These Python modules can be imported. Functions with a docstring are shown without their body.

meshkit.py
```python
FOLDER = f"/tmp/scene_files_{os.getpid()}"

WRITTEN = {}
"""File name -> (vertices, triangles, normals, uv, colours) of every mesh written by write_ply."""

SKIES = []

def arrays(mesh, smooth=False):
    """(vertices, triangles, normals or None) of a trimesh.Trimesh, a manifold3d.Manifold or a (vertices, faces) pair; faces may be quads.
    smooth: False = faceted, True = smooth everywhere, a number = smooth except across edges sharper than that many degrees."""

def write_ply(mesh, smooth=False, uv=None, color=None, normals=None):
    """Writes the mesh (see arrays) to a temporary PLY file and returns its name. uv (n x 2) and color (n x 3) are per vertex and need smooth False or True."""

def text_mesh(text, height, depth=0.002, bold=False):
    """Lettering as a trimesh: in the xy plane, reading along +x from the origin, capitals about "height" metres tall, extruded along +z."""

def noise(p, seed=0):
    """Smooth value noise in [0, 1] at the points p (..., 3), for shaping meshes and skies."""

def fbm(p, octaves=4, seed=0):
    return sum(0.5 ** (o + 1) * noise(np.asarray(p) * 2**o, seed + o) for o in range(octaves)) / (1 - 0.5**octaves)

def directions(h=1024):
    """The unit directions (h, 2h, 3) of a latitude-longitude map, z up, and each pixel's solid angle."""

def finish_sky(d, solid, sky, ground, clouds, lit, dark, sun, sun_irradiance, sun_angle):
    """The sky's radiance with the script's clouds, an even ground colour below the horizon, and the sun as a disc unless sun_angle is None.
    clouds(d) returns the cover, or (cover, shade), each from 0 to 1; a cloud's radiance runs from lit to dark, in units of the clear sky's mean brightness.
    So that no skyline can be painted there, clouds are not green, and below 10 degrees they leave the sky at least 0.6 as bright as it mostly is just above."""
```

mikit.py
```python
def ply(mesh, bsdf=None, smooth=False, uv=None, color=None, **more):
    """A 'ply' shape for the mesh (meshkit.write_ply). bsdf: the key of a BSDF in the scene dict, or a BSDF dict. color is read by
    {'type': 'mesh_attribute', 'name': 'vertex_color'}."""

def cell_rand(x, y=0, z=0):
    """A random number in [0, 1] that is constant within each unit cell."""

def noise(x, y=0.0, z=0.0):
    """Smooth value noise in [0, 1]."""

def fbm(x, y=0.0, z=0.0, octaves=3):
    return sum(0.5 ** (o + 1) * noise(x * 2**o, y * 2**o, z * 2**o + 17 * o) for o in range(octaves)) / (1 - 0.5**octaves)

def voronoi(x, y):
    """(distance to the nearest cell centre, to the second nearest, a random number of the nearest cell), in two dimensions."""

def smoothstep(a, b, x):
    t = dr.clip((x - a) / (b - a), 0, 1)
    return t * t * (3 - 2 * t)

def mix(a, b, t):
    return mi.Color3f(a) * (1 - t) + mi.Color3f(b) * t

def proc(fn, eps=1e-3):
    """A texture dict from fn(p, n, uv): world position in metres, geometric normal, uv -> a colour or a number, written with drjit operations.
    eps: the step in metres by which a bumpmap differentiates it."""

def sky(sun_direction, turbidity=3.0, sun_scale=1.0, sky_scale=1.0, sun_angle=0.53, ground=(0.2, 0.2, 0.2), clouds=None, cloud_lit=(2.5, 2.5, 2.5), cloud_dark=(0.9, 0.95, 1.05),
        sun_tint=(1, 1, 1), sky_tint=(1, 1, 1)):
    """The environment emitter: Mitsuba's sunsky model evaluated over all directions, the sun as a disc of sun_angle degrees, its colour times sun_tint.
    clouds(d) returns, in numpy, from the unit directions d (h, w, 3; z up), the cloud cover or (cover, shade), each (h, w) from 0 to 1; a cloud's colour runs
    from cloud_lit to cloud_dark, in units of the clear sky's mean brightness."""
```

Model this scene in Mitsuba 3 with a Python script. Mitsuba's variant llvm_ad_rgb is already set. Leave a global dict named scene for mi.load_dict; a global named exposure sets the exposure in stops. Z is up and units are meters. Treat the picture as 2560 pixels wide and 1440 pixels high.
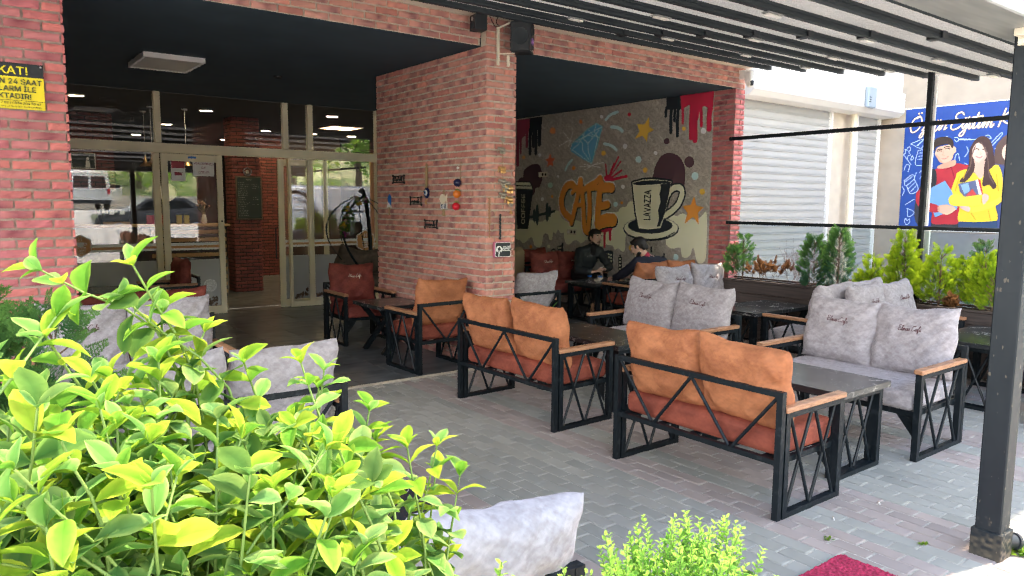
import math, random
import numpy as np, trimesh, mitsuba as mi, drjit as dr, mikit, meshkit
import manifold3d as m3
from shapely.geometry import Polygon, LineString, Point, MultiPolygon, box as sbox
from shapely.ops import unary_union
from shapely import affinity

scene, labels = {}, {}
T4 = mi.ScalarTransform4f
random.seed(7)
RNG = np.random.default_rng(7)

# ------------------------------------------------------------------ camera, sky, exposure
YAW, PITCH, ROLL = 0.6510, -0.1130, 0.0080
CAM = np.array([-4.365, -6.179, 1.703])
FWD = np.array([math.sin(YAW) * math.cos(PITCH), math.cos(YAW) * math.cos(PITCH), math.sin(PITCH)])
RIGHT = np.array([math.cos(YAW), -math.sin(YAW), 0.0])
UP = np.cross(RIGHT, FWD)
UP = UP * math.cos(ROLL) - RIGHT * math.sin(ROLL)
scene['camera'] = {'type': 'perspective', 'fov': 69.47, 'fov_axis': 'x', 'near_clip': 0.05, 'far_clip': 2000.0,
                   'to_world': T4().look_at(origin=CAM.tolist(), target=(CAM + FWD).tolist(), up=UP.tolist())}
def clouds(d):                                       # unseen, added for fill light: bright haze all round the horizon, scattered cloud above
    n = meshkit.fbm(np.stack([d[..., 0] / (d[..., 2] + .25) * 1.6, d[..., 1] / (d[..., 2] + .25) * 1.6, d[..., 2] * 0 + 4], -1), 5, 3)
    fill_haze = np.clip(1 - d[..., 2] / .62, 0, 1) ** .8
    return np.clip(fill_haze * .95 + np.clip((n - .52) * 4, 0, .8) * .6, 0, 1), np.clip((n - .55) * 1.5, 0, .5)
scene['sky'] = mikit.sky((0.52, -0.12, 1.75), turbidity=3.0, sun_scale=0.34, sky_scale=1.1, sun_angle=1.5, clouds=clouds, cloud_lit=(3.1, 3.0, 2.85), cloud_dark=(1.5, 1.5, 1.5), sky_tint=(1.03, 0.98, 0.93))
exposure = 4.8

# ------------------------------------------------------------------ materials
def rgb(c): return {'type': 'rgb', 'value': [float(x) for x in c]}
def principled(col, rough=0.6, two=True, bump=None, **kw):
    b = {'type': 'principled', 'base_color': col if isinstance(col, dict) else rgb(col), 'roughness': rough, **kw}
    if bump is not None:
        b = {'type': 'bumpmap', 'arbitrary': bump[0], 'scale': bump[1], 'bsdf': b}
    return {'type': 'twosided', 'bsdf': b} if two else b
def mat(name, *a, **k): scene['mat_' + name] = principled(*a, **k)
VC = {'type': 'mesh_attribute', 'name': 'vertex_color'}
fb, ns, ss, mx = mikit.fbm, mikit.noise, mikit.smoothstep, mikit.mix
pr = mikit.proc
def c3(*c): return mi.Color3f(*c)

grain = pr(lambda p, n, uv: fb(p.x * 160, p.y * 160, p.z * 160, 2) * 0.6 + fb(p.x * 34, p.y * 34, p.z * 34, 2), eps=2e-3)
mat('brick', VC, 0.85, bump=(grain, 0.0035))
mat('paver', VC, 0.9, bump=(grain, 0.0025))
mat('mortar', pr(lambda p, n, uv: c3(0.50, 0.44, 0.35) * (0.65 + 0.6 * fb(p.x * 30, p.y * 30, p.z * 30, 3))), 0.95, bump=(grain, 0.006))
mat('mortar_red', pr(lambda p, n, uv: c3(0.36, 0.27, 0.235) * (0.65 + 0.6 * fb(p.x * 32, p.y * 32, p.z * 32, 3))), 0.95, bump=(grain, 0.006))
mat('paint', VC, 0.8, bump=(pr(lambda p, n, uv: fb(p.x * 60, p.y * 60, p.z * 60, 2), eps=3e-3), 0.004))
mat('print', VC, 0.45)
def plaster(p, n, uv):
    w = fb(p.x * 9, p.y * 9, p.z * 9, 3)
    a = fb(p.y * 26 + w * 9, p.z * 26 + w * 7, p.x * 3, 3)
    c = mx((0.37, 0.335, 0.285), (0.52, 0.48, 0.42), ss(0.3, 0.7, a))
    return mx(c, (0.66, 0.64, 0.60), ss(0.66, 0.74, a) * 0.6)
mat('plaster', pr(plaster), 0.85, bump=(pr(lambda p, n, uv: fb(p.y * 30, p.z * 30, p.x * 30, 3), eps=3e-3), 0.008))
mat('ceiling', pr(lambda p, n, uv: c3(0.024, 0.042, 0.056) * (0.8 + 0.4 * fb(p.x * 3, p.y * 3, p.z, 3))), 0.8)
mat('black_metal', pr(lambda p, n, uv: mx((0.005, 0.009, 0.012), (0.017, 0.022, 0.026), ss(0.55, 0.8, fb(p.x * 40, p.y * 40, p.z * 25, 3)))), 0.42, specular=0.3)
mat('post_metal', pr(lambda p, n, uv: mx(mx((0.006, 0.011, 0.015), (0.014, 0.019, 0.023), fb(p.x * 12, p.y * 12, p.z * 3, 3)), (0.21, 0.17, 0.11), ss(0.30, 0.0, p.z + 0.25 * ns(p.x * 60, p.y * 60, p.z * 60)) * 0.55 + ss(0.80, 0.84, fb(p.x * 70, p.y * 70, p.z * 22, 2)) * 0.4)), 0.45, specular=0.3)
mat('dark_plastic', (0.016, 0.02, 0.024), 0.45)
mat('dark_alu', pr(lambda p, n, uv: c3(0.022, 0.029, 0.034) * (0.8 + 0.4 * ns(p.x * 3, p.y * 30, p.z * 10))), 0.5, specular=0.3)
mat('grey_alu', pr(lambda p, n, uv: c3(0.22, 0.23, 0.225) * (0.85 + 0.3 * fb(p.x * 4, p.y * 40, p.z * 20, 2))), 0.4, specular=0.5)
mat('cream_alu', pr(lambda p, n, uv: c3(0.82, 0.74, 0.53) * (0.85 + 0.25 * fb(p.x * 5, p.y * 5, p.z * 3, 3))), 0.45)
mat('cream_plastic', (0.72, 0.66, 0.52), 0.5)
mat('white', pr(lambda p, n, uv: c3(0.80, 0.79, 0.765) * (0.95 + 0.08 * fb(p.x * 2, p.y * 2, p.z * 2, 3))), 0.5)
mat('white_wall', pr(lambda p, n, uv: c3(0.60, 0.59, 0.565) * (0.94 + 0.1 * fb(p.x * 2, p.y * 2, p.z * 2, 3))), 0.6)
mat('wing', pr(lambda p, n, uv: c3(0.40, 0.345, 0.28) * (0.85 + 0.3 * fb(p.x * 4, p.y * 4, p.z * 4, 4))), 0.9)
mat('white_gloss', (0.78, 0.76, 0.70), 0.18)
mat('chrome', (0.6, 0.6, 0.6), 0.2, metallic=1.0)
mat('stucco', pr(lambda p, n, uv: c3(0.58, 0.51, 0.42) * (0.82 + 0.32 * fb(p.x * 5, p.y * 5, p.z * 5, 4))), 0.9, bump=(pr(lambda p, n, uv: fb(p.x * 50, p.y * 50, p.z * 50, 2), eps=4e-3), 0.01))
def wood_fn(a, b, s):
    return lambda p, n, uv: mx(a, b, fb(p.x * s + p.y * s * .4, p.y * s + p.x * s * .35, p.z * s * 5, 3))
mat('arm_wood', pr(wood_fn((0.20, 0.085, 0.04), (0.50, 0.27, 0.15), 22)), 0.4)
mat('light_wood', pr(lambda p, n, uv: mx((0.42, 0.25, 0.11), (0.58, 0.38, 0.19), fb(p.x * 3, p.y * 30, p.z * 60, 3))), 0.5)
mat('planter_wood', pr(lambda p, n, uv: mx((0.022, 0.017, 0.015), (0.075, 0.055, 0.048), fb(p.x * 40, p.y * 5, p.z * 70, 3))), 0.6)
def velvet(a, b, s=1.0):
    return pr(lambda p, n, uv: mx(a, b, ss(0.28, 0.72, fb(p.x * 9 * s, p.y * 9 * s, p.z * 9 * s, 4))) * (0.82 + 0.36 * fb(p.x * 70, p.y * 70, p.z * 70, 2)))
mat('orange_velvet', velvet((0.29, 0.10, 0.04), (0.395, 0.15, 0.063)), 0.8, sheen=0.6, sheen_tint=0.7)
mat('rust_velvet', velvet((0.17, 0.036, 0.02), (0.25, 0.058, 0.032)), 0.8, sheen=0.5, sheen_tint=0.7)
mat('maroon_velvet', velvet((0.15, 0.030, 0.024), (0.23, 0.052, 0.038)), 0.8, sheen=0.5, sheen_tint=0.7)
mat('brown_cloth', velvet((0.055, 0.038, 0.028), (0.09, 0.065, 0.048)), 0.85)
mat('grey_velvet', velvet((0.275, 0.25, 0.26), (0.355, 0.33, 0.345), 4.0), 0.8, sheen=0.5)
def marble(p, n, uv):
    w = fb(p.x * 6, p.y * 6, p.z * 6, 3)
    v1 = dr.abs(ns(p.x * 8 + w * 5, p.y * 8 - w * 4, p.z * 8) - 0.5)
    v2 = dr.abs(ns(p.x * 21 - w * 6, p.y * 21 + w * 7, p.z * 21 + 5) - 0.5)
    v = (1 - ss(0.0, 0.02, v1)) * ss(0.42, 0.6, fb(p.x * 4, p.y * 4, p.z * 4 + 9, 2)) + 0.5 * (1 - ss(0.0, 0.018, v2)) * ss(0.5, 0.62, fb(p.x * 7, p.y * 7, p.z * 7, 2))
    return mx(mx((0.012, 0.015, 0.018), (0.04, 0.043, 0.044), w), (0.5, 0.5, 0.48), dr.clip(v, 0, 1) * 0.8)
mat('marble', pr(marble), 0.17, specular=0.8)
mat('floor_tile', pr(lambda p, n, uv: mx((0.06, 0.068, 0.073), (0.15, 0.163, 0.168), fb(p.x * 4 + 3 * mikit.cell_rand((p.x + .377) / .486, (p.y - .069) / .486), p.y * 9, mikit.cell_rand((p.x + .377) / .486, (p.y - .069) / .486, 3) * 9, 4))), 0.3, specular=0.5)
mat('grout', (0.2, 0.2, 0.19), 0.9)
mat('sand', pr(lambda p, n, uv: mx((0.30, 0.28, 0.24), (0.46, 0.44, 0.38), fb(p.x * 6, p.y * 6, 0, 4)) * (0.7 + 0.5 * ns(p.x * 90, p.y * 90))), 0.95)
mat('street', pr(lambda p, n, uv: mx((0.34, 0.32, 0.28), (0.50, 0.47, 0.41), fb(p.x * .8, p.y * .8, 0, 4))), 0.95)
mat('soil', pr(lambda p, n, uv: mx((0.05, 0.035, 0.022), (0.13, 0.09, 0.06), fb(p.x * 30, p.y * 30, p.z * 30, 3))), 0.95)
mat('mat_red', pr(lambda p, n, uv: c3(0.36, 0.02, 0.065) * (0.35 + 0.95 * fb(p.x * 130, p.y * 130, 0, 2))), 0.85)
mat('skin', (0.62, 0.40, 0.30), 0.5)
mat('hair', (0.012, 0.010, 0.009), 0.6)
mat('jacket', (0.02, 0.027, 0.03), 0.45, sheen=0.3)
mat('navy', (0.014, 0.017, 0.032), 0.8)
mat('black_cloth', (0.012, 0.012, 0.014), 0.85)
mat('red_cloth', (0.35, 0.02, 0.05), 0.8)
mat('tan', (0.45, 0.27, 0.15), 0.7)
mat('porcelain', (0.78, 0.70, 0.55), 0.2)
mat('twig', (0.12, 0.075, 0.05), 0.9)
mat('stem_green', (0.16, 0.24, 0.05), 0.6)
mat('bark', pr(lambda p, n, uv: mx((0.06, 0.045, 0.03), (0.16, 0.12, 0.09), fb(p.x * 20, p.y * 20, p.z * 6, 3))), 0.9)
mat('blue', (0.02, 0.14, 0.5), 0.35)
mat('dark_blue', (0.008, 0.012, 0.05), 0.2)
mat('orange_gloss', (0.75, 0.22, 0.03), 0.25)
mat('red_gloss', (0.55, 0.015, 0.03), 0.2)
mat('rope', (0.33, 0.23, 0.12), 0.9)
mat('pewter', (0.32, 0.29, 0.24), 0.35, metallic=0.7)
mat('brass', (0.65, 0.40, 0.16), 0.3, metallic=0.9)
mat('chalkboard', (0.02, 0.032, 0.028), 0.7)
mat('car_white', (0.75, 0.73, 0.68), 0.15, clearcoat=0.6)
mat('car_dark', (0.05, 0.055, 0.06), 0.2, clearcoat=0.6)
mat('car_glass', (0.015, 0.02, 0.022), 0.08)
mat('rubber', (0.015, 0.015, 0.015), 0.8)
scene['mat_leaf'] = {'type': 'principledthin', 'base_color': VC, 'roughness': 0.22, 'diff_trans': 1.0, 'spec_trans': 0.0, 'eta': 1.5}
scene['mat_foliage'] = {'type': 'principledthin', 'base_color': VC, 'roughness': 0.55, 'diff_trans': 0.9, 'spec_trans': 0.0, 'eta': 1.4}
scene['mat_canopy'] = {'type': 'bumpmap', 'arbitrary': pr(lambda p, n, uv: dr.sin(p.x * 300), eps=1e-3), 'scale': 0.0016,
    'bsdf': {'type': 'principledthin', 'base_color': pr(lambda p, n, uv: c3(0.66, 0.66, 0.64) * (0.78 + 0.2 * dr.sin(p.x * 300)) * (0.85 + .3 * fb(p.x, p.y * 2, 0, 3))), 'roughness': 0.7, 'diff_trans': 0.13, 'spec_trans': 0.0}}
scene['mat_glass'] = {'type': 'thindielectric', 'int_ior': 1.85}
mat('shutter_white', pr(lambda p, n, uv: c3(0.42, 0.42, 0.41) * (0.95 + 0.08 * fb(p.x * 2, p.y * 2, p.z * 2, 3))), 0.5)
scene['mat_fence_glass'] = {'type': 'thindielectric', 'int_ior': 1.45, 'specular_transmittance': rgb((0.72, 0.78, 0.80))}
scene['mat_cup_glass'] = {'type': 'thindielectric', 'int_ior': 1.5}

# ------------------------------------------------------------------ helpers
def uniq(k):
    if k not in scene and k not in labels: return k
    i = 1
    while f'{k}_{i:03d}' in scene or f'{k}_{i:03d}' in labels: i += 1
    return f'{k}_{i:03d}'
def M4(pos=(0, 0, 0), rz=0.0, sc=None):
    c, s = math.cos(rz), math.sin(rz)
    m = np.array([[c, -s, 0, pos[0]], [s, c, 0, pos[1]], [0, 0, 1, pos[2]], [0, 0, 0, 1.0]])
    if sc is not None: m = m @ np.diag([*sc, 1.0])
    return m
def xf(v, m): return np.asarray(v) @ m[:3, :3].T + m[:3, 3]
def thing(name, label, cat, group=None, kind=None):
    k = uniq(name); labels[k] = {'label': label, 'category': cat}
    if group: labels[k]['group'] = group
    if kind: labels[k]['kind'] = kind
    return k
def put(key, mesh, bsdf, smooth=False, m=None, color=None, label=None, kind=None, **kw):
    key = uniq(key)
    d = dict(mesh) if isinstance(mesh, dict) else mikit.ply(mesh, 'mat_' + bsdf, smooth=smooth, color=color, **kw)
    if m is not None: d['to_world'] = T4(np.asarray(m).tolist())
    scene[key] = d
    if label or kind:
        labels[key] = {k: v for k, v in (('label', label), ('kind', kind)) if v}
    return key
def solid(name, label, cat, mesh, bsdf, group=None, **kw):
    k = thing(name, label, cat, group)
    d = dict(mesh) if isinstance(mesh, dict) else mikit.ply(mesh, 'mat_' + bsdf, smooth=kw.pop('smooth', False), color=kw.pop('color', None))
    if kw.get('m') is not None: d['to_world'] = T4(np.asarray(kw['m']).tolist())
    scene[k] = d
    return k
def struct(name, mesh, bsdf, lab=None, **kw):
    k = put(name, mesh, bsdf, **kw); labels[k] = {'label': lab or name.replace('_', ' '), 'kind': 'structure'}
    return k

class MB:
    def __init__(s): s.v, s.f, s.n, s.c = [], [], 0, []
    def add(s, v, f, col=None):
        v = np.asarray(v, float); f = np.asarray(f, int)
        if f.shape[1] == 4: f = np.vstack([f[:, [0, 1, 2]], f[:, [0, 2, 3]]])
        s.v.append(v); s.f.append(f + s.n); s.n += len(v)
        if col is not None:
            col = np.asarray(col, float); s.c.append(np.tile(col, (len(v), 1)) if col.ndim == 1 else col)
        return s
    def mesh(s, tm, col=None, m=None):
        if hasattr(tm, 'to_mesh'):
            q = tm.to_mesh(); v, f = q.vert_properties[:, :3], q.tri_verts
        elif isinstance(tm, (tuple, list)): v, f = tm[0], tm[1]
        else: v, f = tm.vertices, tm.faces
        return s.add(xf(v, m) if m is not None else v, f, col)
    def box(s, lo, hi, col=None):
        lo, hi = np.minimum(lo, hi), np.maximum(lo, hi)
        v = np.array([[x, y, z] for x in (lo[0], hi[0]) for y in (lo[1], hi[1]) for z in (lo[2], hi[2])])
        f = [[0, 1, 3, 2], [4, 6, 7, 5], [0, 4, 5, 1], [2, 3, 7, 6], [0, 2, 6, 4], [1, 5, 7, 3]]
        return s.add(v, f, col)
    def bar(s, p, q, w, h, col=None, up=(0, 0, 1)):
        p, q = np.asarray(p, float), np.asarray(q, float); d = q - p; d /= np.linalg.norm(d)
        u = np.asarray(up, float)
        if abs(d @ u) > .95: u = np.array([0, 1.0, 0])
        a = np.cross(u, d); a /= np.linalg.norm(a); b = np.cross(d, a)
        v = np.array([e + a * w / 2 * i + b * h / 2 * j for e in (p, q) for i in (-1, 1) for j in (-1, 1)])
        return s.add(v, [[0, 1, 3, 2], [4, 6, 7, 5], [0, 4, 5, 1], [2, 3, 7, 6], [0, 2, 6, 4], [1, 5, 7, 3]], col)
    def tube(s, pts, r, n=8, col=None):
        pts = np.asarray(pts, float); r = np.broadcast_to(r, len(pts)); ring = []
        for i in range(len(pts)):
            d = pts[min(i + 1, len(pts) - 1)] - pts[max(i - 1, 0)]; d = d / (np.linalg.norm(d) + 1e-9)
            u = np.array([0, 0, 1.0]) if abs(d[2]) < .9 else np.array([1.0, 0, 0])
            a = np.cross(u, d); a /= np.linalg.norm(a); b = np.cross(d, a)
            t = np.arange(n) / n * 2 * np.pi
            ring.append(pts[i] + r[i] * (np.cos(t)[:, None] * a + np.sin(t)[:, None] * b))
        v = np.vstack(ring + [pts[:1], pts[-1:]]); f = []
        for i in range(len(pts) - 1):
            for j in range(n):
                k = (j + 1) % n
                f += [[i * n + j, i * n + k, (i + 1) * n + k], [i * n + j, (i + 1) * n + k, (i + 1) * n + j]]
        A, B = len(pts) * n, len(pts) * n + 1; L = (len(pts) - 1) * n
        f += [[A, (j + 1) % n, j] for j in range(n)] + [[B, L + j, L + (j + 1) % n] for j in range(n)]
        return s.add(v, f, col)
    def lathe(s, prof, n=24, at=(0, 0, 0), col=None):
        prof = np.asarray(prof, float); t = np.arange(n) / n * 2 * np.pi
        v = np.vstack([np.stack([r * np.cos(t), r * np.sin(t), np.full(n, z)], 1) for r, z in prof]) + at
        f = []
        for i in range(len(prof) - 1):
            for j in range(n):
                k = (j + 1) % n
                f += [[i * n + j, i * n + k, (i + 1) * n + k], [i * n + j, (i + 1) * n + k, (i + 1) * n + j]]
        return s.add(v, f, col)
    def get(s): return np.vstack(s.v), np.vstack(s.f)
    def cols(s): return np.vstack(s.c) if s.c else None
def B(*boxes):
    b = MB()
    for lo, hi in boxes: b.box(lo, hi)
    return b.get()
def cbox(lo, hi, c=0.004):
    lo, hi = np.minimum(lo, hi).astype(float), np.maximum(lo, hi).astype(float); pts = []
    for x in (0, 1):
        for y in (0, 1):
            for z in (0, 1):
                e = np.array([[lo, hi][x][0], [lo, hi][y][1], [lo, hi][z][2]]); sg = np.array([1 - 2 * x, 1 - 2 * y, 1 - 2 * z]) * c
                for k in range(3):
                    q = e + sg; q[k] = e[k]; pts.append(q)
    return trimesh.convex.convex_hull(np.array(pts))
def hull_round(lo, hi, r, seg=10):
    lo, hi = np.asarray(lo, float) + r, np.asarray(hi, float) - r
    sp = m3.Manifold.sphere(r, seg * 4)
    return m3.Manifold.batch_hull([sp.translate([x, y, z]) for x in (lo[0], hi[0]) for y in (lo[1], hi[1]) for z in (lo[2], hi[2])])
def polys(g):
    if g.is_empty: return []
    return [q for q in getattr(g, 'geoms', [g]) if q.geom_type == 'Polygon' and q.area > 1e-7]
def sheet(g, t=0.002):
    """flat polygon(s) in xy extruded by t along +z"""
    return trimesh.util.concatenate([trimesh.creation.extrude_polygon(q.simplify(2e-4), t, engine='earcut') for q in polys(g)])
def stroke(pts, w): return LineString(pts).buffer(w / 2, quad_segs=4)
def spline(pts, k=6, closed=False):
    p = np.asarray(pts, float)
    q = np.vstack([p[-1], p, p[0], p[1]]) if closed else np.vstack([2 * p[0] - p[1], p, 2 * p[-1] - p[-2]])
    out = []
    for i in range(1, len(q) - 2):
        for t in np.arange(k) / k:
            a, b, c, d = q[i - 1:i + 3]
            out.append(.5 * (2 * b + (c - a) * t + (2 * a - 5 * b + 4 * c - d) * t * t + (3 * b - a - 3 * c + d) * t ** 3))
    if not closed: out.append(p[-1])
    return np.array(out)
def wall_m(origin, ux, n):
    """matrix taking (x along ux, y up, z along outward n) to the world"""
    m = np.eye(4); m[:3, 0] = ux; m[:3, 1] = (0, 0, 1); m[:3, 2] = n; m[:3, 3] = origin; return m
def pieces(holder, name, variants, items, bsdf, limit=300, rest='rest'):
    """items: (variant index, 4x4 matrix); nearest ones become parts, what is left one part of kind stuff"""
    items = sorted(items, key=lambda it: np.linalg.norm(it[1][:3, 3] - CAM))
    plys = {}
    for i, m in items[:limit]:
        if i not in plys: plys[i] = mikit.ply((variants[i][0], variants[i][1]), 'mat_' + bsdf, color=variants[i][2])
        put(f'{holder}__{name}', plys[i], bsdf, m=m)
    b = MB()
    for i, m in items[limit:]: b.add(xf(variants[i][0], m), variants[i][1], variants[i][2])
    if b.n: put(f'{holder}__{rest}', b.get(), bsdf, color=b.cols(), kind='stuff')

# a small joined-up stroke font (x advance, polylines) for the embroidered and printed script lettering
SF = {
 'E': (.62, [[(.55, .85), (.42, 1), (.2, .95), (.15, .72), (.36, .55)], [(.36, .55), (.1, .42), (.03, .15), (.2, 0), (.45, .08), (.62, .28)]]),
 'C': (.66, [[(.6, .82), (.5, 1), (.25, .9), (.06, .5), (.12, .08), (.35, 0), (.66, .28)]]),
 'l': (.26, [[(0, .15), (.22, .75), (.2, 1), (.1, .85), (.08, .2), (.14, 0), (.26, .15)]]),
 'm': (.62, [[(0, .15), (.08, .42), (.1, 0), (.2, .4), (.28, .35), (.28, 0), (.38, .4), (.47, .35), (.47, .05), (.55, 0), (.62, .15)]]),
 'a': (.42, [[(.34, .38), (.2, .45), (.06, .25), (.1, .02), (.24, .05), (.34, .4), (.31, .08), (.36, 0), (.42, .12)]]),
 's': (.34, [[(0, .12), (.18, .46), (.26, .2), (.18, 0), (.04, .04), (.2, 0), (.34, .14)]]),
 'f': (.3, [[(0, .15), (.24, .8), (.2, 1), (.12, .8), (.06, -.35), (.12, -.4), (.16, -.1), (.14, .1), (.3, .15)]]),
 'e': (.36, [[(0, .14), (.2, .28), (.22, .43), (.1, .4), (.08, .08), (.2, 0), (.36, .15)]]),
 'O': (.72, [[(.4, .98), (.12, .8), (.03, .35), (.22, 0), (.52, .15), (.62, .6), (.45, .95), (.3, .85)], [(.3, 1.14), (.31, 1.16)], [(.46, 1.16), (.47, 1.18)]]),
 'z': (.36, [[(.02, .38), (.26, .42), (.1, .1), (.22, .05), (.2, -.3), (.05, -.35), (.1, -.12), (.36, .12)]]),
 'g': (.4, [[(.3, .38), (.16, .44), (.05, .22), (.14, .03), (.28, .3), (.26, -.3), (.1, -.42), (.06, -.25), (.4, .12)]]),
 'u': (.46, [[(0, .15), (.08, .42), (.08, .08), (.18, 0), (.32, .3), (.34, .42), (.34, .06), (.46, .12)], [(.12, .62), (.13, .64)], [(.28, .62), (.29, .64)]]),
 'r': (.32, [[(0, .14), (.1, .46), (.14, .38), (.24, .4), (.2, .05), (.32, .14)]]),
 'i': (.22, [[(0, .14), (.08, .42), (.06, .05), (.12, 0), (.22, .14)], [(.12, .64), (.13, .66)]]),
 't': (.3, [[(0, .14), (.16, .9), (.08, .1), (.14, 0), (.3, .14)], [(-.12, .62), (.4, .7)]]),
 'K': (.7, [[(.2, 1), (.1, 0)], [(.6, .98), (.18, .5), (.4, .2), (.7, .1)]]),
 ' ': (.22, [])}
def script(text, h, w):
    x, g = 0.0, []
    for ch in text:
        adv, ls = SF[ch]
        for l in ls:
            q = spline(l, 5) if len(l) > 2 else np.array(l)
            g.append(stroke([((x + a + .22 * b) * h, b * h) for a, b in q], w))
        x += adv * .95
    return unary_union(g), x * h
# ------------------------------------------------------------------ ground
YF = 0.06            # front edge of the tiled floor
H = 3.28             # height of the niche ceilings
YS = 5.564           # plane of the shop front
XM = 4.183           # mural wall
def sheet_rect(x0, x1, y0, y1, z): return np.array([[x0, y0, z], [x1, y0, z], [x1, y1, z], [x0, y1, z]]), np.array([[0, 1, 2, 3]])
struct('paving', sheet_rect(-9, 4.6, -6.3, YF, -0.0045), 'sand', lab='grey and pink block paving of the cafe terrace')
def slab_variant(L, W, T, pal, seed, amp=0.0015, c=0.005):
    """block with chamfered top; top at z=0, centred in xy"""
    r = np.random.default_rng(seed)
    x, y = L / 2, W / 2
    ring = lambda a, b, z: [[-a, -b, z], [a, -b, z], [a, b, z], [-a, b, z]]
    v = np.array(ring(x, y, -T) + ring(x, y, -c) + ring(x - c, y - c, 0))
    v[8:, 2] += r.uniform(-amp, amp, 4)
    f = [[0, 1, 5, 4], [1, 2, 6, 5], [2, 3, 7, 6], [3, 0, 4, 7], [4, 5, 9, 8], [5, 6, 10, 9], [6, 7, 11, 10], [7, 4, 8, 11], [8, 9, 10, 11]]
    base = np.array(pal[r.integers(len(pal))]) * r.uniform(.88, 1.08)
    col = np.tile(base, (12, 1)) * r.uniform(.93, 1.07, (12, 1)); col[4:8] *= 1.08
    f = np.array(f); f = np.vstack([f[:, [0, 1, 2]], f[:, [0, 2, 3]]])
    return v, f, np.clip(col, 0, 1)
PL, PW = 0.2, 0.1
pv = [slab_variant(PW - .004, PL - .0075, .012, [(.265, .26, .23), (.28, .275, .245), (.27, .265, .24), (.25, .25, .225)], s) for s in range(12)]
pv += [slab_variant(PW - .004, PL - .0075, .012, [(.29, .245, .225), (.305, .255, .23), (.28, .24, .22)], 40 + s) for s in range(8)]
items = []
for i in range(-52, 46):
    x = (i + .5) * PW
    pink = (i % 19) in (9, 10, 11, 14, 15, 16, 17)
    for j in range(-32, 1):
        y = (j + .5) * PL + (i % 2) * PL / 2
        if y + PL / 2 > YF or y < -6.2: continue
        m = M4((x, y, RNG.uniform(-.0018, .0018)), RNG.normal(0, .008)); 
        items.append(((12 + int(RNG.integers(8))) if pink else int(RNG.integers(12)), m))
def in_view(m):
    d = m[:3, 3] - CAM; z = d @ FWD
    return z > .3 and abs(d @ RIGHT / z) < .72 and -.43 < (d @ UP) / z < .42
pv[:12] = sorted(pv[:12], key=lambda q: q[2].mean()); pv[12:] = sorted(pv[12:], key=lambda q: q[2].mean())
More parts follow.
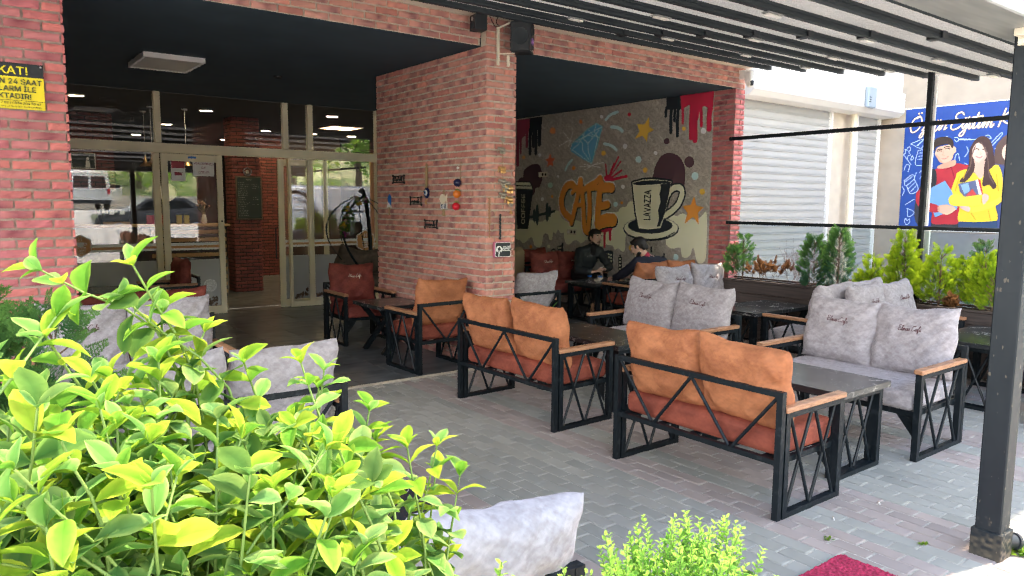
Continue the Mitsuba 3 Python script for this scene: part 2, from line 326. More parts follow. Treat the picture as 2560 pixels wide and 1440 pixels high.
def tone(i, m):
    t = np.clip(meshkit.fbm(np.array([[m[0, 3] * 1.1, m[1, 3] * 1.1, 3.0]]), 3)[0] * 2.2 - .6 + RNG.normal(0, .22), 0, .999)
    return (12 + int(t * 8)) if i >= 12 else int(t * 12)
items = [(tone(i, m), m) for i, m in items]
vis = [it for it in items if in_view(it[1]) and it[1][0, 3] > -2.6]
ids = {id(it) for it in vis}
pieces('paving', 'paver', pv, vis, 'paver', 300, 'paver_field')
b = MB()
for it in items:
    if id(it) not in ids: b.add(xf(pv[it[0]][0], it[1]), pv[it[0]][1], pv[it[0]][2])
put('paving__paver_field', b.get(), 'paver', color=b.cols(), kind='stuff')

struct('tile_floor', sheet_rect(-5, 9, YF, 18, -0.004), 'grout', lab='dark grey tiled floor of the niches and the shop')
TS = .486
tm_ = cbox((-TS / 2 + .0025, -TS / 2 + .0025, -.02), (TS / 2 - .0025, TS / 2 - .0025, 0), .0015)
tp = mikit.ply(tm_, 'mat_floor_tile')
tiles = []
for i in range(-9, 18):
    for j in range(0, 36):
        x, y = -.377 + (i + .5) * TS, .069 + (j + .5) * TS
        if -4.6 < x < 8.3: tiles.append((x, y))
tiles.sort(key=lambda q: math.hypot(q[0] - CAM[0], q[1] - CAM[1]))
for x, y in tiles[:300]: put('tile_floor__floor_tile', tp, 'floor_tile', m=M4((x, y, RNG.uniform(-.001, .001))))
b = MB()
for x, y in tiles[300:]: b.mesh(tm_, m=M4((x, y, 0)))
put('tile_floor__tile_field', b.get(), 'floor_tile', kind='stuff')
# mortar lip where the tiles meet the paving
bx = MB(); xs = np.linspace(-4.5, 4.1, 60)
for a, c in zip(xs[:-1], xs[1:]): bx.box((a, YF - .035 - random.uniform(0, .02), -.02), (c, YF + .004, .006 + random.uniform(0, .004)))
struct('floor_edge', bx.get(), 'mortar', lab='cement edge between the tiles and the paving')

# land behind the camera: a ramp up to the street, seen mirrored in the shop windows
gx = np.linspace(-60, 60, 40); gy = np.concatenate([np.linspace(-70, -13, 16), np.linspace(-12, -6.3, 8)])
gz = lambda y: 1.3 * np.clip((-6.5 - y) / 7.5, 0, 1) - .02
v = np.array([[x, y, gz(y)] for y in gy for x in gx]); n = len(gx)
f = np.array([[j * n + i, j * n + i + 1, (j + 1) * n + i + 1, (j + 1) * n + i] for j in range(len(gy) - 1) for i in range(n - 1)])
struct('street', (v, f), 'street', smooth=True, lab='pale dusty street behind the terrace')
struct('ground', sheet_rect(-80, 80, -70, 80, -0.06), 'street', lab='ground')
struct('shop_yard', sheet_rect(4.6, 10.2, -6.3, 1.05, -0.02), 'sand', lab='yard in front of the shuttered shop')

# ------------------------------------------------------------------ brick
def brick_variant(L, Hh, T, seed, tone):
    r = np.random.default_rng(seed); nx, nz = 6, 4
    xs, zs = np.linspace(-L / 2, L / 2, nx), np.linspace(-Hh / 2, Hh / 2, nz)
    X, Z = np.meshgrid(xs, zs); e = ((np.abs(X) > L / 2 - 1e-6) | (np.abs(Z) > Hh / 2 - 1e-6))
    P_ = np.stack([X + seed * 3.1, Z, 0 * X], -1)
    Y = -T + (.5 - meshkit.fbm(P_ * 45, 3, seed)) * .011 + e * r.uniform(.002, .005, X.shape)
    X = X + e * r.uniform(-.0025, .0025, X.shape); Z = Z + e * r.uniform(-.002, .002, X.shape)
    v = np.stack([X, Y, Z], -1).reshape(-1, 3)
    f = [[j * nx + i, j * nx + i + 1, (j + 1) * nx + i + 1, (j + 1) * nx + i] for j in range(nz - 1) for i in range(nx - 1)]
    rim = list(range(nx)) + [nx * (k + 1) - 1 for k in range(1, nz)] + [nx * nz - 1 - k for k in range(1, nx)] + [nx * (nz - 1 - k) for k in range(1, nz - 1)]
    back = v[rim].copy(); back[:, 1] = .004; o = len(v)
    f += [[rim[k], o + k, o + (k + 1) % len(rim), rim[(k + 1) % len(rim)]] for k in range(len(rim))]
    v = np.vstack([v, back]); f = np.array(f); f = np.vstack([f[:, [0, 1, 2]], f[:, [0, 2, 3]]])
    base = np.array(tone['base'][r.integers(len(tone['base']))]) * r.uniform(.88, 1.12)
    q = meshkit.fbm(np.stack([v[:, 0] * 22 + seed * 7.7, v[:, 2] * 30, v[:, 1] * 0], 1), 3, seed + 50)[:, None]
    col = base * (.72 + .56 * q)
    if r.random() < tone['burnt']:
        cx_ = r.uniform(-.3, .3) * L; w = np.exp(-((v[:, 0] - cx_) / (.3 * L)) ** 2)[:, None] * np.clip(q * 2.2 - .4, 0, 1)
        col = col * (1 - w) + np.array(tone['dark']) * w
    return v, f, np.clip(col, 0, 1)
BL, BH, CO, BT = .2105, .0515, .0683, .015
SALMON = dict(base=[(.57, .25, .195), (.54, .225, .18), (.58, .285, .225), (.51, .20, .17), (.55, .275, .225)], burnt=.45, dark=(.25, .10, .105))
CRIMSON = dict(base=[(.50, .155, .155), (.47, .145, .16), (.53, .17, .155), (.48, .175, .18)], burnt=.3, dark=(.24, .06, .075))
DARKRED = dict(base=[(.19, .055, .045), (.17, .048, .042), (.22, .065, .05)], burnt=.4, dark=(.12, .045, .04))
def brickset(tone, s0): return [brick_variant(BL, BH, BT, s0 + k, tone) for k in range(14)] + [brick_variant(.1, BH, BT, s0 + 20 + k, tone) for k in range(6)]
VS, VCR, VD = brickset(SALMON, 100), brickset(CRIMSON, 200), brickset(DARKRED, 300)
def lay(origin, ux, n, length, z0, z1, off=0, out=0):
    """list of (variant, matrix): running bond on one face; a full brick is BL, a half .1"""
    it, ux, n = [], np.array(ux, float), np.array(n, float)
    j = 0; pitch = BL + .016
    while z0 + (j + 1) * CO <= z1 + .012:
        zc = z0 + (j + .5) * CO
        s = -pitch / 2 * ((j + off) % 2)
        while s < length - .02:
            a, b_ = max(s, 0), min(s + BL, length); w = b_ - a
            if w > .025:
                k = int(RNG.integers(14)) if w > .14 else 14 + int(RNG.integers(6)); L0 = BL if w > .14 else .1
                m = np.eye(4); m[:3, 0] = ux * (w / L0); m[:3, 1] = -n; m[:3, 2] = (0, 0, 1)
                m[:3, 3] = np.array(origin) + ux * (a + b_) / 2 + np.array([0, 0, zc]) + RNG.normal(0, .0012, 3) + n * (out + RNG.uniform(-.001, .002))
                it.append((k, m))
            s += pitch
        j += 1
    return it
# left pillar (its front in the terrace facade)
k = thing('brick_pillar', 'crimson brick pillar at the left edge, with the yellow warning sign on it', 'pillar')
put(k + '__core', B(((-5.2, BT, -.02), (-3.65, .55, 3.6))), 'mortar_red')
pieces(k, 'brick', VCR, lay((-4.78, BT, 0), (1, 0, 0), (0, -1, 0), 4.78 - 3.645, 0, 3.56, 1) + lay((-3.65, .002, 0), (0, 1, 0), (1, 0, 0), .54, 0, 3.28), 'brick', 300, 'brick_rest')
# central column
k = thing('brick_column', 'wide salmon brick column in the middle, carrying the hanging ornaments', 'column')
put(k + '__core', B(((BT, BT, -.02), (.38 - BT, 2.40, H - .004))), 'mortar')
put(k + '__core', B(((BT, BT, H), (.38 - BT, .13, 3.56))), 'mortar')
fr = lay((.005, BT, 0), (1, 0, 0), (0, -1, 0), .37, 0, 3.56, 0)
lf = lay((BT, 2.395, 0), (0, -1, 0), (-1, 0, 0), 2.39, 0, H, 1)
pieces(k, 'brick', VS, fr + lf, 'brick', 300, 'brick_rest')
b = MB()
for i, m in lay((.38 - BT, .005, 0), (0, 1, 0), (1, 0, 0), 2.39, 0, H, 1) + lay((.38, 2.4 - BT + BT, 0), (-1, 0, 0), (0, 1, 0), .37, 0, H, 0): b.add(xf(VS[i][0], m), VS[i][1], VS[i][2])
put(k + '__brick_rest', b.get(), 'brick', color=b.cols(), kind='stuff')
# lintel
k = thing('brick_lintel', 'salmon brick lintel running over both niches under the pergola roof', 'lintel')
put(k + '__core', B(((-3.66, .102 + BT, H + .004), (0, .5, 3.575)), ((.38, .102 + BT, H + .004), (4.40, .5, 3.575))), 'mortar')
pieces(k, 'brick', VS, lay((-3.64, .102 + BT, H + .002), (1, 0, 0), (0, -1, 0), 3.64, 0, .275, 0) + lay((.385, .102 + BT, H + .002), (1, 0, 0), (0, -1, 0), 4.0, 0, .275, 1), 'brick', 300, 'brick_rest')
# right pier
k = thing('brick_pier', 'narrow red brick pier beside the mural, at the right end of the cafe front', 'pier')
put(k + '__core', B(((XM + BT, .102 + BT, -.02), (4.385 - BT, .46, H + .002))), 'mortar_red')
pieces(k, 'brick', VCR, lay((XM + .004, .102 + BT, 0), (1, 0, 0), (0, -1, 0), .2, 0, H, 0) + lay((XM + BT, .465, 0), (0, -1, 0), (-1, 0, 0), .36, 0, H, 1)
       + lay((4.385 - BT, .1, 0), (0, 1, 0), (1, 0, 0), .36, 0, H, 1), 'brick', 300, 'brick_rest')
# cement fillet on top of the lintel
k = solid('roof_flashing', 'pale grey cement flashing between the brick lintel and the pergola', 'flashing', B(((-3.6, -.03, 3.56), (4.42, .3, 3.60))), 'stucco')
# upper storey behind, hidden above the pergola, and the dark ceilings
struct('niche_ceiling', B(((-5.2, .12, H), (4.2, YS + .05, H + .28))), 'ceiling', lab='dark blue-black ceiling of the two niches')
k = thing('cafe_building', 'cafe building shell above and behind the niches', 'building')
put(k + '__wall', B(((-8, .5, 3.62), (4.4, .7, 7.5)), ((4.24, .47, H + .29), (4.4, 18, 7.5)), ((-8, .56, 0), (-5.21, .8, 3.6))), 'stucco')
put(k + '__side_wall', B(((-3.9, .56, -.02), (-3.66, YS - .02, H - .004))), 'mortar_red')
k = thing('mural_wall', 'grey plaster side wall painted with the coffee mural', 'wall')
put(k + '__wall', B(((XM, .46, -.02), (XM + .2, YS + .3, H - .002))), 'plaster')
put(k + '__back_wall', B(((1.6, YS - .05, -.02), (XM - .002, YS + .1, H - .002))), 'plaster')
MURAL = k
# ------------------------------------------------------------------ shop front
SFK = k = thing('shop_front', 'cream aluminium glazed shop front with a sliding door, at the back of the left niche', 'shop front')
FR = 'cream_alu'
def cb(key, lo, hi, bs, c=.004, **kw): return put(key, cbox(lo, hi, c), bs, **kw)
Y0, Y1 = YS - .03, YS + .05
cb(k + '__transom', (-3.64, Y0, 2.405), (1.62, Y1, 2.545), FR)
for a, b_ in ((-3.64, -3.56), (-1.925, -1.835), (-.045, .045), (.362, .456), (1.58, 1.66)):
    cb(k + '__mullion', (a, Y0 - .004, 2.548), (b_, Y1 - .004, H - .005), FR)
for a, b_ in ((-3.64, -3.56), (-1.965, -1.875), (.03, .075), (.352, .446), (1.58, 1.66)):
    cb(k + '__mullion', (a, Y0 + .002, 0), (b_, Y1 - .004, 2.402), FR)
for a, b_ in ((-3.56, -1.965), (.075, .352), (.446, 1.58)):
    cb(k + '__bottom_rail', (a, Y0 + .006, 0), (b_, Y1 - .01, .09), FR)
def pane(key, x0, x1, z0, z1, y): return put(key, (np.array([[x0, y, z0], [x1, y, z0], [x1, y, z1], [x0, y, z1]]), np.array([[0, 1, 2, 3]])), 'glass')
for a, b_ in ((-3.56, -1.925), (-1.835, -.045), (.045, .362), (.456, 1.58)): pane(k + '__pane', a, b_, 2.545, H - .005, YS)
for a, b_ in ((-3.56, -1.965), (.075, .352), (.446, 1.58)): pane(k + '__pane', a, b_, .09, 2.405, YS)
def band(key, x0, x1, y):
    cb(key + '__decal_band', (x0, y - .004, .985), (x1, y - .002, 1.095), 'white', .0005, label='white band with an orange stripe stuck on the glass')
    s_ = cb(key + '__decal_band', (x0, y - .007, 1.018), (x1, y - .005, 1.052), 'orange_decal', .0005, label='orange stripe of the band')
    cb(key + '__frosted_panel', (x0, y - .004, .13), (x1, y - .002, .84), 'frost', .0005, label='white frosted lower part of the glass')
mat('orange_decal', (.55, .25, .08), .5)
mat('frost', pr(lambda p, n, uv: c3(.42, .42, .40) * (.8 + .3 * fb(p.x * 3, p.z * 3, p.y, 2))), .5)
def beans(key, x0, x1, y):
    b = MB(); r = np.random.default_rng(int(abs(x0) * 100))
    for i in range(int(90 * (x1 - x0))):
        u = r.uniform(x0 + .02, x1 - .02); h_ = .13 + r.uniform(.015, .05 + .16 * ((u - x0) / (x1 - x0)) ** 1.5); s = r.uniform(.018, .028); a = r.uniform(0, 3.1)
        t = np.linspace(0, 2 * np.pi, 12, endpoint=False)
        e = np.stack([u + s * np.cos(t) * math.cos(a) - s * .68 * np.sin(t) * math.sin(a), np.full(12, y - .0045 - i * 1.5e-5), h_ + s * np.cos(t) * math.sin(a) + s * .68 * np.sin(t) * math.cos(a)], 1)
        c = np.array([.10, .055, .03]) * r.uniform(.5, 1.9)
        b.add(np.vstack([e, e.mean(0)[None]]), [[j, (j + 1) % 12, 12] for j in range(12)], np.vstack([np.tile(c * .55, (12, 1)), c[None] * 1.5]))
    put(key + '__coffee_bean_print', b.get(), 'print', color=b.cols())
for a, b_ in ((-3.56, -1.965), (.075, .352), (.446, 1.58)): band(k, a, b_, YS)
beans(k, .09, .345, YS - .006); beans(k, .45, .9, YS - .006)
# sliding leaves
def leaf(x0, x1, y, name, label, paper):
    d = put(k + '__' + name, B(((x0, y - .02, 0), (x0 + .09, y + .02, 2.395)), ((x1 - .08, y - .02, 0), (x1, y + .02, 2.395)), ((x0 + .09, y - .019, 2.29), (x1 - .08, y + .019, 2.394)), ((x0 + .09, y - .019, .001), (x1 - .08, y + .019, .12))), FR, label=label)
    pane(d + '__pane', x0 + .09, x1 - .08, .12, 2.29, y)
    band(d, x0 + .09, x1 - .08, y)
    return d
d = leaf(-1.872, -1.015, YS - .075, 'sliding_door', 'left sliding door leaf with paper notices', True)
beans(d, -1.5, -1.10, YS - .082)
put(d + '__lock', B(((-1.062, YS - .112, 1.40), (-1.04, YS - .096, 1.425))), 'dark_plastic')
cb(d + '__sticker', (-1.50, YS - .0985, 2.335), (-1.39, YS - .0965, 2.365), 'blue', .0004, label='small blue sticker on the door frame')
b = MB()
for a in np.arange(0, 2 * np.pi, 2 * np.pi / 16):
    b.mesh(sheet(stroke([(math.cos(a + t) * (.03 + .05 * t), math.sin(a + t) * (.03 + .05 * t)) for t in np.linspace(0, 1, 6)], .008), .002))
b.mesh(sheet(Point(0, 0).buffer(.095).difference(Point(0, 0).buffer(.083)), .002)); b.mesh(sheet(Point(0, 0).buffer(.02), .002))
put(d + '__fan_emblem', b.get(), 'white', m=wall_m((-1.25, YS - .081, .44), (1, 0, 0), (0, -1, 0)))
# paper notices on the door glass
MP = lambda x, z, y=YS - .082: wall_m((x, y, z), (1, 0, 0), (0, -1, 0))
n1 = thing('menu_notice', 'white and maroon paper notice taped to the upper left of the door glass', 'notice')
put(n1 + '__sheet', sheet(sbox(0, 0, .195, .305), .001), 'white', m=MP(-1.738, 2.0))
put(n1 + '__red_print', sheet(sbox(.005, .19, .19, .30).union(sbox(.05, .085, .145, .12)).union(sbox(.04, .118, .155, .13)), .001), 'notice_red', m=MP(-1.738, 2.0, YS - .0835))
mat('notice_red', (.35, .05, .07), .6)
n2 = thing('price_notice', 'white paper notice with red words taped to the upper right of the door glass', 'notice')
put(n2 + '__sheet', sheet(sbox(0, 0, .30, .225), .001), 'white', m=MP(-1.435, 2.083))
b = MB()
for t, h_, x, z in (('FİYATLARIMIZDA', .022, .02, .175), ('KDV', .022, .115, .115), ('DAHİLDİR', .022, .08, .05)):
    tm = meshkit.text_mesh(t, h_, .001, True); b.mesh(tm, m=M4((x, z, 0))); b.mesh(sheet(sbox(x, z - .009, x + tm.bounds[1][0], z - .006), .001))
put(n2 + '__lettering', b.get(), 'notice_red', m=MP(-1.435, 2.083, YS - .0835))
d2 = leaf(-.105, .74, YS + .085, 'sliding_door', 'right sliding door leaf pushed open behind the fixed glass', False)
put(d2 + '__handle', (lambda b: (b.tube([(-.14, YS + .06, .8), (-.17, YS + .06, .8), (-.17, YS + .06, 1.3), (-.14, YS + .06, 1.3)], .012), b.get())[1])(MB()), 'dark_plastic')
# hexagon logo stickers
def hexlogo(x, z, r, label, full):
    kk = thing('hexagon_sticker', label, 'sticker', None)
    hx = lambda s: Polygon([(s * math.sin(a) * .98, s * math.cos(a)) for a in np.arange(6) * math.pi / 3])
    put(kk + '__border', sheet(hx(r), .0015), 'white', m=MP(x, z, YS - .009))
    put(kk + '__face', sheet(hx(r * .9), .0015), 'orange_decal', m=MP(x, z, YS - .011))
    b = MB()
    cup = unary_union([Polygon([(-.05, .03), (.05, .03), (.035, -.03), (-.035, -.03)]), Point(.055, .005).buffer(.022).difference(Point(.055, .005).buffer(.014)), stroke([(-.065, -.045), (.065, -.045)], .01)] + [stroke(spline([(q, .05), (q + .01, .07), (q, .085), (q + .012, .105)], 4), .007) for q in (-.02, .01)])
    b.mesh(sheet(cup, .001), m=M4((0, .02, 0)))
    for t, z_ in (('ELMAS', -.075), ('CAFE', -.115)):
        tm = meshkit.text_mesh(t, .027, .001, True); b.mesh(tm, m=M4((-tm.bounds[1][0] / 2, z_, 0)))
    put(kk + '__emblem', b.get(), 'white', m=MP(x, z, YS - .013))
hexlogo(1.372, 1.05, .2, 'orange hexagon coffee cup logo on the glass beside the hanging chair', True)
hexlogo(-2.93, 1.08, .16, 'orange hexagon logo on the glass behind the left brick pillar', False)
hexlogo(-2.05 + .55 - .42, 1.5, .001, 'x', False) if False else None

# ------------------------------------------------------------------ inside the shop
struct('shop_ceiling', B(((-5.2, YS + .1, H), (6, 17.6, H + .2))), 'int_ceiling', lab='dark grey ceiling inside the shop')
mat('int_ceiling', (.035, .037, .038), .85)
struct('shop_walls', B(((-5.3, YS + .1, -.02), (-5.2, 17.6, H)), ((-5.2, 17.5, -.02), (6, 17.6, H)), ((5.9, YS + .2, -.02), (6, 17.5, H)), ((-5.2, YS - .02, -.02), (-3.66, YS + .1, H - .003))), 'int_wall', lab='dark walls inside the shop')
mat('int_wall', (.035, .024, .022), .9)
kc = thing('indoor_column', 'dark red brick column inside the shop, carrying the chalkboard', 'column')
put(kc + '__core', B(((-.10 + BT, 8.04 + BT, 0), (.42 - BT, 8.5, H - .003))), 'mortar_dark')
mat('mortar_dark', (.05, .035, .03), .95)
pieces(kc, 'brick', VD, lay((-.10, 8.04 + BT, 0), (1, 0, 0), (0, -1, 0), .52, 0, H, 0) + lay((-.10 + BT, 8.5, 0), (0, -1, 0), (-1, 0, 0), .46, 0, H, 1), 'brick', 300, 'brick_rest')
kw = thing('indoor_wall', 'dark brick wall deep inside the shop, seen through the open door', 'wall')
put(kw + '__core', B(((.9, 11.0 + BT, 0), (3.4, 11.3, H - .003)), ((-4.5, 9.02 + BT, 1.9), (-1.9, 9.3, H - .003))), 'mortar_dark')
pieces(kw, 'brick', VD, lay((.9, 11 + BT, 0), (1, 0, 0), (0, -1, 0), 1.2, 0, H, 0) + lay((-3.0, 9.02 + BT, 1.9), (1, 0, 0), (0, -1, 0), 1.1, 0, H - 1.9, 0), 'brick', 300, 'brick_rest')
# lamps
mat('lamp_off', (.5, .48, .42), .5)
for ci, x in enumerate((-2.73, -.70, 1.33, 2.40, 3.37)):
    for ri, y in enumerate((6.75, 7.4, 10.3, 13.35)):
        if (x, y) in ((-.70, 6.75), (2.40, 6.75), (3.37, 6.75), (-2.73, 7.4), (-2.73, 10.3), (1.33, 7.4), (2.40, 7.4), (3.37, 7.4)): continue
        kk = thing('ceiling_downlight', f'round lit downlight inside the shop, {("leftmost", "second from left", "middle", "second from right", "rightmost")[ci]} column, {("front", "front", "middle", "rear")[ri]} row', 'ceiling light', 'lit downlights inside the shop')
        b = MB(); b.lathe([(.115, 3.277), (.115, 3.262), (.10, 3.258), (.098, 3.27)], 20, (x, y, 0)); put(kk + '__rim', b.get(), 'white', smooth=40)
        t = np.arange(20) / 20 * 2 * np.pi
        v = np.vstack([np.stack([x + .098 * np.cos(t), y + .098 * np.sin(t), np.full(20, 3.262)], 1), [[x, y, 3.262]]])
        put(kk + '__diffuser', (v, [[(j + 1) % 20, j, 20] for j in range(20)]), 'white', emitter={'type': 'area', 'radiance': rgb((4, 3.2, 1.8))})
kk = thing('panel_light', 'lit warm square panel light in the ceiling inside the shop', 'ceiling light')
put(kk + '__frame', B(((2.0, 8.3, 3.262), (2.7, 9.0, 3.278))), 'white')
put(kk + '__diffuser', (np.array([[2.03, 8.33, 3.259], [2.03, 8.97, 3.259], [2.67, 8.97, 3.259], [2.67, 8.33, 3.259]]), np.array([[0, 1, 2, 3]])), 'white', emitter={'type': 'area', 'radiance': rgb((.7, .42, .18))})
for i, (x, y, lab) in enumerate(((-1.57, 7.5, 'brass cone pendant lamp left of the first mullion'), (-1.52, 8.3, 'brass cone pendant lamp behind another one'), (-1.03, 7.5, 'brass cone pendant lamp behind the paper notices'))):
    kk = thing('pendant_lamp', lab, 'lamp')
    b = MB(); b.lathe([(.10, 2.32), (.075, 2.345), (.03, 2.40), (.018, 2.48), (.012, 2.5)], 20, (x, y, 0)); put(kk + '__shade', b.get(), 'brass', smooth=40)
    b = MB(); b.tube([(x, y, 2.5), (x, y, 3.27)], .004, 5); b.lathe([(.05, 3.278), (.05, 3.262), (0.001, 3.258)], 14, (x, y, 0)); put(kk + '__cable', b.get(), 'white')
# counter
kc = thing('counter', 'service counter clad in light wooden slats behind the glass', 'counter')
put(kc + '__body', B(((-2.75, 7.62, 0), (-.38, 8.0, 1.27))), 'dark_plastic')
put(kc + '__top', cbox((-2.8, 7.5, 1.27), (-.33, 8.05, 1.31)), 'light_wood')
for i in range(9): put(kc + '__slat', cbox((-1.62, 7.585, .06 + i * .135), (-.38, 7.618, .125 + i * .135), .003), 'light_wood')
kk = thing('coffee_machine', 'dark steel coffee machine on the left end of the counter', 'coffee machine')
put(kk + '__body', cbox((-2.36, 7.6, 1.31), (-1.93, 7.98, 1.62), .02), 'dark_alu'); put(kk + '__drip_tray', B(((-2.34, 7.50, 1.31), (-1.95, 7.599, 1.36))), 'light_wood')
put(kk + '__group_head', B(((-2.25, 7.51, 1.48), (-2.18, 7.599, 1.55)), ((-2.1, 7.51, 1.48), (-2.03, 7.599, 1.55))), 'chrome')
for x, c, lab in ((-1.62, 'red_gloss', 'small red tea box at the left of the counter row'), (-1.53, 'red_gloss', 'small red tea box, second in the counter row'), (-1.44, 'red_gloss', 'small red tea box, third in the counter row'), (-1.14, 'box_yellow', 'yellow snack box on the counter behind the door glass'), (-1.02, 'box_yellow', 'second yellow snack box on the counter behind the door glass')):
    kk = thing('snack_box', lab, 'box'); put(kk + '__carton', cbox((x - .04, 7.66, 1.31), (x + .04, 7.74, 1.47), .003), c); put(kk + '__lid', cbox((x - .042, 7.658, 1.471), (x + .042, 7.742, 1.49), .003), 'dark_plastic')
mat('box_yellow', (.55, .42, .04), .5)
kk = thing('counter_vase', 'vase of dried flowers on the counter behind the door glass', 'vase')
b = MB(); b.lathe([(.03, 1.31), (.05, 1.36), (.035, 1.45), (.03, 1.48)], 16, (-.72, 7.7, 0)); put(kk + '__vase', b.get(), 'white', smooth=40)
b = MB(); r_ = np.random.default_rng(5)
for i in range(16):
    e = np.array([-.72, 7.7, 1.48]) + r_.normal(0, 1, 3) * (.06, .06, .04) + (0, 0, .2); b.tube([(-.72, 7.7, 1.46), e], .003, 4, (.12, .16, .05)); b.mesh(trimesh.creation.icosphere(1, .018), (.5, .35, .25), M4(e))
put(kk + '__flowers', b.get(), 'paint', color=b.cols())
kk = thing('wall_clock', 'round white wall clock half hidden by the door stile', 'clock')
b = MB(); b.lathe([(.001, -.012), (.13, -.012), (.15, -.02), (.155, 0)], 24); rx = np.array([[1, 0, 0, -1.27], [0, 0, 1, 7.9], [0, 1, 0, 1.86], [0, 0, 0, 1.0]]); put(kk + '__face', b.get(), 'white', m=rx)
b = MB(); b.box((-.005, -.01, -.016), (.005, .09, -.014)); b.box((-.06, -.005, -.016), (.0, .005, -.014)); put(kk + '__hands', b.get(), 'dark_plastic', m=rx)
kk = thing('wall_picture', 'dark poster with a pale standing figure in a pale frame, behind the glass', 'picture')
put(kk + '__frame', B(((-2.58, 8.985, 2.27), (-2.2, 9.015, 2.55))), 'white'); put(kk + '__print', B(((-2.565, 8.98, 2.285), (-2.215, 8.984, 2.535))), 'chalkboard')
put(kk + '__figure', sheet(unary_union([Polygon([(-.035, 0), (.045, 0), (.03, .12), (-.02, .13)]), Point(.005, .16).buffer(.025)]), .001), 'white', m=wall_m((-2.33, 8.977, 2.29), (1, 0, 0), (0, -1, 0)))
kk = thing('chalkboard', 'green-black chalkboard menu with rows of chalk writing on the indoor column', 'chalkboard')
put(kk + '__frame', cbox((-.055, 8.0, 1.375), (.43, 8.035, 2.185), .004), 'bark'); put(kk + '__board', cbox((-.03, 7.993, 1.4), (.405, 7.999, 2.16), .001), 'chalkboard')
b = MB(); r_ = np.random.default_rng(3)
tm = meshkit.text_mesh('MENU', .025, .0005); b.mesh(tm, m=M4((.16, .71, 0)))
for i in range(19):
    for x0, w in ((.01, r_.uniform(.1, .2)), (.27, r_.uniform(.05, .12))):
        if x0 > .2 and i not in (1, 2, 3, 8, 9, 12): continue
        x = x0; z = .66 - i * .034
        while x < x0 + w:
            l = r_.uniform(.012, .03); b.mesh(sheet(stroke([(x + t * l, z + r_.uniform(-.005, .006)) for t in np.linspace(0, 1, 6)], .003), .0004)); x += l + .006
put(kk + '__chalk_writing', b.get(), 'chalk', m=wall_m((-.03, 7.9925, 1.4), (1, 0, 0), (0, -1, 0)))
mat('chalk', (.35, .36, .33), .9)
kk = thing('round_ornament', 'small round metal ornament hanging above the chalkboard', 'ornament')
b = MB(); t = np.linspace(0, 2 * np.pi, 25); b.tube(np.stack([.165 + .07 * np.cos(t), np.full(25, 8.0), 2.27 + .07 * np.sin(t)], 1), .012, 6); put(kk + '__ring', b.get(), 'chrome', smooth=40)
b = MB(); b.tube([(.165, 8.0, 2.34), (.165, 8.02, 2.5)], .003, 4); b.mesh(trimesh.creation.icosphere(2, .035), m=M4((.165, 8.0, 2.26), sc=(1, .4, 1.3))); put(kk + '__pendant', b.get(), 'pewter')
kk = solid('wood_panel', 'tall brown wooden panel just inside the right end of the shop front', 'panel', cbox((1.79, 6.15, 0), (1.97, 6.2, 2.6)), 'light_wood')
# ------------------------------------------------------------------ pergola roof
PZ = lambda y: 3.531 + .1785 * y            # underside of the beams
XL, XR = -6.2, 4.3
PG = k = thing('pergola', 'retractable pergola roof of dark aluminium beams and ribbed grey fabric over the terrace', 'pergola')
ROOF_N = np.array([0, -.1785, 1]) / math.hypot(1, .1785)
beam_y = [-.305 - .497 * i for i in range(9)]
prof = np.array([(-.040, .0), (-.03, -.006), (.03, -.006), (.040, .0), (.040, .018), (.035, .021), (.035, .025), (.040, .028), (.040, .048), (-.040, .048), (-.040, .028), (-.035, .025), (-.035, .021), (-.040, .018)])
def beam(y, x0, x1):
    z = PZ(y); n = len(prof)
    v = np.array([[x, y + a, z + b_ + .1785 * a] for x in (x0, x1) for a, b_ in prof])
    f = [[i, (i + 1) % n, n + (i + 1) % n, n + i] for i in range(n)]
    tris = trimesh.creation.triangulate_polygon(Polygon(prof), engine='earcut')[1]
    F = np.vstack([[[q[0], q[1], q[2]], [q[0], q[2], q[3]]] for q in f] + [tris, tris[:, ::-1] + n])
    return v, F
for i, y in enumerate(beam_y):
    bk = put(k + '__beam', beam(y, XL, XR), 'dark_alu')
    z = PZ(y)
    put(bk + '__end_cap', B(((XR + .001, y - .039, z - .004), (XR + .02, y + .039, z + .047))), 'grey_alu')
    if y < -.7: put(bk + '__strap', B(((1.06, y - .053, z - .012), (1.13, y + .053, z - .007)), ((1.06, y + .051, z - .01), (1.13, y + .055, z + .046)), ((1.06, y - .055, z - .01), (1.13, y - .051, z + .046))), 'dark_plastic')
# fabric sags between the beams
ys_all = [.28] + beam_y + [-4.66]
for a, c in zip(ys_all[:-1], ys_all[1:]):
    t = np.linspace(0, 1, 9); yy = a + (c - a) * t; zz = PZ(yy) + .052 + (1 - (2 * t - 1) ** 2) * (-.012)
    xs = np.linspace(XL, XR - .02, 24)
    v = np.array([[x, y, z] for y, z in zip(yy, zz) for x in xs]); n = len(xs)
    f = np.array([[j * n + i, j * n + i + 1, (j + 1) * n + i + 1, (j + 1) * n + i] for j in range(8) for i in range(n - 1)])
    put(k + '__fabric', (v, f), 'canopy', smooth=True)
